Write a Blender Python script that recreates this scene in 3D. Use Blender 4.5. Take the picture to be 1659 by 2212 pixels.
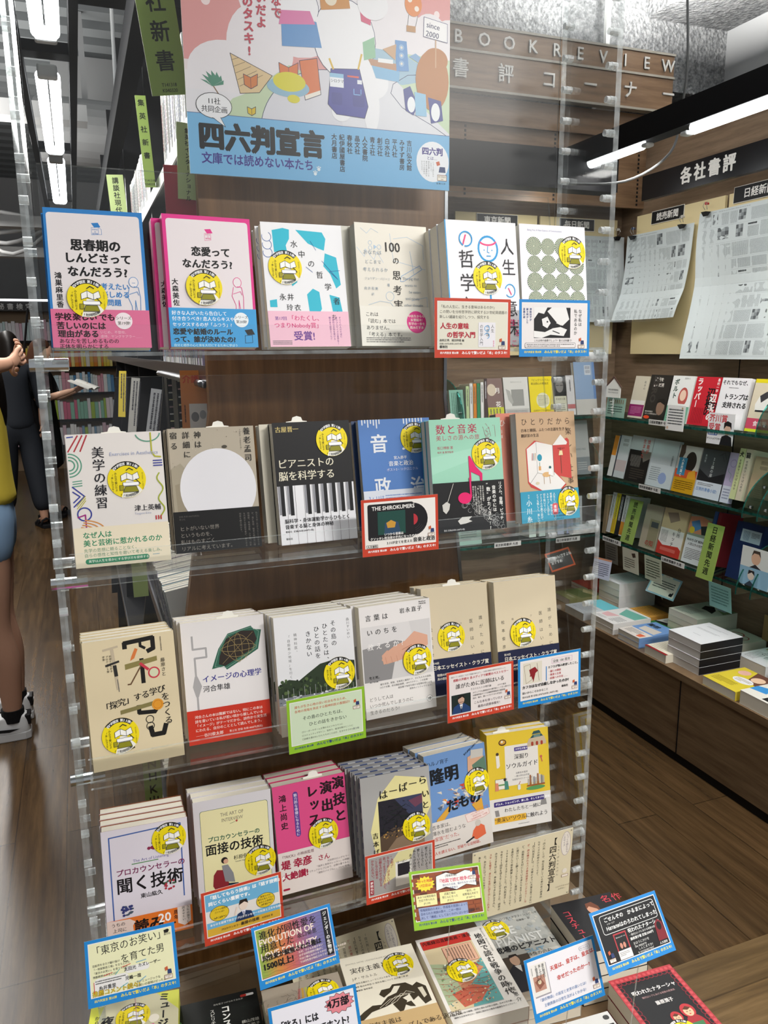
import bpy, bmesh, math, random
from mathutils import Matrix, Vector
random.seed(7)
SC = bpy.context.scene
for o in list(bpy.data.objects): bpy.data.objects.remove(o)
COL = SC.collection
R = math.radians
TZ = .36                                   # top of the low table
ROWZ = [1.5066, 1.2062, .9057, .5988]      # underside of each tier's front lip
# ------------------------------------------------------------------ camera, world, lights, exposure
# world: X along the display stand, Y into the shop, Z up; the camera stands over the origin
CAM = bpy.data.cameras.new('camera'); CAMO = bpy.data.objects.new('camera', CAM); COL.objects.link(CAMO)
YAW, PITCH, ROLL, FPX, CZ = .3650, .2047, -.0099, 1700., 1.52
_f = Vector((math.sin(YAW)*math.cos(PITCH), math.cos(YAW)*math.cos(PITCH), -math.sin(PITCH)))
_r = Vector((math.cos(YAW), -math.sin(YAW), 0)); _u = _r.cross(_f)
_r2 = math.cos(ROLL)*_r + math.sin(ROLL)*_u; _u2 = -math.sin(ROLL)*_r + math.cos(ROLL)*_u
CAMO.matrix_world = Matrix(((_r2.x, _u2.x, -_f.x, 0), (_r2.y, _u2.y, -_f.y, 0), (_r2.z, _u2.z, -_f.z, CZ), (0, 0, 0, 1)))
CAM.sensor_fit = 'VERTICAL'; CAM.sensor_height = 36; CAM.lens = 36*FPX/2212; CAM.clip_start = .02
SC.camera = CAMO
W = bpy.data.worlds.new('world'); SC.world = W; W.use_nodes = True
W.node_tree.nodes['Background'].inputs[0].default_value = (.93, .96, 1, 1)
W.node_tree.nodes['Background'].inputs[1].default_value = .5
SC.view_settings.view_transform = 'Standard'; SC.view_settings.look = 'None'
SC.view_settings.exposure = -0.24; SC.view_settings.gamma = 1
SC.cycles.transparent_max_bounces = 40; SC.cycles.max_bounces = 8
def area(name, loc, size, power, rot=(0, 0, 0), col=(1, .97, .93)):
    l = bpy.data.lights.new(name, 'AREA'); l.shape = 'RECTANGLE'; l.size, l.size_y = size; l.energy = power; l.color = col
    o = bpy.data.objects.new(name, l); o.location = loc; o.rotation_euler = rot; COL.objects.link(o); return o
# two tube rows running into the shop, then three unseen lamps set for brightness
area('tube_and_fill_light', (-.02, 3.2, 2.28), (.12, 3.4), 24)
area('tube_and_fill_light', (1.87, 1.6, 2.15), (.10, 2.8), 20)
area('tube_and_fill_light', (1.7, -1.2, 2.8), (1.2, .3), 150)  # unseen, behind the camera; placed and sized to light the covers evenly
area('tube_and_fill_light', (.95, .85, 2.8), (.6, .10), 12)  # unseen, over the stand; placed to light the low table
area('tube_and_fill_light', (-.9, 5.9, 2.7), (.2, 6.4), 120)  # unseen, without a fixture; lifts the left aisle
# added upward lamps without fixtures, brightening the deck and the sprayed beams
area('fill_uplight', (-.6, 4.5, 2.75), (.3, 8.0), 120, (math.pi, 0, 0))
area('fill_uplight', (2.3, 2.2, 2.85), (.3, 1.6), 330, (math.pi, 0, 0))
# ------------------------------------------------------------------ materials
MATS = {}
def lin(c):
    c = c.lstrip('#')
    if len(c) == 3: c = ''.join(x*2 for x in c)
    v = [int(c[i:i+2], 16)/255 for i in (0, 2, 4)]
    return [x/12.92 if x <= .04045 else ((x+.055)/1.055)**2.4 for x in v]
def M(c, rough=.45, metal=0, spec=.3, emit=0):
    k = (c, rough, metal, spec, emit)
    if k in MATS: return MATS[k]
    m = bpy.data.materials.new('colour_' + c.strip('#')); m.use_nodes = True
    b = m.node_tree.nodes['Principled BSDF']; L = lin(c)
    b.inputs['Base Color'].default_value = (*L, 1); b.inputs['Roughness'].default_value = rough
    b.inputs['Metallic'].default_value = metal; b.inputs['Specular IOR Level'].default_value = spec
    if emit: b.inputs['Emission Color'].default_value = (*L, 1); b.inputs['Emission Strength'].default_value = emit
    MATS[k] = m; return m
def nodes(name):
    m = bpy.data.materials.new(name); m.use_nodes = True; t = m.node_tree
    return m, t, t.nodes['Principled BSDF']
def N(t, kind, **kw):
    n = t.nodes.new(kind)
    for k, v in kw.items():
        if k in n.inputs: n.inputs[k].default_value = v
        else: setattr(n, k, v)
    return n
def ramp(t, src, stops):
    r = N(t, 'ShaderNodeValToRGB'); e = r.color_ramp.elements
    while len(e) < len(stops): e.new(.5)
    for i, (p, c) in enumerate(stops): e[i].position = p; e[i].color = (*lin(c), 1)
    t.links.new(src, r.inputs[0]); return r.outputs[0]
def wood(name, c1, c2, c3, scale, rough=.4, axis=(1, 1, 1), spec=.4, planks=None, rotz=0):
    m, t, b = nodes(name); L = t.links
    co = N(t, 'ShaderNodeTexCoord'); mp = N(t, 'ShaderNodeMapping'); mp.inputs['Scale'].default_value = axis
    mp.inputs['Rotation'].default_value = (0, 0, rotz)
    L.new(co.outputs['Object'], mp.inputs[0]); vec = mp.outputs[0]
    n1 = N(t, 'ShaderNodeTexNoise', Scale=scale, Detail=6, Roughness=.65); L.new(vec, n1.inputs['Vector'])
    c = ramp(t, n1.outputs['Fac'], [(.3, c1), (.5, c2), (.72, c3)])
    if planks:
        mp2 = N(t, 'ShaderNodeMapping'); mp2.inputs['Rotation'].default_value = (0, 0, planks[2]); L.new(co.outputs['Object'], mp2.inputs[0])
        br = N(t, 'ShaderNodeTexBrick', Scale=1.0); br.inputs['Mortar Size'].default_value = .0022; br.inputs['Brick Width'].default_value = planks[0]
        br.inputs['Row Height'].default_value = planks[1]; br.inputs['Bias'].default_value = 0
        br.inputs['Color1'].default_value = (.62, .62, .62, 1); br.inputs['Color2'].default_value = (1.12, 1.1, 1.06, 1); br.inputs['Mortar'].default_value = (.42, .4, .38, 1)
        L.new(mp2.outputs[0], br.inputs['Vector'])
        # each board shifts the grain
        mx = N(t, 'ShaderNodeMix', data_type='RGBA', blend_type='MULTIPLY'); mx.inputs[0].default_value = .85
        L.new(c, mx.inputs[6]); L.new(br.outputs['Color'], mx.inputs[7]); c = mx.outputs[2]
    L.new(c, b.inputs['Base Color']); b.inputs['Roughness'].default_value = rough; b.inputs['Specular IOR Level'].default_value = spec
    return m
WOOD_END = wood('brown_wood_vertical', '#63421f', '#77522c', '#8a6238', 6, .38, (9, 9, .7))
WOOD_SIGN = wood('brown_wood_horizontal', '#5b442f', '#6d543c', '#7c6249', 5, .45, (.8, .8, 9))
WOOD_CASE = wood('case_wood', '#6b5643', '#7f6a55', '#8f7a64', 5, .5, (.8, .8, 10))
WOOD_TABLE = wood('table_wood', '#665039', '#7a6349', '#8b7458', 5, .4, (.8, .8, 10))
FLOOR_Y = wood('floor_boards', '#38291a', '#4e3b25', '#634c31', 4, .27, (9, .6, 1), .4, (1.25, .152, R(90)))
FLOOR_X = wood('floor_boards_cross', '#4e3d29', '#6b5639', '#856c4b', 4, .3, (.6, 9, 1), .4, (1.25, .152, 0))
def acrylic(name, tint, gloss, frost=0, rough=.03):
    m = bpy.data.materials.new(name); m.use_nodes = True; t = m.node_tree; L = t.links; t.nodes.clear()
    out = N(t, 'ShaderNodeOutputMaterial'); tr = N(t, 'ShaderNodeBsdfTransparent'); tr.inputs[0].default_value = tint
    gl = N(t, 'ShaderNodeBsdfGlossy', Roughness=rough); fr = N(t, 'ShaderNodeFresnel', IOR=1.49)
    mul = N(t, 'ShaderNodeMath', operation='MULTIPLY'); mul.inputs[1].default_value = gloss; L.new(fr.outputs[0], mul.inputs[0])
    mix = N(t, 'ShaderNodeMixShader'); L.new(mul.outputs[0], mix.inputs[0]); L.new(tr.outputs[0], mix.inputs[1]); L.new(gl.outputs[0], mix.inputs[2]); s = mix.outputs[0]
    if frost:
        # fine scuffs and dust on the sheet
        no = N(t, 'ShaderNodeTexNoise', Scale=38, Detail=8, Roughness=.75); co = N(t, 'ShaderNodeTexCoord'); L.new(co.outputs['Object'], no.inputs['Vector'])
        rp = N(t, 'ShaderNodeMapRange'); rp.inputs[1].default_value = .62; rp.inputs[2].default_value = .82; rp.inputs[3].default_value = frost*.2; rp.inputs[4].default_value = frost*1.6
        L.new(no.outputs['Fac'], rp.inputs[0])
        df = N(t, 'ShaderNodeBsdfDiffuse'); df.inputs[0].default_value = (.8, .84, .85, 1); m2 = N(t, 'ShaderNodeMixShader')
        L.new(rp.outputs[0], m2.inputs[0]); L.new(s, m2.inputs[1]); L.new(df.outputs[0], m2.inputs[2]); s = m2.outputs[0]
    L.new(s, out.inputs[0]); return m
ACR = acrylic('clear_acrylic', (.985, .99, .99, 1), .5, .012)
ACR_PANEL = acrylic('clear_acrylic_panel', (.97, .978, .978, 1), .38, .02)
ACR_SHEET = acrylic('clear_acrylic_sheet', (.965, .972, .972, 1), .3, .02, .3)
def edge_mat(name, base, tr_c, diff):
    m = bpy.data.materials.new(name); m.use_nodes = True; t = m.node_tree; L = t.links; t.nodes.clear()
    out = N(t, 'ShaderNodeOutputMaterial'); tr = N(t, 'ShaderNodeBsdfTransparent'); tr.inputs[0].default_value = tr_c
    gl = N(t, 'ShaderNodeBsdfGlossy', Roughness=.12); gl.inputs[0].default_value = base
    df = N(t, 'ShaderNodeBsdfDiffuse'); df.inputs[0].default_value = base
    co = N(t, 'ShaderNodeTexCoord'); mp = N(t, 'ShaderNodeMapping'); mp.inputs['Scale'].default_value = (1, 1, 1)
    L.new(co.outputs['Object'], mp.inputs[0]); no = N(t, 'ShaderNodeTexNoise', Scale=55, Detail=4); L.new(mp.outputs[0], no.inputs['Vector'])
    rp = N(t, 'ShaderNodeMapRange'); rp.inputs[1].default_value = .38; rp.inputs[2].default_value = .62; rp.inputs[3].default_value = diff*.6; rp.inputs[4].default_value = min(1, diff*1.3); L.new(no.outputs['Fac'], rp.inputs[0])
    m1 = N(t, 'ShaderNodeMixShader'); m1.inputs[0].default_value = .35; L.new(df.outputs[0], m1.inputs[1]); L.new(gl.outputs[0], m1.inputs[2])
    m2 = N(t, 'ShaderNodeMixShader'); L.new(rp.outputs[0], m2.inputs[0]); L.new(tr.outputs[0], m2.inputs[1]); L.new(m1.outputs[0], m2.inputs[2])
    L.new(m2.outputs[0], out.inputs[0]); return m
ACR_EDGE = edge_mat('acrylic_cut_edge', (.86, .9, .9, 1), (.86, .89, .89, 1), .26)
GLASS_EDGE = edge_mat('green_glass_edge', (.03, .16, .13, 1), (.1, .4, .33, 1), .7)
GLASS = acrylic('green_glass', (.72, .87, .83, 1), .8)
PEG = edge_mat('clear_peg', (.93, .95, .95, 1), (.9, .92, .92, 1), .5)
# ------------------------------------------------------------------ object helpers
def link(name, me, parent=None):
    o = bpy.data.objects.new(name, me); COL.objects.link(o)
    if parent: o.parent = parent
    return o
def tag(o, label=None, cat=None, group=None, kind=None):
    if label: o['label'] = label
    if cat: o['category'] = cat
    if group: o['group'] = group
    if kind: o['kind'] = kind
    return o
def empty(name, loc=(0, 0, 0), rot=None):
    o = link(name, None); o.empty_display_size = .05
    if rot is not None: o.matrix_world = Matrix.Translation(loc) @ rot.to_4x4()
    else: o.location = loc
    return o
def copy_tree(o, parent=None):
    c = o.copy(); COL.objects.link(c)
    if parent: c.parent = parent
    for ch in list(o.children): copy_tree(ch, c)
    return c
class MB:
    "collects simple solids into one mesh"
    def __init__(s): s.v = []; s.f = []; s.mi = []; s.m = []
    def mat(s, m):
        if m not in s.m: s.m.append(m)
        return s.m.index(m)
    def add(s, vs, fs, m):
        b = len(s.v); k = s.mat(m); s.v += [tuple(x) for x in vs]
        for f in fs: s.f.append([b+i for i in f]); s.mi.append(k)
    def box(s, x0, x1, y0, y1, z0, z1, m, T=None):
        vs = [Vector((x, y, z)) for x in (x0, x1) for y in (y0, y1) for z in (z0, z1)]
        if T is not None: vs = [T @ v for v in vs]
        fs = [(0, 1, 3, 2), (4, 6, 7, 5), (0, 4, 5, 1), (2, 3, 7, 6), (0, 2, 6, 4), (1, 5, 7, 3)]
        ms = m if isinstance(m, (list, tuple)) else [m]*6     # -x +x -y +y -z +z
        for f, mm in zip(fs, ms): s.add([vs[i] for i in f], [(0, 1, 2, 3)], mm)
        return s
    def slab(s, quad, th, m, me=None):
        "a thin sheet from four corners, thickened along its normal"
        q = [Vector(p) for p in quad]; n = (q[1]-q[0]).cross(q[3]-q[0]).normalized()*th
        vs = q + [p-n for p in q]
        s.add(vs, [(0, 1, 2, 3), (7, 6, 5, 4)], m); s.add(vs, [(0, 4, 5, 1), (1, 5, 6, 2), (2, 6, 7, 3), (3, 7, 4, 0)], me or m); return s
    def tube(s, pts, r, m, n=10, caps=True, r2=None):
        pts = [Vector(p) for p in pts]; rings = []; up = None
        for i, p in enumerate(pts):
            d = (pts[min(i+1, len(pts)-1)]-pts[max(i-1, 0)]).normalized()
            if up is None: up = d.orthogonal().normalized()
            up = (up - d*up.dot(d)).normalized(); w = d.cross(up)
            rr = r if not isinstance(r, (list, tuple)) else r[i]
            rings.append([p + (up*math.cos(a*2*math.pi/n) + w*math.sin(a*2*math.pi/n))*rr for a in range(n)])
        vs = [v for g in rings for v in g]; fs = []
        for i in range(len(pts)-1):
            for a in range(n): fs.append((i*n+a, i*n+(a+1) % n, (i+1)*n+(a+1) % n, (i+1)*n+a))
        if caps: fs.append(tuple(range(n))[::-1]); fs.append(tuple((len(pts)-1)*n+a for a in range(n)))
        s.add(vs, fs, m); return s
    def prism(s, poly, a0, a1, axis, m):
        "poly in the two other axes, extruded along axis"
        def P(u, v, a): return {'x': (a, u, v), 'y': (u, a, v), 'z': (u, v, a)}[axis]
        n = len(poly); vs = [P(u, v, a0) for u, v in poly] + [P(u, v, a1) for u, v in poly]
        s.add(vs, [tuple(range(n)), tuple(range(n, 2*n))[::-1]] + [(i, n+i, n+(i+1) % n, (i+1) % n) for i in range(n)], m); return s
    def mesh(s, name, smooth=False, fix=True):
        me = bpy.data.meshes.new(name); me.from_pydata(s.v, [], s.f)
        for m in s.m: me.materials.append(m)
        me.polygons.foreach_set('material_index', s.mi)
        if fix:
            bm = bmesh.new(); bm.from_mesh(me); bmesh.ops.remove_doubles(bm, verts=bm.verts, dist=1e-6)
            bmesh.ops.recalc_face_normals(bm, faces=bm.faces); bm.to_mesh(me); bm.free()
        if smooth: me.polygons.foreach_set('use_smooth', [True]*len(me.polygons))
        return me
    def build(s, name, parent=None, smooth=False, fix=True, bevel=0):
        o = link(name, s.mesh(name, smooth, fix), parent)
        if bevel:
            b = o.modifiers.new('bevel', 'BEVEL'); b.width = bevel; b.segments = 2; b.limit_method = 'ANGLE'
        return o
# ------------------------------------------------------------------ printed matter: flat ink laid on real sheets
_tc = bpy.data.curves.new('ink', 'FONT'); _tc.resolution_u = 2; _to = bpy.data.objects.new('ink', _tc); _tcache = {}
def glyphs(s, bold):
    "outline of a line of text; weight comes from overprinting it with small shifts"
    if (s, 0) not in _tcache:
        _tc.body = s; me = bpy.data.meshes.new_from_object(_to)
        _tcache[s, 0] = ([(v.co.x, v.co.y, 0) for v in me.vertices], [tuple(p.vertices) for p in me.polygons])
        bpy.data.meshes.remove(me)
    if bold and (s, bold) not in _tcache:
        V, F = _tcache[s, 0]; n = len(V); q = bold*.62
        sh = [(-bold, 0), (bold, 0)] if bold < .02 else [(-q, -q), (q, -q), (-q, q), (q, q)] + ([(-bold, 0), (bold, 0), (0, 0)] if bold > .03 else [])
        _tcache[s, bold] = ([(x+a, y+c, k) for k, (a, c) in enumerate(sh) for x, y, _ in V], [tuple(i+k*n for i in f) for k in range(len(sh)) for f in F])
    return _tcache[s, bold]
class Art:
    "ink on a sheet w x h (mm), x from the left, y down from the top; mesh origin at the bottom centre, facing +z"
    def __init__(s, w, h, paper=None, z=0, rough=.38):
        s.w, s.h, s.n, s.z0, s.rough = w, h, 0, z, max(rough, .5); s.b = MB()
        if paper: s.r(0, 0, w, h, paper)
    def _z(s): s.n += 1; return s.z0 + s.n*.03
    def _c(s, pts, z): return [((x-s.w/2)/1000, (s.h-y)/1000, z/1000) for x, y in pts]
    def poly(s, pts, c):
        z = s._z()
        for ax, lim, sg in ((0, 0, 1), (0, s.w, -1), (1, 0, 1), (1, s.h, -1)):      # trim to the sheet
            if all(sg*(p[ax]-lim) >= 0 for p in pts): continue
            out = []
            for i, p in enumerate(pts):
                q = pts[i-1]; ip, iq = sg*(p[ax]-lim) >= 0, sg*(q[ax]-lim) >= 0
                if ip != iq: t = (lim-q[ax])/(p[ax]-q[ax]); out.append((q[0]+(p[0]-q[0])*t, q[1]+(p[1]-q[1])*t))
                if ip: out.append(p)
            pts = out
            if len(pts) < 3: return s
        a = sum(pts[i][0]*pts[(i+1) % len(pts)][1]-pts[(i+1) % len(pts)][0]*pts[i][1] for i in range(len(pts)))
        if a > 0: pts = pts[::-1]
        s.b.add(s._c(pts, z), [tuple(range(len(pts)))], M(c, s.rough)); return s
    def r(s, x, y, w, h, c): return s.poly([(x, y), (x+w, y), (x+w, y+h), (x, y+h)], c)
    def rr(s, x, y, w, h, rad, c):
        p = []
        for cx, cy, a in ((x+w-rad, y+rad, -90), (x+w-rad, y+h-rad, 0), (x+rad, y+h-rad, 90), (x+rad, y+rad, 180)):
            p += [(cx+rad*math.cos(R(a+t)), cy+rad*math.sin(R(a+t))) for t in (0, 30, 60, 90)]
        return s.poly(p, c)
    def e(s, cx, cy, rx, c, ry=None, n=28):
        ry = ry or rx; return s.poly([(cx+rx*math.cos(i*2*math.pi/n), cy+ry*math.sin(i*2*math.pi/n)) for i in range(n)], c)
    def l(s, pts, w, c, closed=False):
        z = s._z(); m = M(c, s.rough); pts = list(pts) + ([pts[0]] if closed else [])
        for i in range(len(pts)-1):
            (x0, y0), (x1, y1) = pts[i], pts[i+1]; d = math.hypot(x1-x0, y1-y0) or 1; ux, uy = (x1-x0)/d, (y1-y0)/d; nx, ny = -uy*w/2, ux*w/2; e = w*.25
            q = [(x0+nx-ux*e, y0+ny-uy*e), (x1+nx+ux*e, y1+ny+uy*e), (x1-nx+ux*e, y1-ny+uy*e), (x0-nx-ux*e, y0-ny-uy*e)]
            s.b.add(s._c(q, z+i*.0006)[::-1], [(0, 1, 2, 3)], m)
        return s
    def arc(s, cx, cy, rx, w, c, a0=0, a1=360, ry=None, n=24):
        ry = ry or rx; return s.l([(cx+rx*math.cos(R(a0+(a1-a0)*i/n)), cy+ry*math.sin(R(a0+(a1-a0)*i/n))) for i in range(n+1)], w, c)
    def wave(s, x0, y0, x1, y1, amp, cyc, w, c, n=40):
        d = math.hypot(x1-x0, y1-y0); nx, ny = -(y1-y0)/d, (x1-x0)/d
        return s.l([(x0+(x1-x0)*i/n+nx*amp*math.sin(i/n*cyc*6.283), y0+(y1-y0)*i/n+ny*amp*math.sin(i/n*cyc*6.283)) for i in range(n+1)], w, c)
    def t(s, txt, x, y, size, c='#111', b=0, v=False, ls=None, rot=0, al='l', sx=1, lead=1.35, bg=None):
        "text; v = vertical columns running right to left, x = centre of the first column"
        z = s._z(); m = M(c, s.rough); b = {0: 0, 1: .014, 2: .028, 3: .045}.get(b, b)
        ca, sa = math.cos(R(rot)), math.sin(R(rot))
        def put(g, ox, oy):
            vs, fs = g; P = []; K = [q[2] for q in vs]
            for gx, gy, _ in vs:
                px, py = ox+gx*size*sx, oy-gy*size
                dx, dy = px-x, py-y; P.append((x+dx*ca-dy*sa, y+dx*sa+dy*ca))
            s.b.add([(a_, b_, c_+k_*3.5e-6) for (a_, b_, c_), k_ in zip(s._c(P, z), K)], fs, m)
        for k, line in enumerate(txt.split('\n')):
            if v:
                st = (ls or 1.06)*size
                for j, ch in enumerate(line):
                    if ch == ' ': continue
                    if ch in 'ー―…─':
                        vs, fs = glyphs(ch, b); put(([(.5-(gy-.38), .38-(gx-.5), kz) for gx, gy, kz in vs], [f[::1] for f in fs]), x-size*sx/2-k*size*lead, y+j*st+size*.88); continue
                    dx, dy = (.55*size, -.5*size) if ch in '、。' else ((.12*size, -.12*size) if ch in 'っゃゅょッャュョ' else (0, 0))
                    g = glyphs(ch, b); o = 0
                    if ord(ch) < 128: o = (1-max([p[0] for p in g[0]]+[.3]))/2*size*sx
                    put(g, x-size*sx/2-k*size*lead+dx+o, y+j*st+size*.88+dy)
            elif ls:
                for j, ch in enumerate(line): put(glyphs(ch, b), x+j*ls*size, y+size*.88+k*size*lead)
            else:
                g = glyphs(line, b); wd = max([p[0] for p in g[0]]+[0])*size*sx
                put(g, x-{'l': 0, 'c': wd/2, 'r': wd}[al], y+size*.88+k*size*lead)
        return s
    def tc(s, ch, cx, cy, size, c, b=0, rot=0):
        "one character centred on a point and turned"
        o = 0 if ord(ch) > 127 else .22; dx, dy = -(.5-o)*size, -.5*size; ca, sa = math.cos(R(rot)), math.sin(R(rot))
        return s.t(ch, cx+dx*ca-dy*sa, cy+dx*sa+dy*ca, size, c, b, rot=rot)
    def f(s, x, y, w, h, n, c, v=False, fill=.5, seed=1):
        "print too small to read: broken lines of fine strokes"
        rnd = random.Random(seed*97+int(x*7+y)); z = s._z(); m = M(c, s.rough)
        for k in range(n):
            L = h if v else w; p = 0; last = L if k < n-1 else L*rnd.uniform(.45, 1)
            while p < last-.2:
                q = min(last, p+rnd.uniform(.012, .035)*max(L, 20)); th = (w if v else h)/n*fill*rnd.uniform(.7, 1)
                if v: xa = x+w-(k+1)*w/n+(w/n-th)/2; Q = [(xa, y+p), (xa+th, y+p), (xa+th, y+q), (xa, y+q)]
                else: ya = y+k*h/n+(h/n-th)/2; Q = [(x+p, ya), (x+q, ya), (x+q, ya+th), (x+p, ya+th)]
                s.b.add(s._c(Q, z)[::-1], [(0, 1, 2, 3)], m); p = q+rnd.uniform(.15, .5)*.02*max(L, 20)
        return s
    def squeeze(s, top=.85):
        "all the ink of one sheet together stays under a millimetre thick"
        k = min(1, top/max(s.n*.03, 1e-9))
        if k < 1: s.b.v = [(x, y, s.z0/1000+(z-s.z0/1000)*k) for x, y, z in s.b.v]
        return s
    def mesh(s, name): return s.squeeze().b.mesh(name, fix=False)
    def build(s, name, parent=None):
        return link(name, s.mesh(name), parent)
def pose(yaw, tilt, roll=0):
    "sheet frame (x right, y up, z towards the viewer) to world"
    B = Matrix(((1, 0, 0), (0, 0, -1), (0, 1, 0)))
    return Matrix.Rotation(R(yaw), 3, 'Z') @ B @ Matrix.Rotation(R(-tilt), 3, 'X') @ Matrix.Rotation(R(roll), 3, 'Z')
# ------------------------------------------------------------------ the setting
def struct(o, name=None): o['kind'] = 'structure'; return o
def plane(name, x0, x1, y0, y1, z, m, th=.05):
    return struct(MB().box(x0, x1, y0, y1, z-th, z, m).build(name))
plane('floor', -3.6, 3.2, 1.327, 13.2, 0, FLOOR_Y)
plane('floor', -3.6, 3.2, -1.6, 1.327, 0, FLOOR_X)
# ceiling: grey ribbed deck with black support rails, ducts and sprayed grey beams
DECK = M('#8d9193', .6); DARKM = M('#111113', .6, 0, .15)
m = MB(); m.box(-3.6, 4.2, -1.6, 13.2, 4.05, 4.1, DECK)
y = 1.2
while y < 13: m.box(-3.6, 4.2, y, y+.17, 3.93, 4.05, DECK); y += .34
struct(m.build('ceiling'))
struct(MB().box(-3.6, 4.2, 13.0, 13.15, 0, 4.1, M('#d6d7d8', .8)).build('wall_back'))
struct(MB().box(3.1, 3.2, -1.6, 13, 0, 4.1, M('#9a9c9d', .9)).build('wall_right'))
struct(MB().box(-3.6, -3.5, -1.6, 13, 0, 4.1, M('#8d8e8e', .8)).build('wall_left'))
def rockwool():
    m, t, b = nodes('sprayed_rockwool'); L = t.links; co = N(t, 'ShaderNodeTexCoord')
    n1 = N(t, 'ShaderNodeTexNoise', Scale=34, Detail=8, Roughness=.8); L.new(co.outputs['Object'], n1.inputs['Vector'])
    n2 = N(t, 'ShaderNodeTexVoronoi', Scale=60); L.new(co.outputs['Object'], n2.inputs['Vector'])
    L.new(ramp(t, n1.outputs['Fac'], [(.3, '#4e5153'), (.48, '#9a9d9f'), (.7, '#d8d9da')]), b.inputs['Base Color']); b.inputs['Roughness'].default_value = 1
    ad = N(t, 'ShaderNodeMath', operation='ADD'); L.new(n1.outputs['Fac'], ad.inputs[0]); L.new(n2.outputs['Distance'], ad.inputs[1])
    bp = N(t, 'ShaderNodeBump', Strength=1.0, Distance=.04); L.new(ad.outputs[0], bp.inputs['Height']); L.new(bp.outputs[0], b.inputs['Normal']); return m
WOOL = rockwool()
struct(MB().box(1.15, 3.1, 3.35, 5.2, 2.72, 4.0, WOOL).build('ceiling_beam'))
struct(MB().box(2.62, 3.1, -1.6, 3.35, 3.02, 4.0, WOOL).build('ceiling_beam'))
struct(MB().box(1.15, 2.62, 2.2, 3.35, 3.25, 4.0, WOOL).build('ceiling_beam'))
# ceiling track over the left aisle: two black rails, cross bars, pairs of tubes
GLOW = M('#fbfdff', .5, emit=14); GLOW2 = M('#fbfdff', .5, emit=10); SOCK = M('#cfd2d2', .35)
m = MB()
t = empty('light_track', (-.01, 2.0, 2.3)); tag(t, 'black ceiling track frame carrying the left aisle tubes', 'light track')
for x, n_ in ((-.072, 0), (.072, 1)): MB().box(x-.011, x+.011, -.5, 7, .02, .075, DARKM).build('rail', t)
for y in (.62, 1.78, 2.95, 4.1): MB().box(-.061, .061, y-.03, y+.03, .04, .07, DARKM).build('cross_bar', t)
for x in (-.42, .42): MB().box(*((x, -.083) if x < 0 else (.083, x)), .18, .24, .045, .085, DARKM).build('arm', t)
def tube_lamp(x, y0, y1, z, label, pair=True, sp=.026, r=.0165):
    t = empty('fluorescent_lamp', (x, y0, z)); tag(t, label, 'lamp', 'fluorescent tubes'); L = y1-y0
    for dx in ((-sp/2-.006, sp/2+.006) if pair else (0,)): MB().tube([(dx, .03, 0), (dx, L-.03, 0)], r, GLOW, 14).build('tube', t, smooth=False)
    for y in (0, L): MB().box(-.028 if pair else -.017, .028 if pair else .017, y-.016, y+.016, -.016, .022 if pair else -.002, SOCK).build('lamp_holder', t, bevel=.006)
    return t
tube_lamp(-.005, 1.45, 2.42, 2.325, 'pair of glowing tubes nearest overhead in the left aisle track')
tube_lamp(-.01, 2.72, 3.72, 2.325, 'middle pair of glowing tubes in the left aisle track')
tube_lamp(-.01, 3.86, 4.9, 2.325, 'far pair of glowing tubes in the left aisle track, just above the blue-framed book')
# black lighting channel along the right wall unit, with its tubes
t = empty('light_channel', (1.9, 1.2, 2.2)); tag(t, 'black lighting channel running above the right hand bookshelves', 'light track')
m = MB(); m.box(-.035, .035, -1.0, 1.98, .01, .075, DARKM); m.build('housing', t)
m = MB(); m.box(-.05, -.044, -1.0, 1.98, .0, .075, DARKM).box(-.05, .05, -1.0, 1.98, .075, .08, DARKM); m.build('louvre', t)
tube_lamp(1.875, .5, 2.17, 2.190, 'single long tube glowing in the right black channel, nearer one', pair=False, r=.019)
tube_lamp(1.875, 2.36, 3.12, 2.198, 'single tube glowing in the right black channel, seen through the acrylic', pair=False, r=.019)
# overhead clutter seen through the clear panels
PIPE = M('#b9babb', .5); PIPE2 = M('#d5d6d6', .4)
o = MB().tube([(-.1, 6.8, 3.15), (1.6, 6.2, 2.95)], .23, PIPE, 24).box(.2, .24, 6.66, 6.7, 3.1, 3.925, PIPE).box(1.3, 1.34, 6.28, 6.32, 3.0, 3.925, PIPE).build('air_duct', smooth=False); tag(o, 'fat grey round air duct under the ceiling', 'duct')
o = MB().box(.0, 1.0, 7.6, 8.4, 3.3, 3.925, PIPE).build('air_duct'); tag(o, 'boxy grey air duct behind the round one', 'duct')
for i, (x, y) in enumerate(((.28, 4.3), (.36, 4.35), (.5, 5.2))):
    o = MB().tube([(x, y, 2.5), (x+.03, y, 4.0)], .009, PIPE2, 8).build('conduit_pipe'); tag(o, ('thin vertical conduit pipe dropping from the deck, left one', 'thin vertical conduit pipe dropping from the deck, middle one', 'thin vertical conduit pipe dropping from the deck, right one')[i], 'pipe', 'conduit pipes')
for i, (x0, y0, z0, x1, y1, z1) in enumerate(((-1.3, 6, 3.05, .2, 6.1, 3.05), (-1.2, 8.4, 2.7, .6, 8.4, 2.72), (-1.6, 9.5, 2.55, .2, 9.3, 2.6))):
    o = MB().box(0, 1, -.09, .09, -.05, .05, M('#d9dada', .6), Matrix.Translation((x0, y0, z0)) @ Matrix.Diagonal((x1-x0, 1, 1, 1))).build('ceiling_rail'); tag(o, ('pale horizontal ceiling rail, nearest', 'pale horizontal ceiling rail, middle', 'pale horizontal ceiling rail, farthest')[i], 'rail', 'ceiling rails')
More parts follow.
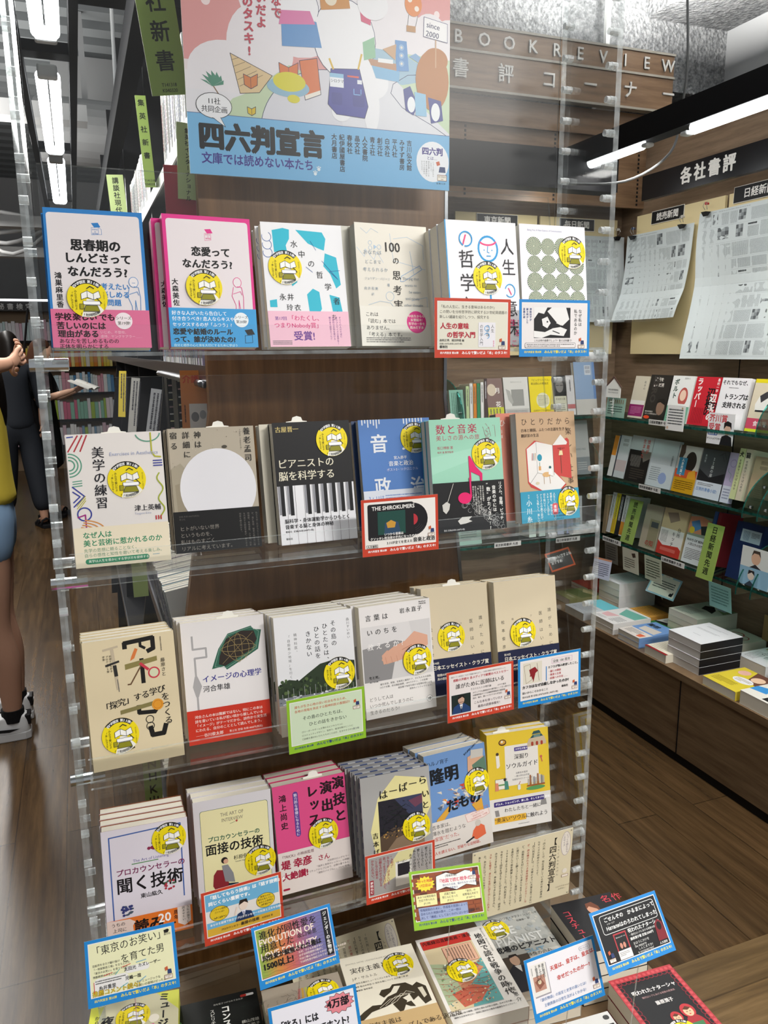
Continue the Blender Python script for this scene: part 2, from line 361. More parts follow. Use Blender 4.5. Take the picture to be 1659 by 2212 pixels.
def cable(pts, r, mat_, name, label, cat='cable'):
    P = [Vector(p) for p in pts]; Q = []
    for i in range(len(P)-1):
        a, b, c, d = P[max(i-1, 0)], P[i], P[i+1], P[min(i+2, len(P)-1)]
        for k in range(6):
            t = k/6; Q.append(.5*((2*b)+(c-a)*t+(2*a-5*b+4*c-d)*t*t+(3*b-a-3*c+d)*t**3))
    Q.append(P[-1]); o = MB().tube(Q, r, mat_, 6).build(name, smooth=True); tag(o, label, cat); return o
cable([(1.93, 2.3, 3.02), (1.96, 2.32, 2.75), (1.97, 2.3, 2.45), (1.99, 2.34, 2.3), (1.97, 2.36, 2.17), (1.86, 2.45, 2.09), (1.72, 2.6, 2.10)], .0045, M('#6d6f6f', .7), 'hanging_cable', 'grey cable hanging past the wooden sign into the right shelves')
cable([(.45, 9, 3.0), (.38, 8.6, 2.7), (.3, 8.4, 2.75), (.34, 8.5, 2.4)], .02, DARKM, 'hanging_cable', 'dark bundle of cables hanging far off under the ceiling')
for i in range(5): cable([(-2.2+i*.28, 9.4, 2.92-i*.03), (-1.4+i*.1, 9.2, 2.7+i*.04), (-.7+i*.05, 9.0, 2.88-i*.1), (.1, 9.1, 2.75+i*.05)], .02, M('#c9caca', .5), 'ceiling_cable', ('pale cable looping under the ceiling at the far left, topmost', 'pale cable at the far left, second from the top', 'pale cable at the far left, third from the top', 'pale cable at the far left, fourth from the top', 'pale cable at the far left, lowest')[i])
# emergency exit lamp, green
e = empty('exit_sign', (2.35, 3.28, 2.58)); tag(e, 'small green emergency sign high behind the wooden sign', 'sign')
MB().box(-.05, .05, -.02, .02, 0, .12, M('#e4e6e4', .5)).box(-.01, .01, -.01, .01, .12, .68, M('#e4e6e4', .5)).build('housing', e); MB().box(-.045, .045, -.0215, -.02, .01, .11, M('#2f9a78', .4, emit=.6)).build('panel', e)
# ------------------------------------------------------------------ double-sided bookcase behind the display (end panel faces us)
bc = empty('bookcase', (.42, 1.36, 0)); tag(bc, 'dark bookcase with a plain brown wood end panel behind the acrylic display', 'bookcase')
BL = M('#17171a', .35); STEEL = M('#8e8f92', .3, 1)
m = MB(); m.prism([(-.35, .02), (.37, .02), (.295, .74), (.225, 1.42), (.225, 2.62), (-.215, 2.62), (-.215, 1.42), (-.328, .74)], 0, .024, 'y', WOOD_END); m.build('end_panel', bc)
m = MB(); m.prism([(.30, .74), (.228, 1.43), (.228, 2.62), (.222, 2.62), (.222, 1.43), (.294, .74)], -.002, .03, 'y', STEEL); m.build('edge_trim', bc)
m = MB(); m.box(-.02, .02, .03, 4.6, 0, 2.62, BL); m.build('back_board', bc)
def uY(z): return .20 if z > 1.42 else .20+(1.42-z)*.165
LSH = [(1.905, .205), (1.488, .21), (.92, .285), (.56, .32)]
for z, d in LSH:
    m = MB(); m.box(-d, -.02, .03, 4.55, z-.012, z, BL).box(-d-.004, -d, .03, 4.55, z-.022, z+.006, STEEL); m.build('shelf_board', bc)
for y in (.03, .92, 1.82, 2.72, 3.62):
    m = MB(); m.prism([(-.20, 1.42), (-.20, 2.6), (-.02, 2.6), (-.02, 0.05), (-.33, .05), (-.30, .74)], y, y+.018, 'y', BL); m.build('upright', bc)
m = MB(); m.box(.02, .20, .03, 4.55, .02, 2.6, BL); m.build('far_side', bc)
# light fascia bar along the top of the case
m = MB(); m.box(-.26, -.22, .03, 4.6, 2.17, 2.24, M('#0e0e10', .9, 0, .05)); m.build('light_fascia', bc)
# ------------------------------------------------------------------ low table that carries the display
tb = empty('display_table', (.43, 1.0, 0)); tag(tb, 'low brown wooden table under the acrylic display', 'table')
MB().box(-.49, .50, -.42, .34, .325, TZ, WOOD_TABLE).build('table_top', tb, bevel=.003)
MB().box(-.46, .47, -.38, .33, .02, .3248, WOOD_TABLE).build('plinth', tb)
# ------------------------------------------------------------------ clear acrylic display stand
st = empty('display_stand', (.39, 1.2, TZ)); tag(st, 'clear acrylic display stand with four sloping book tiers', 'display stand')
inv = lambda p: Vector(p) - Vector((.39, 1.2, TZ))
PX0, PX1, PT = -.040, .829, .010
for side, x0 in (('l', PX0-PT), ('r', PX1)):
    y0, y1 = 1.128, 1.284; m = MB(); a, b = inv((x0, y0, TZ)), inv((x0+PT, y1, 2.32))
    m.box(a.x, b.x, a.y, b.y, 0.0003, b.z, [ACR_PANEL, ACR_PANEL, ACR_EDGE, ACR_EDGE, ACR_EDGE, ACR_EDGE]); p = m.build('side_panel', st)
    k = 0
    for yy in (1.143, 1.268):
        for i in range(37):
            z = .47+i*.0495
            if (side == 'l' and yy > 1.2 and i % 2) or z > 2.28: continue
            q = MB(); c = inv((x0, yy, z)); q.tube([c+Vector((-.0006, 0, 0)), c+Vector((PT+.0006, 0, 0))], .0058, PEG, 12)
            if side == 'r': q.tube([c+Vector((-.007, 0, 0)), c+Vector((-.0004, 0, 0))], .0052, PEG, 12)
            q.build('peg', p)
ROD = M('#c9cccd', .12, 1)
for ti, z in enumerate(ROWZ):
    X0, X1 = PX0+.010, PX1-.016; m = MB(); bt = .005
    y0, yb = 1.104, 1.236; zt = z+.012
    E = [ACR, ACR, ACR_EDGE, ACR_EDGE, ACR_EDGE, ACR_EDGE]
    a, b = inv((X0, y0, z)), inv((X1, y0+bt, z+.047))
    m.box(a.x, b.x, a.y, b.y, a.z, b.z, [ACR_EDGE, ACR_EDGE, ACR, ACR, ACR_EDGE, ACR_EDGE])            # front lip
    a, b = inv((X0, y0+bt, zt-bt)), inv((X1, yb, zt)); m.box(a.x, b.x, a.y, b.y, a.z, b.z, [ACR_EDGE, ACR_EDGE, ACR_EDGE, ACR_EDGE, ACR, ACR])
    an = math.radians(10.8); hh = .268; s, c = math.sin(an), math.cos(an)
    f0, f1 = inv((0, yb, zt)), inv((0, yb+hh*s, zt+hh*c)); n = Vector((0, c, -s))*bt
    ax, bx = X0-.39, X1-.39
    vs = [(ax, f0.y, f0.z), (bx, f0.y, f0.z), (bx, f1.y, f1.z), (ax, f1.y, f1.z)]; vs += [(v[0], v[1]+n.y, v[2]+n.z) for v in vs]
    m.add(vs, [(0, 1, 2, 3), (7, 6, 5, 4)], ACR); m.add(vs, [(0, 4, 5, 1), (1, 5, 6, 2), (2, 6, 7, 3), (3, 7, 4, 0)], ACR_EDGE)
    m.build('book_tray', st, fix=False)
    for side in (-1, 1):
        for yy in (1.150, 1.268):
            q = MB(); xa, xb = ((PX0-PT-.008, PX0+.030) if side < 0 else (PX1-.036, PX1+PT+.008))
            q.tube([inv((xa, yy, z-.004)), inv((xb, yy, z-.004))], .0085, [PEG, ROD][yy < 1.2 and side < 0], 14); q.build('support_rod', st)
m = MB(); a, b = inv((PX0+.004, 1.216, TZ+.0003)), inv((PX1-.004, 1.221, TZ+.115)); m.box(a.x, b.x, a.y, b.y, a.z, b.z, [ACR_EDGE, ACR_EDGE, ACR, ACR, ACR_EDGE, ACR_EDGE]); m.build('rear_rail', st)
m = MB(); a, b = inv((PX0+.002, 1.2845, 1.55)), inv((PX1-.002, 1.2885, 2.3)); m.box(a.x, b.x, a.y, b.y, a.z, b.z, [ACR_EDGE, ACR_EDGE, ACR_SHEET, ACR_SHEET, ACR_EDGE, ACR_EDGE]); m.build('back_sheet', st)
# ------------------------------------------------------------------ round campaign sticker (one print shared by all copies)
def make_sticker(alt=False):
    A = Art(52, 52, None, .05, .3)
    Y = '#f2dc12'
    A.e(26, 26, 26, Y, n=48)
    A.poly([(17, 51.5), (25, 27), (33, 27), (46, 42)] + [(26+25.8*math.cos(R(a)), 26+25.8*math.sin(R(a))) for a in range(40, 112, 8)], '#f4f2ea')
    # black banner along the upper rim
    A.poly([(26+26*math.cos(R(a)), 26+26*math.sin(R(a))) for a in range(-142, -37, 7)] + [(26+19.6*math.cos(R(a)), 26+19.6*math.sin(R(a))) for a in range(-44, -142, -7)], '#151310')
    s = '四六判宣言 第25弾!' if not alt else '四六判宣言 第24弾!'
    for i, ch in enumerate(s):
        a = -135 + i*9.3 - (3 if i > 5 else 0)
        A.tc(ch, 26+22.6*math.cos(R(a)), 26+22.6*math.sin(R(a)), 4.5, '#fff', 2, rot=a+90)
    for i, ch in enumerate('11社共同企画'):
        a = 113 - i*9.4
        A.tc(ch, 26+22.8*math.cos(R(a)), 26+22.8*math.sin(R(a)), 4.2, '#222', 2, rot=a-90)
    txt = ('みんなで繋いだよ', '「本」のタスキ!') if not alt else ('今年も良い本、', '売りました。')
    A.t(txt[0], 11.2, 15, 3.7, '#3a3410', 0, True, .9); A.t(txt[1], 6.4, 18, 3.5, '#3a3410', 0, True, .9)
    A.t('四六判宣言 25周年企画', 47.5, 17, 1.9, '#8c7d10', 0, True)
    # open books and a satchel in olive and white
    A.poly([(18, 20), (26, 16), (33, 20), (41, 16), (43, 25), (34, 28), (26, 25), (18, 28)], '#fbfaf4').l([(18, 20), (26, 16), (33, 20), (41, 16), (43, 25), (34, 28), (26, 25), (18, 28)], .6, '#222', True)
    A.r(20, 30, 22, 5, '#fff').l([(20, 30), (42, 30), (42, 35), (20, 35)], .5, '#222', True)
    A.poly([(23, 36), (38, 36), (41, 44), (20, 44)], '#8d8a1c').l([(23, 36), (38, 36), (41, 44), (20, 44)], .6, '#222', True)
    A.r(15.5, 34, 5, 7, '#a39b18').l([(15.5, 34), (20.5, 34), (20.5, 41), (15.5, 41)], .5, '#222', True)
    A.l([(26, 16), (26, 25)], .5, '#222').l([(34, 20), (34, 28)], .5, '#222').l([(26, 13), (30, 10), (35, 13)], 1.2, '#222').l([(38, 26), (44, 33)], 1, '#222')
    return A.mesh('sticker')
STK = make_sticker(); STK_ALT = make_sticker(True)
# ------------------------------------------------------------------ books
def check_mat():
    m, t, b = nodes('navy_check_edge'); co = N(t, 'ShaderNodeTexCoord'); ck = N(t, 'ShaderNodeTexChecker', Scale=95)
    ck.inputs['Color1'].default_value = (*lin('#2d4a8a'), 1); ck.inputs['Color2'].default_value = (*lin('#d6dae0'), 1)
    mp = N(t, 'ShaderNodeMapping'); mp.inputs['Scale'].default_value = (.75, 1, 1.25); mp.inputs['Location'].default_value = (.003, .002, .001)
    t.links.new(co.outputs['Object'], mp.inputs[0]); t.links.new(mp.outputs[0], ck.inputs['Vector']); t.links.new(ck.outputs[0], b.inputs['Base Color']); return m
CHECK = check_mat()
PAGE = M('#e9e3d3', .8, 0, .1); PAGE_IN = M('#d9d0bb', .8, 0, .1)
def book_shell(w, h, t, cover, spine, hard=False, page=None, art=None, spine_c=None):
    "returns (cover mesh, page block mesh); origin bottom centre of the front cover, pages towards -z"
    page = page or PAGE; c = .0022 if hard else .0005; W2, g = w/2, (.003 if hard else .0012)
    m = MB(); cm = M(cover, .4); s0, s1 = (W2-c, W2) if spine == 'r' else (-W2, -W2+c)
    m.box(-W2, W2, 0, h, -c, 0, cm).box(-W2, W2, 0, h, -t, -t+c, cm).box(s0, s1, 0, h, -t+c, -c, M(spine_c, .4) if spine_c else cm)
    if art: art.squeeze(); b = len(m.v); m.v += art.b.v; ids = [m.mat(x) for x in art.b.m]; m.f += [[b+i for i in f] for f in art.b.f]; m.mi += [ids[k] for k in art.b.mi]
    p = MB(); x0, x1 = (-W2+g, W2-c-.0002) if spine == 'r' else (-W2+c+.0002, W2-g)
    p.box(x0, x1, g if hard else .0006, h-g, -t+c+.0002, -c-.0002, page)
    return m.mesh('cover', fix=False), p.mesh('page_block')
ORD = ['', 'second', 'third', 'fourth', 'fifth', 'sixth', 'seventh', 'eighth', 'ninth']
def book(name, label, pos, yaw, tilt, roll, w, h, t, cover, art=None, spine='r', hard=False, obi=None, sticker=None, slip=None, copies=0, short=None, dx=-.004, group=None, page=None, gap=.0008, cc=None, spine_c=None):
    root = empty(name, pos, pose(yaw, tilt, roll)); tag(root, label, 'book', group)
    A = Art(w*1000, h*1000, None, .05)
    O = art(A) if art else None
    cme, pme = book_shell(w, h, t, cover, spine, hard, page, A, spine_c)
    link('cover', cme, root); link('page_block', pme, root)
    if O: link('paper_band', O.mesh('paper_band'), root).location.z = .0012
    if sticker:
        s = link('sticker', STK_ALT if len(sticker) > 3 and sticker[3] else STK, root); s.location = (sticker[0]/1000-w/2, h-sticker[1]/1000-.026, .0024 if O and sticker[1] > 90 else .0012)
        if len(sticker) > 2 and sticker[2]: s.scale = (sticker[2], 1, 1)
    if slip is not None:
        q = MB(); pts = [(-.017, h-.012), (-.017, h+.002), (-.008, h+.003), (-.006, h+.0085), (.001, h+.0105), (.008, h+.0085), (.010, h+.003), (.017, h+.002), (.017, h-.012)]
        q.prism([(x+slip, y) for x, y in pts], -t*.5-.0002, -t*.5, 'z', M('#eeece4', .6)); q.build('sales_slip', root)
    if copies:
        n = Vector((math.sin(R(yaw)), -math.cos(R(yaw)), 0))
        if cc: cme = book_shell(w, h, t, cc, spine, hard, page)[0]
        for k in range(1, copies+1):
            c = empty(name, Vector(pos) - n*(t+gap)*k/math.cos(R(tilt)) + Vector((dx*k + random.uniform(-.0015, .0015), 0, 0)), pose(yaw, tilt, roll) @ Matrix.Diagonal((1, 1 - k*t*math.sin(R(tilt))/h*.92, 1)))
            tag(c, f'{ORD[k]} copy in the stack behind the front {short}', 'book', f'copies behind the {short}')
            link('cover', cme, c); link('page_block', pme, c)
    return root
def shelf_book(row, x, Y, yaw, tilt, roll, w, h, t, cover, label, **kw):
    z = ROWZ[row-1] + .0125 + t*math.sin(R(tilt)) + .0006 + abs(math.sin(R(roll)))*w/2000
    return book('book', label, (x, Y, z), yaw, tilt, roll, w/1000, h/1000, t, cover, group=f'books on display tier {["one","two","three","four"][row-1]}', **kw)
# --- tier one
def a_blue(A):
    w, h = A.w, A.h
    A.r(0, 0, w, h, '#2f7fc4').rr(3.5, 6, w-8, h, 4, '#e6dfe0')
    box = lambda x, y, c, k=1: A.poly([(x, y), (x+9*k, y-1*k), (x+12*k, y+5*k), (x+4*k, y+6*k)], c).l([(x, y+6*k), (x+9*k, y+5*k), (x+9*k, y+15*k), (x, y+16*k)], .4, c, True).l([(x+9*k, y+5*k), (x+13*k, y+8*k), (x+13*k, y+15*k), (x+9*k, y+15*k)], .4, c)
    box(60, 18, '#2f7fc4'); A.t('中学生\nの\n質問箱', 64.5, 25.3, 2.6, '#2f7fc4', al='c', lead=1.1)
    A.t('思春期の', 31, 40, 16.5, '#0c0c0e', 3).t('しんどさって', 22, 58.5, 14.6, '#0c0c0e', 3).t('なんだろう?', 25, 77, 14.6, '#0c0c0e', 3)
    A.t('鴻巣麻里香', 13, 86, 9.2, '#0c0c0e', 2, True)
    A.t('考えたい', 66, 99, 9.5, '#2f7fc4', 2).t('楽しめる', 66, 110, 9.5, '#2f7fc4', 2).t('問題', 73, 121, 9.5, '#2f7fc4', 2)
    B = '#3e86c6'   # the small line-drawn figure
    A.e(110, 97, 6.2, '#ece6e6', 7).arc(110, 97, 6.2, .7, B, ry=7).l([(104, 104), (101, 117), (106, 130), (106, 139), (110, 139), (111, 122), (113, 139), (117, 139), (118, 118), (116, 104), (110, 103)], .7, B).l([(103, 114), (114, 110), (116, 115)], .7, B).l([(108, 98), (112, 98)], .5, B)
    O = Art(w, 52, '#dd6f96', 0); P = '#2a1016'
    O.t('学校', 5, 5, 10.5, P, 3).t('楽しい', 27, 5, 10.5, P, 3).t('でも', 61, 5, 10.5, P, 3).t('苦しいのには', 6, 17, 10.5, P, 3).t('理由がある', 7, 28, 10.5, P, 3)
    O.t('いじめ、不登校、\n虐待、ヤングケアラー……', 61, 28.5, 4.6, '#f4c4d4', 0, lead=1.25).t('あなたを苦しめるものの\n正体を明らかにする', 8, 39.5, 7, P, 1, lead=1.05)
    O.e(93, 15, 11.5, '#f3e6ea').t('シリーズ\n第19弾!', 93, 8.5, 5.2, '#332', 1, al='c')
    return O
def a_pink(A):
    w, h = A.w, A.h; K = '#e0378b'
    A.r(0, 0, w, h, K).rr(5, 6, w-9, h, 4, '#e9e0e2')
    A.poly([(59, 19), (68, 18), (71, 24), (63, 25)], K).l([(59, 25), (68, 24), (68, 34), (59, 35)], .4, K, True).t('中学生\nの\n質問箱', 63.7, 25.3, 2.5, K, al='c', lead=1.1)
    A.t('恋愛って', 38, 44, 14.2, '#0c0c0e', 3).t('なんだろう?', 24, 62, 13.6, '#0c0c0e', 3)
    A.t('大森美佐', 12, 91, 9.4, '#0c0c0e', 2, True)
    A.e(102, 94, 6, '#ece4e6', 7).arc(102, 94, 6, .8, K, ry=7).l([(96, 101), (93, 114), (98, 127), (98, 138), (102, 138), (103, 120), (105, 138), (109, 138), (110, 115), (108, 101), (102, 100)], .8, K).l([(95, 111), (106, 107), (108, 112)], .7, K)
    O = Art(w, 56, '#3c9dd8', 0)
    O.t('好きな人がいたら告白して', 4, 4, 6.6, '#fff', 1).t('付き合うべき? 恋人ならキスや', 4, 12, 6.6, '#fff', 1).t('セックスするのが「ふつう」?', 4, 20.5, 6.4, '#fff', 1)
    O.t('恋愛や結婚のルール', 4, 29, 9.6, '#111', 3).t('って、誰が決めたの?', 4, 40, 9.6, '#111', 3).t('自分と相手の心と体を大切にするために学ぼう', 4, 51.3, 4.4, '#dff', 0)
    O.e(104, 16, 10.8, '#eaf1f4').t('シリーズ\n第20弾!', 104, 9.5, 5, '#123', 1, al='c')
    O.poly([(108, 31), (119, 29), (123, 37), (112, 38)], '#111').l([(108, 39), (119, 38), (119, 49), (108, 50)], .5, '#111', True)
    return O
def a_water(A):
    w, h = A.w, A.h; T = '#2fb9d0'
    A.r(0, 0, w, h, '#eeeef0')
    A.poly([(17, 12), (34, 8), (44, 10), (43, 24), (37, 34), (38, 42), (18, 45)], T).poly([(54, 10), (96, 12), (101, 22), (97, 40), (88, 37), (72, 30)], T)
    A.poly([(98, 44), (116, 50), (120, 92), (112, 98), (104, 76), (94, 64)], T).poly([(64, 108), (74, 99), (84, 104), (86, 130), (78, 142), (66, 136)], T)
    A.poly([(100, 108), (116, 112), (120, 140), (104, 138)], T).poly([(5, 118), (16, 116), (16, 128), (5, 128)], T).poly([(38, 82), (52, 76), (50, 90), (42, 96)], T)
    B = '#2b5aa5'
    for i in range(3): A.arc(8, 22+i*12, 7, .7, B, -60, 200)
    A.l([(92, 56), (116, 84), (103, 72), (120, 70)], .6, B).l([(66, 66), (76, 74)], .6, B).l([(76, 26), (84, 40)], .5, B)
    for ch, x, y in zip('水中の哲学者た', (44, 55, 69, 81, 93, 105, 106), (26, 41, 55, 72, 90, 112, 132)): A.t(ch, x, y, 11.5, '#222')
    A.t('永井', 20, 107, 11, '#222', ls=1.1).t('玲衣', 30, 123, 10.5, '#222', ls=1.15)
    O = Art(w, 54, '#f1bfd0', 0); V = '#6f3a93'
    O.t('第17回', 10, 8, 6.2, V, 1).t('「わたくし、', 31, 6, 9, '#d52f78', 1).t('つまりNobody賞」', 8, 17, 9, '#d52f78', 1).t('受賞!', 37, 30, 15, V, 2).t('ち', 100, 4, 9, '#333')
    O.t('すべての人のそばに\n手のひらサイズの哲学を!\n圧倒的な支持を受ける\n朝のあり哲学エッセイ', 113, 8, 3.6, '#7a3d8d', 0, True, 1.0, lead=1.5).f(4, 44, 30, 7, 3, '#777')
    return O
def a_hundred(A):
    w, h = A.w, A.h; B = '#a9c3dc'; D = '#23211f'
    A.r(0, 0, w, h, '#e6e1d4')
    A.l([(2, 38), (14, 52), (16, 40), (30, 56), (36, 44), (46, 60)], .6, B).l([(60, 14), (64, 56), (120, 68)], .6, B).l([(66, 22), (90, 18), (118, 30), (118, 52)], .6, B).l([(10, 8), (20, 16), (28, 8), (40, 14)], .5, B)
    for q in ((25, 30, 3), (25, 38, 3), (40, 36, 3.4), (54, 112, 7), (64, 146, 5)): A.arc(q[0], q[1], q[2], .6, B)
    A.poly([(31, 33), (36, 36), (31, 40)], B)
    A.l([(76, 80), (110, 62), (114, 68), (80, 88), (74, 88)], .8, '#8fb1d8', True).l([(94, 40), (99, 76)], .6, B)
    A.l([(16, 126), (36, 120), (54, 122), (70, 140), (62, 160)], .6, B).l([(92, 118), (120, 112), (120, 160), (96, 156)], .6, B)
    A.t('100', 47, 24, 21, D, 1, sx=.95)
    for ch, y, sz in zip('の思考実験', (50, 71, 94, 117, 138), (12, 15.5, 16, 16.5, 17.5)): A.t(ch, 68-sz/2, y, sz, D, 1)
    G = '#9aa7b4'
    A.t('あなたは', 12, 41, 7.4, G, ls=1.1).t('どこまで', 14, 56, 6.6, G, ls=1.1).t('考えられるか', 10, 68, 6.6, G, ls=1.1).t('ジュリアン・バジーニ', 12, 83, 4.4, G).t('著', 50, 92, 5, G).t('向井和美', 10, 98, 5.2, G, ls=1.2).t('訳', 22, 107, 4.6, G)
    A.t('The pig that\n  wants to\n      be eaten\n  and ninety\nother thought\n   experiments', 78, 80, 6, G, 0, lead=1.75)
    O = Art(w, 62, '#eae7dc', 0)
    O.t('これは\n「読む」本では\nありません。\n「考える」本です。', 9, 9, 7.4, D, 1, lead=1.4).f(8, 48, 78, 9, 3, '#444')
    O.e(98, 24, 17.5, '#e83c92').t('中高生からも\n反響続々!\n哲学の一歩を\n踏みだす本', 98, 12, 5, '#ffe', 1, al='c', lead=1.2)
    return O
def face(A, cx, cy, r, c='#2d9bd6'):
    A.arc(cx, cy, r, 3.2, c, ry=r*1.12).arc(cx, cy-r*.8, r*.9, 2.6, '#e8457f', 20, 150, ry=r*.45)
    A.e(cx-7, cy+2, 1, c).e(cx+7, cy+2, 1, c).l([(cx, cy-4), (cx-1.5, cy+5), (cx+2, cy+6)], 1.2, c).l([(cx-3, cy+11), (cx+4, cy+11)], 1.6, c)
def a_meaning(A):
    w, h = A.w, A.h; D = '#26262a'
    A.r(0, 0, w, h, '#efedf1').r(0, 0, 2, h, '#3b9fd9')
    face(A, 74, 42, 17); face(A, 74, 92, 17)
    A.l([(74, 112), (74, 126), (66, 132)], 3, '#2d9bd6')
    A.t('人', 96, 24, 27, D, 0, sx=.95).t('生', 97, 56, 27, D, 0, sx=.95).arc(110, 106, 9, 1.6, '#2d9bd6', 200, 500, ry=10).l([(107, 102), (112, 112)], 1.6, '#e8457f').t('意', 96, 120, 27, D).t('味', 96, 150, 27, D)
    A.arc(35, 28, 11, 2, '#2d9bd6', 120, 460).l([(35, 22), (30, 36)], 2.2, '#e8457f').t('哲', 20, 44, 29, D).t('学', 20, 80, 29, D).t('入', 20, 114, 29, D).t('門', 20, 148, 28, D)
    A.t('生き\n  る\nこる', 106, 150, 12, '#e8457f', 1)
    return None
def a_being(A):
    w, h = A.w, A.h
    A.r(0, 0, w, h, '#e9e7ec').t('Being You: A New Science of Consciousness', 15, 7, 3.6, '#5a6496')
    G, L = '#24443f', '#d3d9a0'
    def disc(cx, cy, r):
        A.e(cx, cy, r, '#e0e2c8', n=24); n = 28; base = A.n
        for ring in range(6):
            r1 = r*(1-ring*.155); r0 = r*(1-(ring+1)*.155); off = ring*.45
            for i in range(n):
                a, b = (i+off)*2*math.pi/n, (i+off+.55)*2*math.pi/n
                A.n = base; A.poly([(cx+r1*math.cos(a), cy+r1*math.sin(a)), (cx+r1*math.cos(b), cy+r1*math.sin(b)), (cx+r0*math.cos(b), cy+r0*math.sin(b)), (cx+r0*math.cos(a), cy+r0*math.sin(a))], G if i % 2 else '#2f5a44')
    for j in range(4):
        for i in range(4): disc(26+i*27, 34+j*28, 14.6 if j % 2 == i % 2 else 13.2)
    A.t('アニル・セス', 15, 153, 5, '#333', 1).t('岸本寛史訳', 15, 162, 4.4, '#445').t('なぜ\n私で\nある', 116, 152, 9, '#3a4486', 1, True, lead=1.25).t('神経科学が\n解き明かした\n意識の謎', 93, 152, 5.2, '#3a4486', 1, True, lead=1.45)
    A.r(0, 148, w, .4, '#c8c6cc')
    return None
shelf_book(1, .037, 1.171, 1.0, 10.6, -.6, 128, 188, .024, '#2f7fc4', 'white book with blue frame and pink band, leftmost on the top tier', art=a_blue, spine='l', sticker=(48, 121), copies=1, short='blue-framed book', dx=-.002)
shelf_book(1, .192, 1.185, 2.1, 9.9, -.8, 127, 189, .022, '#b92d74', 'white book with hot pink frame and blue band on the top tier', art=a_pink, spine='l', sticker=(53, 103), copies=1, short='pink-framed book', dx=-.011)
shelf_book(1, .338, 1.188, 1.2, 11.7, -.1, 128, 188, .020, '#dfe6ee', 'white book with turquoise blotches and pale pink band on the top tier', art=a_water, sticker=(33, 68), copies=1, short='turquoise-blotched book', dx=-.004)
shelf_book(1, .481, 1.188, 4.4, 8.6, -.6, 126, 190, .022, '#cfcabb', 'cream book with a large 100 and a pink disc on the top tier', art=a_hundred, copies=1, short='cream book with a large 100', dx=-.013, page=M('#b9b6aa', .8), cc='#c4c1b4')
shelf_book(1, .607, 1.123, 2.2, 8.5, .2, 127, 191, .026, '#dfe3ea', 'white book with a blue-outlined face and thin characters, behind red card on the top tier', art=a_meaning, sticker=(70, 87), copies=2, short='book with the blue-outlined face', dx=0, cc='#e4e6ea')
shelf_book(1, .737, 1.128, 1.7, 7.4, -.1, 126, 191, .024, '#e0dfe4', 'white book with twelve green spinning-disc patterns, rightmost on the top tier', art=a_being, sticker=(99, 42))
# --- tier two
def a_aesth(A):
    w, h = A.w, A.h
    A.r(0, 0, w, h, '#e9e3de')
    for i in range(3): A.l([(2+i*8, 24-i*0), (16+i*6, 2)], 2, '#b23a43').arc(2, 43, 16-i*4.4, 1.8, '#5c9c82', -90, 90).l([(5, 66+i*3.4), (17, 65+i*3.4)], 1.4, '#5c9c82')
    A.l([(2, 4), (10, 3.4)], 1.6, '#3a4a9a')
    for i in range(2): A.l([(4, 73+i*7), (19-i*6, 87), (4, 101-i*6)], 1.8, '#39439a')
    for i in range(3): A.l([(8, 108-i*4), (20, 93-i*3)], 1.1, '#b9b23c')
    A.arc(17, 112, 9, 1.8, '#39439a').l([(8, 116), (18, 113), (18, 140)], 1.8, '#a2267e')
    for i in range(4): A.arc(8, 136, 34-i*7, 1.6, '#d9954e', -75, 40, ry=16-i*3.4)
    A.arc(110, 1, 17, 1.6, '#5c9c82', 10, 165, ry=13).l([(114, 2), (114, 30), (118, 36), (126, 37)], 2, '#b5b535').wave(122, 60, 122, 125, 3.6, 2.2, 1.8, '#a5b034')
    for i in range(3): A.l([(115, 42+i*3.6), (127, 42+i*3.6)], 1.6, '#3f469c').r(112+i*3.4, 121, 1.8, 6, '#c0393f')
    A.t('美学の練習', 41, 18, 17.2, '#1b1a22', 1, True, 1.03)
    A.t('Exercises in Aesthetics', 56, 26, 7.2, '#a9b2cf').t('津上英輔', 84, 104, 9.2, '#1b1a22', 1).t('Tsugami Eske', 84, 114, 4.2, '#b9bed4')
    O = Art(w, 56, '#efe3c8', 0); G = '#2f8a62'
    O.t('なぜ人は\n美と芸術に惹かれるのか', 12, 6, 9.7, G, 2, lead=1.15).t('先学の思想に頼ることなく、\n自らの感性と知性を磨いて考える楽しみ。', 12, 29.5, 5.7, '#4a8b6c', 0, lead=1.2)
    O.rr(13, 44, 86, 7.5, 3.6, G).t('美学は人生を豊かにする学び方を提供する', 17, 45.4, 4.3, '#e8efe0', 1).f(104, 44, 14, 2.4, 1, '#8ab')
    return O
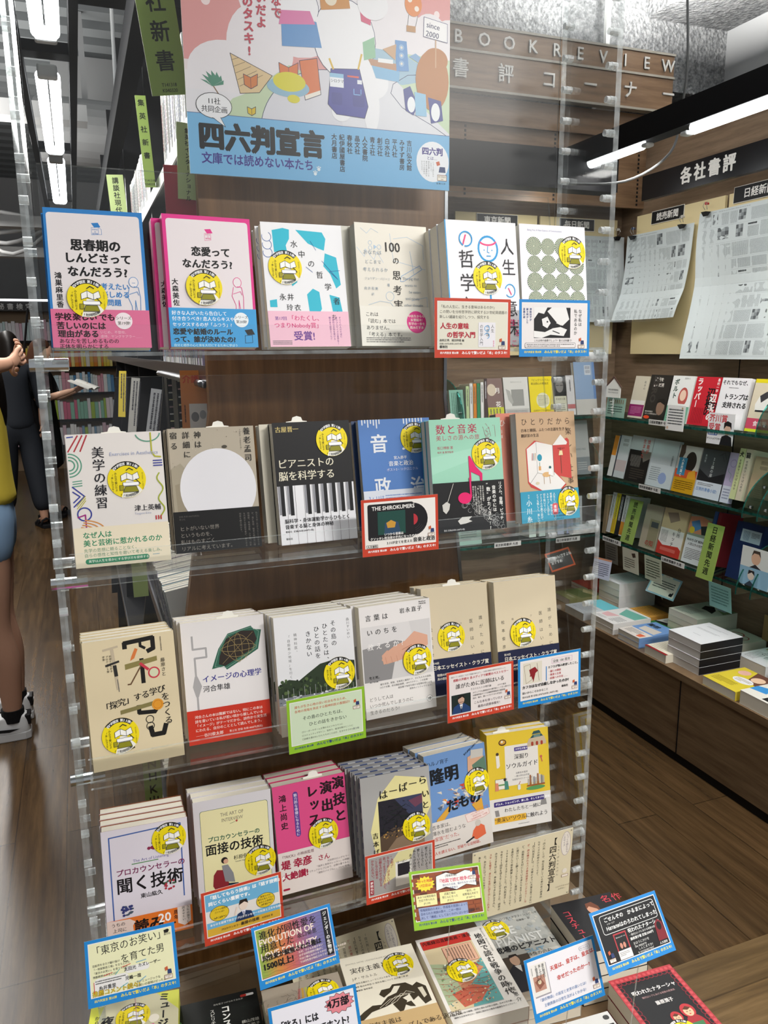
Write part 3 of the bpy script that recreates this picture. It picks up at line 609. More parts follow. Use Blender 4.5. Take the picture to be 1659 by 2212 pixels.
def a_god(A):
    w, h = A.w, A.h; rnd = random.Random(3)
    A.r(0, 0, w, h, '#b5ab99').r(0, 0, 1.6, h, '#8d8372')
    for i in range(60): A.e(rnd.uniform(4, w-3), rnd.uniform(3, 120), rnd.uniform(.3, .8), rnd.choice(('#9a8f7e', '#c6bcaa', '#7d7464')), n=7)
    A.poly([(2, 60), (16, 52), (30, 70), (20, 96), (14, 130), (2, 130)], '#a39a86').poly([(6, 84), (20, 80), (16, 108), (24, 140), (8, 140)], '#968c77').e(83, 30, 4, '#4a453b', 2.4)
    A.e(70, 92, 57, '#e3e2e6', 60, n=48)
    A.t('神は', 44, 5, 11, '#24221f', 1, True, 1.3).t('詳細に', 27, 5, 11, '#24221f', 1, True, 1.3).t('宿る', 9, 5, 11, '#24221f', 1, True, 1.4)
    A.t('養老孟司', 118, 2, 11.5, '#1d1b19', 1, True, 1.17).t('YORO TAKESHI', 108, 4, 3, '#5a554c', 0, True, .9)
    O = Art(w, 62, '#121212', 0); g = '#6f6b66'
    O.t('ヒトがいない世界\nというものを、\n私はものすごく\nリアルに考えています。', 8, 22, 7.3, '#8a847c', 0, lead=1.36)
    O.t('私たちはこれからどこへ向かうの\nか。進む地球、戦争が絶えない国\n際情勢。気候変動、少子化。日本\nを代表する解剖学者が、あらゆる\n現象を解き明かす。', 124, 8, 3.3, g, 0, True, 1.05, lead=1.9).t('定価 本体1400円(税別)\n青土社', 8, 6, 3, '#55524e')
    return O
def keys(A, y0, w, h):
    n = 9; kw = w/n
    A.r(0, y0, w, h-y0, '#e9e9ec')
    for i in range(n): A.r(i*kw, y0, .5, h-y0, '#3a2a30')
    for i in range(n):
        if i % 7 in (0, 1, 3, 4, 5, 6): A.r(i*kw+kw*.1, y0, kw*.28, 44, '#8f9096').r(i*kw+kw*.36, y0, kw*.42, 46, '#111114')
def a_piano(A):
    w, h = A.w, A.h
    A.r(0, 0, w, h, '#121113').t('古屋晋一', 4, 6, 9.5, '#d8c27a', 1).t('ピアニストの\n脳を科学する', 4, 56, 15.4, '#e6dfc8', 1, lead=1.24)
    keys(A, 98, w, h)
    A.r(0, 150, w, 38, '#e9e9ec')
    for i in range(10): A.r(i*w/9, 150, .4, 38, '#6a4a50')
    A.t('脳科学・身体運動学からひもとく\n音楽する脳と身体の神秘', 8, 149, 7.2, '#151418', 2, lead=1.2).t('春秋社  定価(本体2000円+税)', 8, 167, 3.6, '#333', 1).t('春秋社', 8, 178, 3.6, '#222', 1)
    return None
def a_music(A):
    w, h = A.w, A.h
    A.r(0, 0, w, h, '#5583c6')
    for i in range(7): A.rr(6+i*5, -3, 2.2, (12, 9, 16, 10, 13, 18, 11)[i], 1, '#e6ecf4').rr(80+i*5.4, -3, 2.2, (12, 16, 9, 13, 17, 9, 12)[i], 1, '#e6ecf4')
    A.t('音', 18, 24, 32, '#eef1f6', 2).t('楽', 74, 24, 30, '#eef1f6', 2).t('政', 20, 96, 30, '#eef1f6', 2).t('治', 84, 98, 30, '#eef1f6', 2)
    A.t('宮入恭平', 58, 62, 6, '#fff', 1).t('音楽と政治', 48, 70, 9, '#fff', 1).t('ポスト3・11クロニクル', 44, 82, 5.4, '#eef', 0)
    O = Art(w, 68, '#dfe4ee', 0); B = '#5b7fc4'
    O.t('3・11は\n音楽と', 8, 8, 8, B, 1, lead=1.5).f(38, 7, 66, 13, 3, '#6f8cc8').t('人文書院', 118, 6, 4.6, '#557', 0, True).f(10, 34, 90, 26, 5, '#8fa4d0')
    return O
def a_number(A):
    w, h = A.w, A.h; K = '#b5264e'; rnd = random.Random(5)
    A.r(0, 0, w, h, '#9fd8bd').poly([(0, 62), (w, 40), (w, 52), (0, 90)], '#a8dec5')
    A.t('数と音楽', 11, 8, 17, K, 1, ls=1.12).t('美しさの源への旅', 11, 26, 9.3, '#b83456', 0, ls=1.06).t('坂口博樹 著', 12, 44, 5.4, K, 0).t('桜井 進 数学監修', 12, 52, 3.8, K)
    for i in range(24): A.l([(96+rnd.uniform(0, 24), 6+rnd.uniform(0, 40)), (98+rnd.uniform(0, 22), 8+rnd.uniform(0, 40))] if i % 4 == 0 else [(100+i % 9, 8+i*1.4), (102+i % 7, 9+i*1.4)], .4, '#b3506a')
    O = Art(w, 82, '#0f0f11', 0)
    O.t('リズム、音階、ピッチ…', 121, 3, 6.6, '#f0efea', 2, True, .98).t('音楽の中には', 109, 9, 7, '#f0efea', 2, True).t('“数”がたくさん!?', 99, 3, 7.6, '#f0efea', 2, True)
    O.t('古代から音楽家や\n哲学者たちを魅了してきた\n「数」と「音」のふしぎな関係\n私たちの感じる「美しさ」の\n源はどこにある?', 89, 8, 3.4, '#e8e6de', 1, True, 1.0, lead=1.3)
    for i in range(70):
        t = i/70; O.arc(58+62*t+rnd.uniform(-8, 8)*(1.2-t*.3), 30+44*t+rnd.uniform(-9, 9), rnd.uniform(1.6, 4.6), .35, '#bdbdbb', rnd.uniform(0, 90), rnd.uniform(250, 360), n=12)
    O.l([(36, 2), (23, 34)], .8, '#dedbd2').poly([(14, 36), (22, 31), (28, 35), (26, 44), (20, 51), (15, 46)], '#cfcdc6').poly([(40, 64), (48, 58), (66, 58), (60, 63), (66, 66), (54, 69), (44, 70)], '#d8d6d0')
    O.t('書店 定価(本体1,500円+税)', 14, 76.5, 3.2, '#ddd', 1)
    N2 = '#e6196b'
    A.l([(68, 64), (68, 150)], 3, N2).poly([(66.5, 62), (69.5, 62), (79, 80), (90, 92), (89, 110), (86, 110), (85, 96), (69, 88)], N2)
    O.e(55, 27, 12, N2, 9.4).l([(66.5, -6), (66.5, 26)], 3, N2)
    return O
def a_alone(A):
    w, h = A.w, A.h; rnd = random.Random(9)
    A.r(0, 0, w, h, '#c9a987')
    for i, ch in enumerate('ひとりだから'): A.t(ch, 10+i*18.4, 9+i*.2, 13, '#3b2a20', 0)
    for i, ch in enumerate('楽しい仕事'): A.t(ch, 103, 28+i*21.5, 13.6, '#3b2a20', 0)
    A.t('日本と韓国、ふたつの言語を生きる\n翻訳家の生活', 9, 27, 6.2, '#3b2a20', 1, lead=1.45)
    K = '#c84a46'; Wt = '#e9e6e2'
    A.poly([(17, 62), (36, 48), (72, 58), (106, 46), (110, 50), (112, 118), (86, 112), (100, 128), (70, 152), (58, 142), (24, 128), (18, 120)], K)
    A.poly([(19, 62), (39, 50), (74, 58), (74, 104), (98, 126), (70, 148), (24, 122), (20, 118)], Wt).poly([(74, 58), (92, 40), (106, 54), (104, 58)], Wt).l([(39, 50), (39, 104), (72, 112)], .5, '#444').l([(39, 104), (22, 122)], .5, '#444').l([(74, 58), (74, 110)], .7, '#444')
    A.e(45, 78, 5, '#2f93ad', 6).r(44, 86, 1, 8, '#2f7a5a').r(42, 93, 5, 7, '#d8a46a').e(58, 108, 9, '#dcb27c', 4.4).l([(52, 110), (52, 124)], .8, '#a6814f').l([(64, 110), (65, 124)], .8, '#a6814f').e(66, 96, 2.6, '#2d5f66').poly([(63, 98), (69, 98), (70, 110), (62, 108)], '#eee').e(38, 122, 4, '#d9cdb0', 2.6)
    A.r(90, 62, 1, 46, '#6b4a40').poly([(86, 76), (95, 76), (94, 68), (88, 68)], '#e8d6a6').t('Annyeong Sa', 84, 62, 3, '#7a2a28')
    for i in range(4): A.l([(30+i*2, 70), (29+i*2, 82)], .9, ('#c66', '#888', '#eee', '#b84')[i])
    O = Art(w, 54, '#3d9dbd', 0)
    O.t('小川糸', 17, 14, 11.5, '#e9f2f2', 1, True, 1.22).t('作家', 17, 5, 3.6, '#d8ecf0', 0, True).t('人生という果てのない\n荒野を、軽やかに\nスキップしながら\n切り拓いていく\nナミさんの後ろ姿が、\nとても眩しく、美しい。', 71, 5, 5, '#eef6f4', 1, True, .98, lead=1.42)
    O.rr(66, 24, 12, 20, 3, '#d8646a').t('推薦', 72, 27, 6, '#fff', 1, True).t('韓国文学\n翻訳大賞受賞の\nよるエッセイ', 68, 40, 3.6, '#12323e', 1)
    return O
def a_coral(A):
    A.r(0, 0, A.w, A.h, '#dd8a76').t('ひ', 6, 10, 13, '#f5ddd2', 1).t('日\n翻', 6, 28, 6.4, '#f5ddd2', 1)
shelf_book(2, .041, 1.143, -.1, 10.8, -.1, 129, 187, .020, '#ded8d2', 'white book with colourful line shapes and cream band, leftmost on the second tier', art=a_aesth, sticker=(77, 67), slip=.0, copies=1, short='book with colourful line shapes', dx=0)
shelf_book(2, .180, 1.169, -.4, 10.5, -.2, 129, 186, .022, '#3a3530', 'sand-coloured book with a big pale disc and black band on the second tier', art=a_god, slip=.012, copies=1, short='book with the big pale disc', dx=-.003)
shelf_book(2, .335, 1.158, 2.6, 10.6, -.4, 126, 189, .022, '#1a1a1c', 'black book with piano keys on its cover on the second tier', art=a_piano, sticker=(95, 30), slip=-.02, copies=1, short='piano-key book', dx=-.013, cc='#d8d2c0')
shelf_book(2, .488, 1.190, -.4, 12, -.1, 128, 186, .016, '#27406c', 'blue book with large white characters behind the red record card on the second tier', art=a_music, sticker=(99, 33), copies=1, short='blue book with large white characters', dx=-.006, cc='#27406c')
shelf_book(2, .590, 1.137, -2.2, 10.2, 0, 129, 186, .018, '#3f9ab8', 'mint green book with a pink music note and black band on the second tier', art=a_number, sticker=(99, 60), slip=-.022, copies=1, short='mint green music-note book', dx=.001)
shelf_book(2, .752, 1.150, 4.9, 9.1, -.7, 125, 189, .018, '#c9a987', 'tan book with a red and white open-book drawing, rightmost on the second tier', art=a_alone, sticker=(101, 157, .86))
shelf_book(2, .728, 1.176, 4.9, 9.1, -.7, 125, 187, .020, '#dd8a76', 'coral book half hidden behind the tan book on the second tier', art=a_coral, page=M('#a9a8a2', .8))
# --- tier three
def a_tankyu(A):
    w, h = A.w, A.h; K = '#16130f'
    A.r(0, 0, w, h, '#dfcfab')
    # big cut-out strokes
    for p, q in (([(58, 16), (58, 9), (98, 6), (98, 22), (90, 25)], 6.5), ([(80, 8), (80, 16), (86, 20)], 4), ([(80, 36), (80, 70)], 6), ([(70, 104), (70, 114), (92, 116), (97, 110)], 6), ([(84, 138), (86, 150), (102, 150), (106, 138)], 7), ([(36, 158), (46, 166), (58, 162)], 4)): A.l(p, q, K)
    A.poly([(56, 40), (102, 34), (102, 41), (56, 48)], '#8a7f4a').poly([(66, 30), (72, 18), (76, 20), (70, 33), (64, 36)], '#d97a3f').l([(78, 42), (88, 52)], 4, '#c9384a').arc(96, 58, 7.5, 2, '#c9384a').e(96, 58, 6.4, '#d6d8b6')
    A.l([(78, 46), (62, 70), (58, 70)], 2, '#6b4d33').l([(40, 14), (44, 74)], 4.4, '#c3b49a').l([(28, 15), (48, 12)], 3, '#c3b49a').l([(30, 38), (48, 34)], 3, '#2c2a28').l([(42, 40), (43, 54)], 5, '#2c2a28').l([(44, 60), (45, 78)], .9, '#555')
    A.poly([(44, 106), (94, 100), (94, 106), (44, 112)], '#857b4b').e(97, 106, 8.4, '#e39a2c').arc(97, 106, 6, .8, '#c97a1c').arc(84, 126, 5.4, 1, K).arc(84, 136, 5.4, 1, K)
    for i, ch in enumerate('「探究」する学び'): A.t(ch, 18+i*11.4, 92-i*2.0, 12.2, K, 1)
    for i, ch in enumerate('をつくる'): A.t(ch, 103+i*.6, 90+i*12, 12, K, 1)
    A.t('藤原さと', 110, 38, 6.6, '#33302a', 0, True).t('社会とつながる\nプロジェクト型\n学習', 37, 23, 3.4, '#33302a', 1, True).f(108, 6, 3, 28, 1, '#7b7160', True)
    return None
def a_image(A):
    w, h = A.w, A.h; G = '#a9a7a8'
    A.r(0, 0, w, h, '#e7e3e2')
    A.l([(16, 22), (16, 42), (36, 42), (36, 56), (18, 56), (18, 84)], 3, G).poly([(16, 84), (20, 84), (26, 100), (20, 116), (16, 116), (12, 100)], G).l([(18, 116), (18, 142), (34, 144), (34, 154)], 3, G)
    A.poly([(71, 24), (108, 16), (112, 22), (124, 24), (117, 54), (98, 64), (66, 80), (62, 74), (43, 76), (55, 46)], '#2f6350').l([(71, 26), (108, 18), (120, 26), (114, 52), (66, 77), (48, 73), (57, 46)], .5, '#8fb0a0', True)
    A.poly([(68, 32), (92, 22), (112, 24), (116, 38), (106, 54), (84, 64), (64, 74), (54, 70), (56, 58), (62, 44)], '#2d2520')
    for a in range(0, 180, 30): A.arc(86, 48, 22*abs(math.cos(R(a)))+6, .5, '#a58f5c', ry=18*abs(math.sin(R(a)))+5)
    A.l([(60, 70), (110, 26)], .4, '#a58f5c').l([(72, 28), (98, 66)], .4, '#a58f5c')
    A.t('イメージの心理学', 27, 84, 11.6, '#2a2a8c', 1).t('河合隼雄', 27, 100, 10.6, '#1a1a22', 0)
    O = Art(w, 53, '#c8331f', 0); c = '#f6e3dc'
    O.t('河合さんの本は難解ではない。特にこの本は\n詩を書いている私が若い頃から親しんでいる\n「イメージ」がテーマだから、詩作から実生活\nにわたる、自分のこととして読んでしまう。', 11, 8, 5.3, c, 1, lead=1.3).t('──谷川俊太郎', 11, 37, 6, c, 1).t('青土社 定価 本体1800円(税別)', 62, 38, 4, c, 0)
    return O
def a_island(A):
    w, h = A.w, A.h; D = '#26262a'; rnd = random.Random(4)
    A.r(0, 0, w, h, '#e4e4e6')
    for i, tx in enumerate(('その島の', 'ひとたちは、', 'ひとの話を', 'きかない')): A.t(tx, 96-i*14, 15+(0, 3, 6, 12)[i], 9.4, D, 1, True, 1.14)
    A.t('精神科医、', 33, 28, 5.4, '#555', 0, True, 1.25).t('「自殺希少地域」を行く', 22, 30, 5.2, '#555', 0, True, 1.22).t('森川すいめい', 121, 14, 5.4, '#444', 0, True)
    A.poly([(0, 108), (18, 100), (34, 104), (50, 94), (70, 82), (96, 78), (128, 84), (128, 136), (0, 136)], '#2c3a26')
    for i in range(110): A.e(rnd.uniform(2, 126), rnd.uniform(100, 132), rnd.uniform(1, 3.2), rnd.choice(('#3f5232', '#1e2a1a', '#55683e', '#26331f')), n=7)
    A.r(0, 128, w, 12, '#7c8188')
    for i in range(70): x = rnd.uniform(0, 126); A.r(x, rnd.uniform(126, 138), rnd.uniform(2, 6), rnd.uniform(1, 2.4), rnd.choice(('#dfe3e6', '#b9bec4', '#4a5058', '#eef')))
    for i in range(14): A.l([(6+i*9, 128), (6+i*9, rnd.uniform(112, 122))], .4, '#c8ccd0')
    A.r(0, 140, w, h-140, '#d9d3c0')
    return None
def a_words(A):
    w, h = A.w, A.h
    A.r(0, 0, w, h, '#e4e0de').r(2, 34, w-4, 92, '#c8c5c4').poly([(2, 34), (126, 34), (126, 60), (2, 84)], '#d8d5d4').poly([(2, 70), (60, 62), (126, 80), (126, 126), (2, 126)], '#8e8c8c').poly([(60, 88), (126, 70), (126, 126), (50, 126)], '#d3d0ce')
    A.poly([(88, 34), (126, 34), (126, 76), (106, 72), (92, 56)], '#cfcccb')
    s, s2 = '#d8a58c', '#b97f68'
    A.poly([(96, 52), (120, 62), (120, 78), (104, 90), (84, 94), (60, 98), (42, 100), (34, 92), (40, 82), (58, 72), (78, 66)], s)
    for i in range(4): A.l([(40+i*10, 98-i*1.4), (38+i*10, 86-i*2), (46+i*10, 80-i*2.4)], 6, s).l([(43+i*10, 99), (41+i*10, 88)], .5, s2)
    A.l([(72, 80), (90, 74)], 1, s2)
    A.t('言葉は', 10, 14, 11, '#222', 0, ls=1.36).t('いのちを', 11, 38, 11, '#222', 0, ls=1.34).t('救えるか?', 10, 62, 11.4, '#f6f2f0', 1, ls=1.34).t('岩永直子', 72, 10, 9.2, '#222', 0, ls=1.16).t('BuzzFeed\nMEDICAL', 108, 2, 3.2, '#333', 1, lead=1.1)
    A.t('生と死、\nケアの\n現場から', 10, 116, 5.4, '#1d1b1b', 1, lead=1.6)
    O = Art(w, 60, '#e6e2de', 0); D = '#2a2826'
    O.t('優生思想、障害、安楽死と緩和ケア、子どもたちの貧困、\nコロナ対策、終末期医療費、HPVワクチン、ニセ医療──\n最前線で取材を続ける医療記者による\n渾身のノンフィクション。', 122, 3, 3.7, D, 1, al='r', lead=1.4).t('どうして人は\nいつか死んでしまうのに\n生きるのだろう?', 7, 24, 7.2, '#55504c', 0, lead=1.5)
    O.e(116, 43, 5.4, '#f2efec').arc(116, 43, 5.4, .4, '#333').poly([(112.5, 42), (118, 41), (120, 43), (118, 45), (117, 46), (114, 44), (113, 46)], '#222')
    return O
def a_doctor(A):
    w, h = A.w, A.h; D = '#33302c'
    A.r(0, 0, w, h, '#d6c8ab')
    A.t('誰がために', 111, 58, 7.6, D, 0, True, 2.0).t('医師はいる', 92, 62, 7.6, D, 0, True, 2.0).t('クスリと', 72, 66, 4.4, '#6b6354', 0, True, 2.7).t('ヒトの', 53, 68, 4.4, '#6b6354', 0, True, 2.7).t('現代論', 34, 68, 4.4, '#6b6354', 0, True, 2.7).t('松本俊彦', 14, 70, 7, D, 0, True, 2.1)
    O = Art(w, 66, '#1b2140', 0); c = '#e6e0d0'
    O.t('第70回', 12, 5, 4.4, c, 1).t('日本エッセイスト・クラブ賞', 12, 11, 8.6, c, 2, sx=.98).t('暗闇の時代に生きる\n真の医師像をいま…', 20, 26, 5, c, 1)
    return O
shelf_book(3, .040, 1.122, 1.7, 11.2, .2, 129, 189, .024, '#d9c9a4', 'cream book with collaged tools on its cover, leftmost on the third tier', art=a_tankyu, sticker=(41, 142), copies=3, short='cream book with collaged tools', dx=-.0005)
shelf_book(3, .179, 1.148, -.4, 10.9, -.2, 129, 189, .024, '#e2dedc', 'white book with a green star badge and red band on the third tier', art=a_image, copies=2, short='book with the green star badge', dx=-.002, slip=.01)
shelf_book(3, .318, 1.122, 0, 10.3, -.2, 129, 189, .022, '#d9d6cc', 'white book with a wooded harbour photo behind the green card on the third tier', art=a_island, sticker=(101, 101, 0, True), copies=3, short='harbour-photo book', dx=-.002)
shelf_book(3, .461, 1.131, 1.7, 8.8, .1, 128, 187, .022, '#dcd8d2', 'white book with a photo of a resting hand on the third tier', art=a_words, sticker=(98, 100), copies=3, short='book with the hand photo', dx=-.005)
shelf_book(3, .585, 1.160, -.9, 11.5, -.7, 127, 191, .022, '#c9bc9f', 'beige book with a navy band standing left of its twin on the third tier', art=a_doctor, sticker=(52, 89), copies=1, short='left beige book', dx=-.004, slip=.0)
shelf_book(3, .722, 1.152, -.1, 10.3, -.4, 127, 191, .022, '#c9bc9f', 'beige book with a navy band, rightmost on the third tier', art=a_doctor, sticker=(53, 96), copies=1, short='right beige book', dx=-.003)
# --- tier four
def berries(A, x, y, c, n=6, s=2.2, leaf='#3c5a3e', seed=2):
    r = random.Random(seed)
    for i in range(5): a = r.uniform(0, 6.3); A.e(x+math.cos(a)*8, y+math.sin(a)*7, 3.4, leaf, 1.5)
    for i in range(n): A.e(x+r.uniform(-8, 8), y+r.uniform(-7, 7), s, c)
def a_listen(A):
    w, h = A.w, A.h; B = '#4464a8'
    A.r(0, 0, w, h, '#e3dde6')
    A.l([(11, 150), (11, 12), (118, 8), (118, 128)], 2, B)
    A.t('The Art of Listening', 44, 52, 6.6, '#5a4f9a').r(42, 59.5, 40, 1.4, '#4b8a4a')
    A.t('プロカウンセラーの', 18, 65, 11.6, '#7a1f52', 2).t('聞く技術', 17, 79, 26.5, '#141014', 2, sx=.96).t('東山紘久', 52, 110, 8.4, '#1c181c', 2)
    berries(A, 72, 38, '#8c2b4c', 3, 2.6); berries(A, 96, 106, '#b03344', 9, 1.8, seed=5); berries(A, 30, 133, '#39407a', 11, 2.1, '#4b5a6a', seed=8)
    O = Art(w, 40, '#e8792a', 0)
    O.poly([(0, 0), (34, 2), (42, 8), (38, 14), (40, 40), (0, 40)], '#ead6cc').t('うちの\n 上司に\n読ませたい', 6, 4, 7, '#2a2422', 1, lead=1.3).t('読み', 40, 6, 22, '#1c1512', 3).t('20', 76, 1, 20, '#fff', 2).t('周年', 104, 3, 8, '#1c1512', 2, True).t('て', 84, 20, 20, '#1c1512', 3)
    O.poly([(106, -2), (126, -2), (126, 26), (116, 32), (106, 26)], '#efe2da').t('うちの部下にも\n読ませたい', 122, 0, 4.6, '#2a2422', 1, True, lead=1.5)
    return O
def a_interview(A):
    w, h = A.w, A.h
    A.r(0, 0, w, h, '#dddade').rr(10, 17, w-16, h, 4, '#2d5a48').rr(10.6, 17.6, w-17.2, h, 4, '#efe8b4')
    A.t('THE ART OF\nINTERVIEW', 62, 24, 8.6, '#7b7064', 0, al='c', sx=.8, lead=1.1).l([(58, 46), (66, 44)], .6, '#4a6b4a').e(69, 43, 1.8, '#b34a44')
    A.t('プロカウンセラーの', 20, 62, 9.6, '#1f5e46', 2).t('面接の技術', 15, 74, 20, '#141414', 2, sx=.96).t('杉原保史', 60, 101, 8, '#1c1c1c', 1).t('Yasushi Sugihara', 62, 110, 3.4, '#555')
    A.poly([(10.6, 172), (30, 164), (80, 160), (121, 166), (121, 190), (10.6, 190)], '#4d7d3b')
    A.poly([(26, 128), (32, 120), (42, 122), (50, 146), (48, 158), (30, 158), (24, 146)], '#8c2732').l([(30, 158), (26, 172)], 1.6, '#a5764a').l([(46, 158), (50, 172)], 1.6, '#a5764a')
    A.e(45, 106, 5.4, '#221c1a').e(47, 108, 4, '#d9ab90').poly([(40, 114), (50, 114), (58, 130), (60, 146), (44, 142)], '#8d8f95').l([(50, 148), (64, 150), (66, 166)], 4, '#22303f')
    A.r(86, 150, 3, 14, '#3f6b50').l([(20, 176), (18, 168)], .6, '#223').l([(22, 178), (24, 166)], .6, '#223')
    return None
def a_acting(A):
    w, h = A.w, A.h; D = '#241018'
    A.r(0, 0, w, h, '#df4f88')
    A.t('演技と', 115, 4, 22.5, D, 3, True, 1.28).t('演出', 93, 8, 22.5, D, 3, True, 1.36).t('レッスン', 68, 10, 21, D, 3, True, 1.18)
    A.rr(34, 15, 9, 78, 4.4, '#5b3d90').t('魅力的な俳優になるために', 38.5, 18, 6, '#f0e4f4', 1, True, 1.02).t('鴻上尚史', 16, 16, 13, D, 2, True, 1.2)
    O = Art(w, 72, '#e4d9d4', 0); K = '#a31d3f'
    O.t('『TRICK』の映画監督', 4, 5, 6, '#6b2a3a', 1).t('堤 幸彦', 4, 14, 16.5, K, 3).t('さん', 68, 18, 11, K, 2).t('大絶讃!', 4, 35, 14, K, 3)
    O.t('大好評のロングセラー\n「発声と身体のレッスン」の続編!\nアマチュアからプロまで、必携の書である。\n「演技のバイブル」、ついに登場。', 124, 30, 4, '#4a3a3e', 0, al='r', lead=1.4).rr(4, 62, 12, 3.6, 1.8, K)
    return O
def a_harbour(A):
    w, h = A.w, A.h; rnd = random.Random(11)
    A.r(0, 0, w, h, '#a9a8a6').poly([(64, 6), (122, 20), (128, 70), (116, 90), (124, 120), (60, 150), (24, 150), (14, 96), (30, 40)], '#e6dd9e')
    A.r(30, 46, 82, 96, '#23212a').poly([(60, 46), (112, 46), (112, 84), (86, 78)], '#3a3f5a').poly([(86, 54), (112, 48), (112, 62), (98, 68)], '#6b3f52')
    A.poly([(30, 108), (56, 96), (78, 100), (112, 92), (112, 142), (30, 142)], '#59483a').poly([(34, 142), (60, 116), (84, 110), (112, 118), (112, 142)], '#8b7560')
    for i in range(90): A.l([(rnd.uniform(32, 96), rnd.uniform(50, 108)) for _ in (0, 1)] if i % 6 == 0 else [(x := rnd.uniform(32, 92), y := rnd.uniform(52, 108)), (x+rnd.uniform(-5, 5), y+rnd.uniform(-3, 5))], rnd.uniform(.4, 1.6), rnd.choice(('#15141a', '#2b2a30', '#1c2420')))
    for i in range(26): A.e(rnd.uniform(36, 100), rnd.uniform(92, 114), rnd.uniform(.8, 2), rnd.choice(('#b98a4a', '#8c6a3c', '#c9a25c')), n=8)
    D = '#1b1a1a'
    for i, ch in enumerate('はーばーら'): A.t(ch, 32+i*18.5, 26-i*3.0, 17, D, 1)
    A.t('い', 111, 40, 15, D, 1).t('と', 110, 60, 15, D, 1).t('吉本ばなな', 22, 98, 11, D, 1, True, 1.3)
    return None
def a_ryumei(A):
    w, h = A.w, A.h; rnd = random.Random(6)
    A.r(0, 0, w, h, '#6f95c9')
    A.t('ハルノ宵子', 4, 12, 9, '#1e2a3a', 1).t('隆明', 8, 26, 30, '#14181f', 3)
    for i in range(60): A.poly([(x := rnd.uniform(10, 110), y := rnd.uniform(66, 104)), (x+rnd.uniform(5, 12), y+rnd.uniform(-3, 3)), (x+rnd.uniform(4, 11), y+rnd.uniform(3, 7))], rnd.choice(('#e6e2dc', '#b9b6b4', '#8e9aa8', '#e8913a', '#c84a3a', '#d8d0c2', '#55606e')))
    A.poly([(88, 20), (118, 10), (124, 40), (104, 58), (86, 46)], '#d7a888').poly([(96, 8), (122, 10), (120, 24), (94, 24)], '#c7c3bb').poly([(96, 36), (124, 24), (126, 60), (100, 62)], '#5f7f6a')
    A.poly([(14, 120), (40, 100), (46, 106), (20, 132)], '#d9a23c').poly([(88, 108), (110, 100), (112, 122), (100, 126)], '#d9a23c')
    A.t('だもの', 36, 88, 24, '#14181f', 3, rot=-4).t('RYUMEI DAMONO', 80, 12, 5, '#1e2a3a', 1, rot=-32)
    O = Art(w, 66, '#dcd5ce', 0)
    O.t('吉本家は、', 3, 5, 8.6, '#35302c', 0).t('薄氷を踏むような', 3, 16, 8.6, '#35302c', 0).t('“家族”だった。', 3, 27, 8.6, '#c0483c', 0).f(4, 40, 54, 8, 2, '#4a4440').t('人を讃えない、型破りな追悼録。', 4, 53, 6.6, '#c0483c', 1)
    O.poly([(72, 2), (120, -6), (123, 10), (110, 14), (76, 16)], '#ecd9d2').l([(72, 2), (120, -6), (123, 10), (110, 14), (76, 16)], .5, '#d0705c', True).t('ハルノ宵子がつづる\n吉本ばななとの\n「吉本姉妹対談」も収録', 98, 0, 3.4, '#c0483c', 0, al='c', rot=-8)
    O.poly([(86, 34), (98, 22), (110, 30), (112, 46), (92, 52), (82, 46)], '#dd6a46').e(97, 22, 6, '#c9c2b8').l([(70, 52), (86, 46)], 3, '#2a2a2e')
    return O
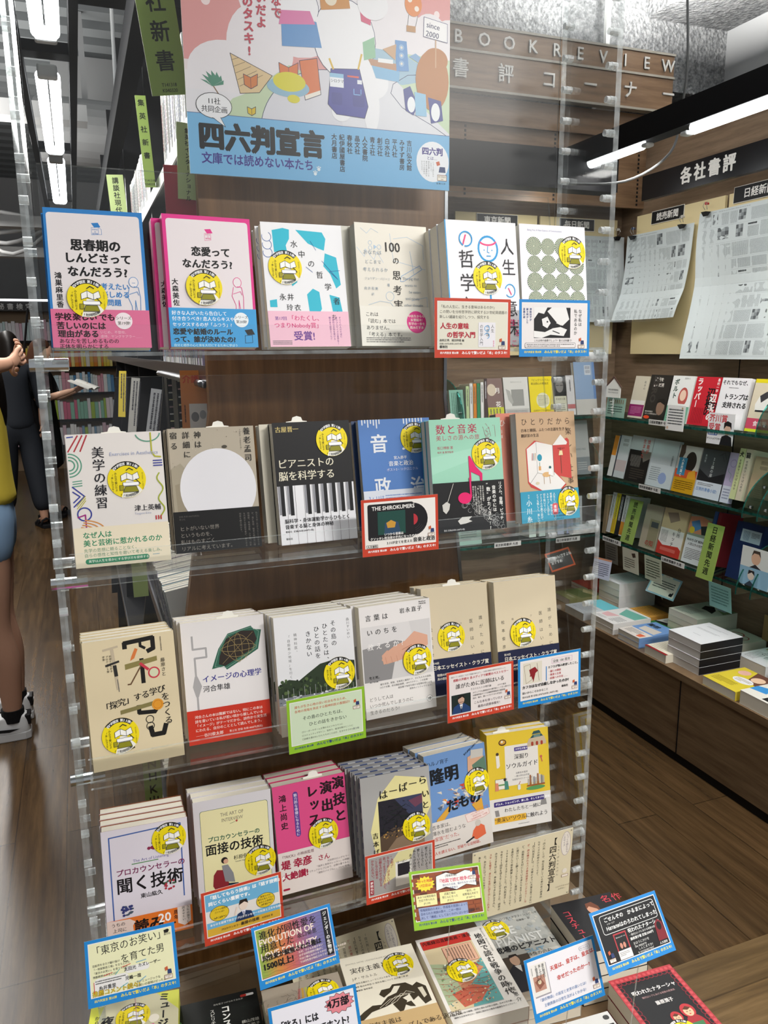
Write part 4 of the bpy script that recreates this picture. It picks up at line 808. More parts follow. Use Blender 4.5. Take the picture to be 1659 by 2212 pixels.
def a_seoul(A):
    w, h = A.w, A.h
    A.r(0, 0, w, h, '#e6c63a').r(36, 26, 70, 78, '#e9e4dc')
    A.rr(56, 31, 28, 7.5, 1, '#4a3a8a').t('大学生が推す', 58, 32.4, 4.4, '#fff', 1).t('深掘り', 55, 44, 10.5, '#26222a', 1).t('ソウルガイド', 37, 60, 11.4, '#26222a', 1).t('加藤圭木/監修\n一橋大学社会学部\n加藤圭木ゼミナール/編', 70, 79, 4, '#55505a', 0, al='c', lead=1.5)
    A.poly([(84, 26), (88, 18), (120, 16), (124, 26), (124, 32), (84, 34)], '#c9b69a').poly([(90, 18), (118, 16), (114, 11), (96, 12)], '#31545c').poly([(94, 11), (114, 10), (110, 4), (98, 5)], '#31545c').r(98, 12, 14, 5, '#6b8a86')
    for i in range(3): A.rr(92+i*10, 25, 5, 8, 2, '#a5402f')
    A.e(32, 18, 8, '#4a2a22', 6).e(32, 17.6, 6, '#d9a23c', 4).e(31, 16.5, 2.4, '#e8e0c8')
    A.poly([(17, 42), (24, 42), (25, 62), (22, 66), (18, 66)], '#ece6dc').e(20.5, 39, 3, '#4a3a2e').e(112, 56, 2.6, '#c96a5a').l([(112, 58), (114, 66)], 2, '#c96a5a')
    A.r(14, 88, 24, 20, '#efe9dc').l([(14, 88), (38, 88), (38, 108), (14, 108)], .6, '#444', True).r(16, 98, 20, 3, '#6f9a5c').poly([(33, 92), (40, 94), (42, 110), (33, 110)], '#4c8a7a').e(34, 90, 3, '#3a2e2a').poly([(14, 94), (20, 95), (21, 110), (13, 110)], '#d98a6a')
    for i in range(9): A.r(82+i*4, 96-(i*7 % 9), 3, 12+(i*7 % 9), ('#b9b2a6', '#a06a4a', '#d8d2c4', '#8a8f9a')[i % 4])
    A.r(80, 108, 38, 3, '#a05a2c').e(98, 115, 20, '#5b9a5c', 4).rr(60, 104, 6, 10, 2, '#dbe4ea').l([(63, 104), (66, 98)], .8, '#b5493a').poly([(40, 128), (48, 124), (50, 130), (42, 132)], '#c98a4a')
    O = Art(w, 62, '#e3dfda', 0)
    O.rr(9, 6, 106, 9.5, 1.5, '#3d2f78').t('グルメ、ショッピング、推し活、そしてタプサ(踏査)!', 12, 8, 4.9, '#fff', 2).t('わたしたちと一緒に', 30, 20, 8.6, '#26222a', 1).r(9, 36, 66, 12.5, '#e6b23a').t('“奥深い”ソウルに触れよう', 9, 36.5, 10, '#26222a', 1, sx=.95).f(58, 54, 50, 2.4, 1, '#777').poly([(10, 22), (18, 22), (20, 34), (12, 34)], '#8d8a88').poly([(108, 16), (118, 14), (120, 26), (106, 26)], '#8d8a88')
    return O
shelf_book(4, .037, 1.142, -1.5, 6.5, -.8, 129, 185, .020, '#8c4a24', 'white book with berries, blue frame and orange band, leftmost on the fourth tier', art=a_listen, sticker=(100, 29), copies=3, short='book with berries and orange band', dx=-.0005)
shelf_book(4, .180, 1.166, -1.6, 8, -.2, 128, 186, .020, '#d9d6d8', 'pale yellow book with a seated figure on a red chair on the fourth tier', art=a_interview, sticker=(104, 118), copies=2, short='book with the red chair', dx=-.002)
shelf_book(4, .314, 1.159, .1, 10.1, .5, 128, 186, .022, '#b52e52', 'hot pink book with bold black characters on the fourth tier', art=a_acting, sticker=(82, 96), copies=2, short='hot pink book', dx=-.001, slip=.01)
shelf_book(4, .455, 1.124, -.9, 9.8, -.4, 128, 189, .017, '#8f8f90', 'grey hardback with a dark landscape painting on the fourth tier', art=a_harbour, hard=True, sticker=(98, 102), copies=4, short='grey hardback with the landscape', dx=-.003, page=CHECK)
shelf_book(4, .590, 1.152, 2.5, 11.4, .4, 126, 188, .024, '#dfdcd6', 'blue book with a crowded cartoon scene of papers on the fourth tier', art=a_ryumei, sticker=(103, 68), copies=2, short='blue cartoon book', dx=-.004)
shelf_book(4, .728, 1.180, -4.4, 9.2, -.4, 129, 187, .018, '#d8b82e', 'yellow guidebook with a palace gate drawing, rightmost on the fourth tier', art=a_seoul, spine='l', slip=-.03, copies=1, short='yellow guidebook', dx=.002)
# ------------------------------------------------------------------ books lying flat on the low table
def flat_book(x, y, z, yaw, w, h, n, cover, label, short, art=None, base=TZ, group='books lying on the low table', **kw):
    t = (z-base-.0004)/n - .0004
    r = book('book', label, (x, y, z), yaw, 90, 0, w, h, t, cover, art=art, group=group, **kw)
    for k in range(1, n):
        c = copy_tree(r); c.location.z -= (t+.0004)*k; c.location.x += random.uniform(-.0015, .0015)
        tag(c, f'{ORD[k] if k < n-1 or n < 3 else "bottom"} copy down in the flat stack under the {short}', 'book', f'copies under the {short}')
        for ch in list(c.children):
            if ch.name.split('.')[0] not in ('cover', 'page_block'): bpy.data.objects.remove(ch)
    return r
def a_comedy(A):
    w, h = A.w, A.h
    A.r(0, 0, w, h, '#cfcaa8').poly([(0, 0), (22, 0), (8, 60), (0, 60)], '#dfe23a').poly([(100, 0), (w, 0), (w, 40)], '#d8dc5a').r(0, 110, w, 80, '#d84aa8').poly([(0, 70), (40, 66), (50, 110), (0, 120)], '#c8c4b8')
    A.t('ミュージック', 112, 2, 17, '#141414', 3, True, 1.02).t('夜明けだ', 28, 30, 19, '#141414', 3, True, 1.05).t('から社', 12, 26, 8, '#2a2a2a', 2, True)
    A.poly([(34, 84), (44, 66), (56, 72), (68, 66), (76, 86), (76, 130), (36, 130)], '#2f62ad').poly([(50, 70), (56, 74), (62, 70), (56, 96)], '#e8e4dc').l([(56, 74), (56, 94)], 2.4, '#c0392b')
    A.poly([(76, 84), (86, 62), (98, 60), (110, 74), (112, 118), (78, 120)], '#d94f9c').l([(106, 70), (118, 78)], 3, '#e2b8a0')
    A.t('新社!', 60, 108, 15, '#fff', 3).e(56, 56, 10, '#efe9d8').e(98, 50, 8, '#efe9d8')
def a_conspi(A):
    w, h = A.w, A.h; rnd = random.Random(8)
    A.r(0, 0, w, h, '#141715')
    for i in range(170): x = rnd.uniform(4, 118); A.r(x, rnd.uniform(30, 180), rnd.uniform(2, 9), .5, rnd.choice(('#1e2b24', '#23342b', '#1b2320')))
    A.t('コンスピリチュアリティ', 74, 22, 14.5, '#f2f2ee', 3, True, .98).t('スピリチュアルな人は', 53, 24, 8, '#e6e6e0', 1, True, .98).t('Conspiracy Theory', 5, 34, 6, '#6fbf62', 0, rot=90).t('横山茂雄\n竹下節子\n清義明\n堀江宗正', 96, 60, 7, '#d8d8d2', 1, lead=1.2).t('何を惹きつけられてきたか', 56, 14, 4, '#dcdcd6', 1).rr(100, 8, 22, 5, 2, '#e8e6e4').rr(100, 8, 10, 5, 2, '#c8352b').t('DREAMING', 66, 96, 5, '#9aa39e')
def a_sketch(A):
    w, h = A.w, A.h; rnd = random.Random(12)
    A.r(0, 0, w, h, '#a89d8d')
    for i in range(5): A.l([(60+i*5, 16), (54+i*8, 44)], 3.6, ('#c06a6a', '#c9a04a', '#b9b85a', '#6f9a6a', '#7d7aa8')[i])
    for i in range(70): x, y = rnd.uniform(4, 120), rnd.uniform(10, 90); A.wave(x, y, x+rnd.uniform(-14, 14), y+rnd.uniform(-10, 10), 1.6, 1, .35, '#5c5348', 8)
    A.arc(86, 66, 16, .7, '#4f473d', 150, 390, ry=12).arc(28, 50, 12, .7, '#4f473d', ry=9)
def a_exist(A):
    w, h = A.w, A.h; K = '#3d3526'
    A.r(0, 0, w, h, '#ebe5d2').t("JEAN-PAUL SARTRE  L'EXISTENTIALISME EST UN HUMANISME", 8, 14, 4.3, '#8b8473', 0, sx=.86)
    A.t('実存主義とは', 12, 26, 13, '#2b2720', 1).t('何か', 86, 22, 15, '#2b2720', 1).t('J-P・サルトル', 12, 46, 7, '#4a4438').t('●実存主義はヒューマニズムである 伊吹武彦 訳\n●壁 恨みの伴侶 小 実存主義について 白井健三郎 訳\n●解説 海老坂武', 12, 58, 3.9, '#3c372d', 1, lead=1.9)
    A.poly([(0, 128), (14, 118), (30, 110), (44, 112), (58, 100), (74, 96), (84, 84), (74, 82), (66, 92), (52, 100), (46, 92), (52, 84), (66, 84), (72, 78), (94, 80), (104, 90), (90, 106), (70, 112), (50, 118), (26, 122), (6, 136), (0, 136)], K)
    A.poly([(62, 116), (80, 108), (86, 116), (76, 132), (70, 136)], K).poly([(92, 96), (112, 84), (124, 96), (124, 126), (112, 130), (106, 112), (96, 118)], K).poly([(110, 96), (118, 96), (120, 114), (114, 118)], '#d9d2bc').poly([(78, 120), (92, 118), (96, 130), (88, 128)], K)
    for i in range(4): A.l([(40+i*10, 118-i*2), (60+i*10, 106-i*3), (84+i*6, 104)], .7, '#e4ddc8')
    O = Art(w, 54, '#c9ab7a', 0); O.t('実存主義は\n  ヒューマニズムである決定版', 12, 8, 11, '#3a3020', 1, lead=1.3).t('人文書院', 98, 26, 5, '#3a3020', 1)
    return O
def a_map(A):
    w, h = A.w, A.h; rnd = random.Random(13)
    A.r(0, 0, w, h, '#e7e3dd').r(6, 8, 90, 156, '#d9c9a3').poly([(6, 60), (40, 70), (52, 100), (30, 140), (6, 150)], '#a9b894').poly([(60, 92), (96, 70), (96, 164), (44, 164), (52, 140)], '#62a6a4').poly([(36, 98), (80, 80), (92, 90), (60, 118), (40, 130)], '#cf8a68').poly([(20, 130), (60, 120), (86, 132), (60, 156), (30, 160)], '#c9674f')
    for i in range(170): x, y = rnd.uniform(10, 93), rnd.uniform(74, 158); A.poly([(x, y), (x+rnd.uniform(1.5, 5), y+rnd.uniform(-1.5, 1.5)), (x+rnd.uniform(0, 3), y+rnd.uniform(1.5, 4))], rnd.choice(('#b5493f', '#7b8f58', '#d8b787', '#4f8c8e', '#e2d3b0', '#c77f5d', '#a33b35')))
    for i in range(7): A.wave(8, 70+i*12, 94, 84+i*9, 3, 1.5, .5, '#b0453d', 20)
    A.r(6, 8, 90, 20, '#c2352e').t('内案線沿道鐵南湘・濱京', 8, 10, 9.2, '#2a1512', 2, sx=.9)
    A.r(38, 32, 54, 40, '#e2b59a').l([(38, 32), (92, 32), (92, 72), (38, 72)], .6, '#b0453d', True).f(42, 35, 46, 34, 9, '#6b4a3c', True, .45)
    A.t('地図で読む戦争の時代', 111, 16, 14.2, '#2a2a2e', 1, True, 1.0).t('今尾恵介', 119, 134, 9, '#2a2a2e', 0, True, 1.2).t('描かれた日本、描かれなかった日本', 122, 6, 3.4, '#555', 0, True).r(6, 164, 90, .6, '#aaa').t('旅行を避け返す線路、忽然と現わる円形の団地、広大な空き地……\n戦時下日本を中心に、地図に描かれた戦争の痕跡をたどっていく。', 6, 168, 3.6, '#3a3a3e', 1, lead=1.7)
def a_pianist(A):
    w, h = A.w, A.h; rnd = random.Random(14)
    A.r(0, 0, w, h, '#b3b4ae')
    for i in range(90): x, y = rnd.uniform(0, w), rnd.uniform(0, 96); A.e(x, y, rnd.uniform(1, 6), rnd.choice(('#a6a8a3', '#bebfb9', '#adb3b4', '#c4c2b8')), n=9)
    A.t('THE\nPIANIST', 16, 32, 27, '#dedfdb', 2, lead=.95).t('ƎHT', 60, 96, 20, '#7fa5bd', 2).t('ウワディスワフ・シュピルマン', 48, 12, 7, '#3a3a38', 0, sx=.86).t('佐藤泰一 訳', 78, 24, 5.4, '#3a3a38')
    A.t('戦場のピアニスト', 6, 82, 15.4, '#15151a', 2)
    A.r(0, 108, 62, 80, '#4a4036').poly([(6, 188), (10, 140), (26, 126), (44, 134), (56, 188)], '#20212a').e(32, 118, 9, '#c9a68e', 12).poly([(22, 112), (26, 104), (40, 104), (43, 114), (38, 108)], '#2b221d').poly([(26, 130), (38, 130), (34, 146)], '#d8d6d0').r(62, 108, 66, 80, '#c9c8c0')
    A.t('映像の迫力\n舞台の魅力', 60, 108, 9.6, '#17171b', 1, lead=1.35).f(98, 112, 28, 26, 5, '#3a3a3a')
def a_costume(A):
    w, h = A.w, A.h
    A.r(0, 0, w, h, '#131216').t('名作\n', 100, 4, 21, '#c93a4a', 0, ls=1.1).t('コスチューム', 18, 22, 17, '#c93a4a', 1, True, .95)
    A.e(72, 32, 11, '#c9977c', 14).poly([(60, 30), (64, 16), (78, 14), (86, 28), (84, 48), (80, 34), (68, 24)], '#6b3a24').poly([(54, 56), (68, 46), (84, 48), (98, 62), (92, 104), (60, 104)], '#8f8d92').poly([(70, 46), (78, 46), (76, 56)], '#e2dcd4').l([(60, 70), (92, 66)], 2, '#d9d6d2').l([(64, 84), (90, 80)], 2, '#b9b6b4')
    A.e(78, 104, 22, '#f2dc12').r(100, 76, 28, 60, '#d24a6a').t('世界を\n変えた', 120, 80, 6, '#f4e4e6', 1, True)
def a_cursed(A):
    w, h = A.w, A.h; K, L = '#b23a42', '#7d2430'
    A.r(0, 0, w, h, '#191a1d').r(0, 0, w, 11, K).r(0, 0, 9, h, K).r(w-9, 0, 9, h, K)
    for i in range(14): A.arc(5+i*9.2, 12, 5, 1.6, L, 0, 180).e(5+i*9.2, 6, 3, '#c95258')
    for i in range(18): A.arc(10, 16+i*10, 5.4, 1.6, L, -90, 90).e(5, 16+i*10, 3, '#c95258').arc(w-10, 16+i*10, 5.4, 1.6, L, 90, 270).e(w-5, 16+i*10, 3, '#c95258')
    A.t('呪われたナターシャ', 22, 34, 9.8, '#f0ecea', 2).t('現代ロシアにおける呪術の民族誌', 34, 49, 4.4, '#c9a0a0').t('藤原潤子', 50, 63, 8.6, '#e8e4e2', 2)
    for x, y, k in ((92, 96, 1.0), (66, 102, .8)):   # two nesting dolls
        A.e(x, y, 13*k, '#b8323a', 14*k).e(x, y+34*k, 18*k, '#a52a32', 26*k).e(x, y+2, 8.6*k, '#e5b996', 9.6*k).poly([(x-8*k, y-4*k), (x, y-9*k), (x+8*k, y-4*k), (x, y-1*k)], '#5a3322').e(x-3*k, y+2, 1*k, '#222').e(x+3*k, y+2, 1*k, '#222').e(x, y+7*k, 1.8*k, '#c33', 1*k).poly([(x-12*k, y+24*k), (x+12*k, y+24*k), (x+8*k, y+48*k), (x-8*k, y+48*k)], '#3f7a4f').e(x, y+36*k, 4*k, '#e7c24a')
def a_source(A):
    A.r(0, 0, A.w, A.h, '#cfcfcd').t('の源', 76, 22, 24, '#1a1a1a', 3).t('民俗', 20, 22, 24, '#1a1a1a', 3).poly([(6, 4), (40, 2), (42, 12), (8, 14)], '#d9a79a').rr(112, 6, 11, 9, 4, '#3a3a3a').f(10, 60, 100, 40, 8, '#888')
flat_book(-.02, .972, .50, -8, .135, .189, 5, '#d8dc5a', 'yellow and pink book with two cartoon figures, leftmost on the low table', 'yellow and pink book', art=a_comedy, sticker=(66, 40), page=M('#e9e6e0', .7))
flat_book(.120, .955, .470, -3.8, .128, .188, 5, '#17191a', 'black book with white vertical lettering on the low table', 'black book with white lettering', art=a_conspi)
flat_book(.250, .905, .500, -3.3, .129, .188, 5, '#a89d8d', 'taupe book with sketchy line drawing and rainbow beam behind the 40,000 copies card', 'taupe sketch book', art=a_sketch, sticker=(96, 34))
flat_book(.383, .921, .500, -5, .130, .188, 5, '#e6dfca', 'cream book with black marbled ink swirls on the low table', 'cream ink-swirl book', art=a_exist, sticker=(94, 40))
flat_book(.527, .924, .490, -4.6, .129, .188, 5, '#c9a896', 'white book with an old red and blue-green bird-eye map on the low table', 'bird-eye map book', art=a_map, sticker=(54, 88))
flat_book(.674, .988, .440, -5, .128, .187, 4, '#bcbcb6', 'pale grey book with block letters and a man in a dark suit, low table', 'pale grey block-letter book', art=a_pianist, sticker=(30, 38))
flat_book(.819, .992, .470, -4.6, .129, .130, 4, '#17161a', 'black book with red characters and a painted lady, by the right acrylic panel', 'black book with red characters', art=a_costume)
flat_book(.841, .785, .420, -3.6, .128, .188, 2, '#7d2430', 'black book with red scalloped border and nesting dolls, right front of low table', 'nesting-doll book', art=a_cursed, sticker=(58, 132))
flat_book(.672, .742, .420, -4, .127, .187, 3, '#c9c9c7', 'light grey book with heavy black characters at the front of the low table', 'light grey book with heavy characters', art=a_source)
# ------------------------------------------------------------------ point-of-sale cards
FOOT = 'みんなで繋いだよ「本」のタスキ!'
def card_art(border, inner, foot='#fff', w=128, h=88, m=4.5, tc='#f4e34a'):
    A = Art(w, h, border, .3, .4); A.r(m, m, w-2*m, h-m-12, '#eeebe6'); A.r(m+1.2, m+1.2, w-2*m-2.4, h-m-14.4, inner)
    A.t('四六判宣言 第25弾', 9, h-9.2, 3.7, foot if border == '#c8432c' else tc, 2).t(FOOT, 45, h-10, 5.1, foot if border == '#c8432c' else tc, 2)
    return A
RED, BLU, GRN = '#c8432c', '#1f86cf', '#8fbf2e'
def card(A, pos, yaw, tilt, roll, label, w=.128, h=.088, stand=None, clip=True):
    r = empty('sales_card', pos, pose(yaw, tilt, roll)); tag(r, label, 'sign', 'sales cards on the display')
    b = MB(); b.box(-w/2, w/2, 0, h, -.0004, .0002, M('#f0eee9', .5)); s = b.build('card_sheet', r)
    p = A.mesh('print'); po = link('printed_face', p, r)
    Tm = r.matrix_world
    if stand is not None:    # clear wire clip with a round foot
        base = Tm @ Vector((0, .012, -.0016)); inv = Tm.inverted()
        k = MB(); k.tube([inv @ base, inv @ Vector((base.x, base.y+.012, stand+.004))], .0009, ACR, 8)
        k.tube([inv @ Vector((base.x, base.y+.012, stand+.0004)), inv @ Vector((base.x, base.y+.012, stand+.0015))], .006, ACR, 16)
        k.box(-.008, .008, .002, .022, -.003, -.0006, PEG); k.build('clip_stand', r)
    elif clip:
        k = MB(); k.box(-.012, .012, h*.30, h*.50, -.0022, -.0005, PEG); k.build('lip_clip', r)
    return r
def mini_bear_free(A, x, y):  # the little book that stands in each card's corner
    A.r(x, y, 11, 5, '#efe6da').l([(x, y), (x+11, y), (x+11, y+5), (x, y+5)], .6, '#7a4a36', True).t('四六判宣言\n25th', x+5.5, y+.5, 1.7, '#543', 1, al='c', lead=1.1).poly([(x+1, y-10), (x+5, y-11.5), (x+5.6, y-6.6), (x+1.6, y-5.4)], '#c9603a').poly([(x+5, y-7), (x+10, y-7), (x+10.6, y-1), (x+4.6, y-1)], '#2f3f6e')
A = card_art(RED, '#e2dfce'); A.t('「私の人生に、生きる意味はあるのか?」\nこの問いを分析哲学的に研究する21世紀英語圏の\n新しい議論を紹介しつつ、探究する', 8, 10, 5.2, '#2e2c2a', 0, lead=1.42).t('人生の意味', 9, 36, 9.6, '#b4243a', 3).t('の哲学入門', 20, 49, 9.6, '#b4243a', 3).t('森岡正博、蔵田伸雄 編', 8, 60, 4, '#222', 1).t('定価2,420円(本体2,200円+税)', 8, 65.6, 3, '#333').t('春秋社', 8, 69.4, 4.6, '#111', 2)
A.r(73, 35, 29, 37, '#e9e7ec').t('人生\nの意味', 97, 38, 6, '#444', 0, True).t('の哲学入門', 78, 38, 6, '#444', 0, True).arc(87.5, 44, 4, .9, '#2d9bd6').arc(87.5, 55, 4, .9, '#2d9bd6', 200, 440).t('生きる', 99, 62, 3, '#e8457f', 1, True); mini_bear_free(A, 108, 70)
card(A, (.568, 1.0985, 1.505), -1, 2, -.6, 'red-edged card with a small picture of a white book cover, on the top tier')
A = card_art(BLU, '#e9e4e3'); A.r(26, 12, 66, 47, '#18171a')
A.poly([(26, 12), (50, 12), (44, 22), (34, 20), (26, 30)], '#ecebe9').poly([(58, 12), (84, 12), (90, 30), (78, 40), (66, 34), (56, 24), (50, 18)], '#ecebe9').poly([(40, 30), (50, 26), (56, 36), (50, 44), (42, 40)], '#ecebe9').poly([(26, 48), (46, 50), (60, 44), (74, 42), (86, 46), (80, 56), (56, 54), (40, 59), (26, 58)], '#ecebe9').poly([(66, 36), (70, 30), (76, 40)], '#ecebe9').e(50, 34, 1.4, '#18171a').l([(60, 48), (72, 52)], 1.4, '#18171a')
A.t('なぜ私は\n私であるのか', 110, 14, 6.4, '#333', 0, True, lead=1.3).t('神経科学が\n解き明かした\n意識の謎', 20, 13, 3.8, '#34508c', 1, True, lead=1.5).t('これは何の画像でしょう?  答えは本書で!', 26, 61, 3.8, '#444', 0).rr(10, 66.5, 92, 8, 2, '#444').rr(10.5, 67, 91, 7, 1.8, '#e9e4e3').f(13, 68, 86, 5, 2, '#444'); mini_bear_free(A, 107, 70)
card(A, (.714, 1.0985, 1.505), -1.5, 3, -.3, 'blue-edged card with a black and white blotch picture, on the top tier')
A = card_art(RED, '#ece8e2'); A.e(84, 36, 26, '#17161a').rr(10, 8, 76, 56, 3, '#1b1a1d').t('THE SHIROKUMERS', 17, 10, 8.6, '#f2f0ec', 2, sx=.95).r(26, 20, 46, 36, '#1f4a42').e(84, 36, 9, '#b8323c').e(84, 36, 2, '#ece8e2')
A.r(60, 20, 26, 40, '#1b1a1d').r(26, 20, 46, 36, '#1f4a42').poly([(36, 56), (38, 38), (48, 34), (60, 38), (64, 56)], '#2d4a66').poly([(40, 38), (48, 34), (56, 38), (54, 46), (42, 46)], '#c9963a')
for k in range(4): A.arc(84, 36, 24-k*3.2, .4, '#4a484c', 30, 75)
A.t('いつから音楽は', 36, 53.5, 4.6, '#f2f0ec', 2).t('クソッタレ政治家の手先になったのか?!', 13, 59, 4.6, '#f2f0ec', 2).t('3.11が全てを変えた', 40, 67, 5, '#222', 1).t('音楽と政治', 84, 64.5, 7.6, '#222', 2).t('人文書院', 8, 71, 4, '#222', 1).l([(7, 70.5), (25, 70.5), (25, 75.5), (7, 75.5)], .4, '#333', True); mini_bear_free(A, 110, 60)
card(A, (.448, 1.0985, 1.208), .5, 3, 0, 'red-edged card with a black vinyl record, on the second tier')
A = card_art(GRN, '#cfe0c2', tc='#2b3a7a'); A.t('誰もが生き心地の良い社会を作るため、\n各地の現場を奔走する精神科医の奮闘記!!', 12, 11, 4.9, '#c8694a', 1, lead=1.45).t('その島のひとたちは、\n     ひとの話をきかない', 24, 30, 7, '#26302a', 0, lead=1.6)
A.t('□リーダーやチームを預かるビジネスマンに\n□コミュニティデザイン、街作り、経済対策のヒントに\n□自殺を選ばないひとたちのことばが、生きやすさのヒントに', 22, 54, 3.4, '#555a4a', 0, lead=1.75).t('青土社', 106, 66, 3.6, '#667'); mini_bear_free(A, 108, 30)
card(A, (.322, 1.0985, .907), 2, 2, .6, 'pale green card in a green frame, on the third tier')
A = card_art(RED, '#e6dedb'); A.t('面白くて一気読み!「まるで短編小説のよう」「文章の構成や描写がすばらしい!」', 8, 8, 2.9, '#444', 0).t('感動の声続々 各メディアで絶賛のベストセラー', 12, 13, 5, '#b4303c', 2).t('誰がために医師はいる', 16, 22, 9.4, '#222', 1).t('クスリとヒトの現代論', 44, 34, 4, '#333').t('みすず書房', 96, 36, 3.4, '#444')
A.r(8, 41, 36, 33, '#1c2a26').poly([(8, 74), (12, 62), (22, 57), (32, 58), (42, 66), (44, 74)], '#22406e').e(26, 51, 6, '#c9a48e', 7.6).poly([(19, 50), (21, 43), (31, 43), (33, 50), (28, 46)], '#1b1614').poly([(23, 59), (29, 59), (26, 70)], '#e2e4e8').l([(26, 62), (26, 73)], 1.2, '#1a1a22').l([(22, 55), (30, 55)], .9, '#6b4a3e')
A.t('メディアでも薬物依存の専門家として引っ張りだこ\nの精神科医がつづる嗜癖障害臨床の最前線。\n悩み、痛み、闘いつづけてきた半生記。', 48, 41, 3.3, '#333', 0, lead=1.5).t('こんな本を待っていた!!\n     最高の読書体験を!', 50, 58, 5.2, '#5a4a52', 0, lead=1.5); mini_bear_free(A, 110, 60)
card(A, (.593, 1.0985, .907), 1.5, 3, .4, 'red-edged card with a portrait of a man in blue suit, third tier')
A = card_art(BLU, '#e8e2df'); A.r(10, 9, 38, 38, '#ddd7c6').poly([(22, 22), (34, 18), (40, 26), (34, 30), (30, 42), (26, 34), (24, 30)], '#8c2028').l([(12, 14), (24, 12), (28, 40), (16, 46), (12, 14)], .5, '#6b4a3a').l([(38, 12), (42, 44)], .6, '#6b4a3a').l([(28, 22), (24, 34), (34, 30), (30, 44)], 1.4, '#8c2028')
A.t('没後 100 周年', 70, 11, 6, '#333', 0).l([(68, 9), (110, 9), (110, 18), (68, 18)], .3, '#b5a', True).r(56, 21, 1.6, 26, '#2f86c8').t('カフカが悩み絶望したこと。', 60, 21, 5, '#222', 2).t('・親との関係\n・執筆と仕事\n・結婚への不安……', 60, 29, 4.5, '#b4303c', 1, lead=1.4).t('カフカはなぜ自殺しなかったのか?', 8, 49, 6.2, '#222', 3).t('弱いからこそわかること', 8, 60, 4.8, '#222', 1).t('春秋社', 88, 60, 4.6, '#222', 2).t('頭木弘樹 著 定価1,870円(本体1,700円+税)', 8, 68, 4, '#333'); mini_bear_free(A, 110, 66)
card(A, (.728, 1.0985, .909), .8, 3, .2, 'blue-edged card with a dark red abstract figure drawing, on the third tier')
A = card_art(RED, '#e5e0da'); A.r(5.7, 5.7, 116.6, 27, '#6fb2d8').r(5.7, 52, 116.6, 10, '#6fb2d8').r(5.7, 62, 116.6, 12, '#d9ae3c').t('「話してもらう技術」は「話す技術」と\n同じくらい重要です。', 10, 8, 7, '#fff', 3, lead=1.4)
for cx, s in ((26, 'オンライン面接の\nコツとは!?'), (100, '重要なのは\n適当な答えでなく\nあなたの質問力')): A.e(cx, 40, 15, '#e2c22a', 12).arc(cx, 40, 15, .6, '#333', ry=12).t(s, cx, 31, 3.4, '#222', 1, al='c').t('→P.169へ!' if cx < 50 else '→P.81へ!', cx, 44, 4.6, '#222', 2, al='c')
A.poly([(50, 62), (54, 50), (64, 46), (76, 50), (80, 62)], '#22365e').e(64, 37, 7, '#e9d6c6', 8.4).poly([(57, 36), (59, 28), (70, 28), (72, 36), (66, 32)], '#2b211c').poly([(61, 46), (67, 46), (64, 58)], '#eef').l([(64, 48), (64, 60)], 1.2, '#1c2236').l([(54, 38), (50, 50)], 2.4, '#e9d6c6')
A.t('あらゆる面接で役立つプロカウンセラーの知恵と工夫を伝授!', 10, 54, 4.2, '#fff', 2).t('プロカウンセラーの', 26, 65.5, 4, '#222', 1).t('面接の技術', 58, 64, 6, '#222', 2).t('杉原保史 著', 92, 66, 3.4, '#222')
card(A, (.177, 1.0985, .610), 2.5, 6, .2, 'red-edged card with a cartoon man on the telephone, on the fourth tier')
A = card_art(RED, '#a3a09e'); A.poly([(60, 6), (90, 6), (76, 40), (30, 60), (40, 30)], '#d9d29c').r(54, 24, 30, 44, '#e4e2dc').r(58, 28, 22, 22, '#24222a').t('はーばー\n らいと', 56, 22, 5, '#222', 1)
A.t('こんなふうに\n愛されていよう。\nこんなふうに\n愛していよう。\n私たちが自由で\n あるために。', 119, 9, 5.6, '#2b2724', 1, True, 1, lead=1.32).t('“人助け”\nなんておこがましいと\n思って生きているけれど、\n目線を合わせて信じる\nことなら出来る\nかもしれない。', 48, 9, 5.4, '#a02a3a', 1, True, .95, lead=1.3).r(7, 46, 7, 26, '#a02a3a').t('夢眠ねむ', 10.5, 48, 5.2, '#f4e8e6', 2, True)
card(A, (.445, 1.0985, .603), .7, 4, -.5, 'red-edged grey card with dark red vertical writing, on the fourth tier')
A = card_art(GRN, '#8a4a30', tc='#2b3a7a')
for j in range(12):
    for i in range(9): A.r(6+i*13-(j % 2)*3, 6.2+j*5.6, 11.6, 4.6, '#96502f' if (i*3+j) % 4 else '#5d3222') if 6+i*13-(j % 2)*3+11.6 < 122 else None
A.poly([(44, 34), (46, 12), (64, 8), (80, 13), (98, 8), (116, 12), (116, 34), (98, 30), (80, 36), (62, 30)], '#f3f1ec').l([(44, 34), (46, 12), (64, 8), (80, 13), (98, 8), (116, 12), (116, 34), (98, 30), (80, 36), (62, 30)], .7, '#222', True).t('(増補新版)', 62, 11, 4.4, '#333', 1).t('『地図で読む戦争の時代』', 48, 17, 6.6, '#d2365a', 2).t('描かれた日本、描かれなかった日本\n           今尾恵介', 56, 25, 3.8, '#2b3a7a', 1)
A.poly([(26+15*(1 if k % 2 else .78)*math.cos(k*.2244)*1.15, 21+12*(1 if k % 2 else .78)*math.sin(k*.2244)) for k in range(28)], '#f0dc3c').t('待った地図\n17日目は!', 26, 14, 5, '#c23', 2, al='c')
for x, s in ((8, 'あのつは地形図の\n空白で作られた\n(P.159)'), (49, '武器工場は\n竪じんになった\n(P.211)'), (85, '「東京」の\n射撃場は大好で\n(P.269〜)')): A.r(x, 37, 36, 17, '#efe9a8').t(s, x+18, 38.2, 4, '#223', 1, al='c', lead=1.25)
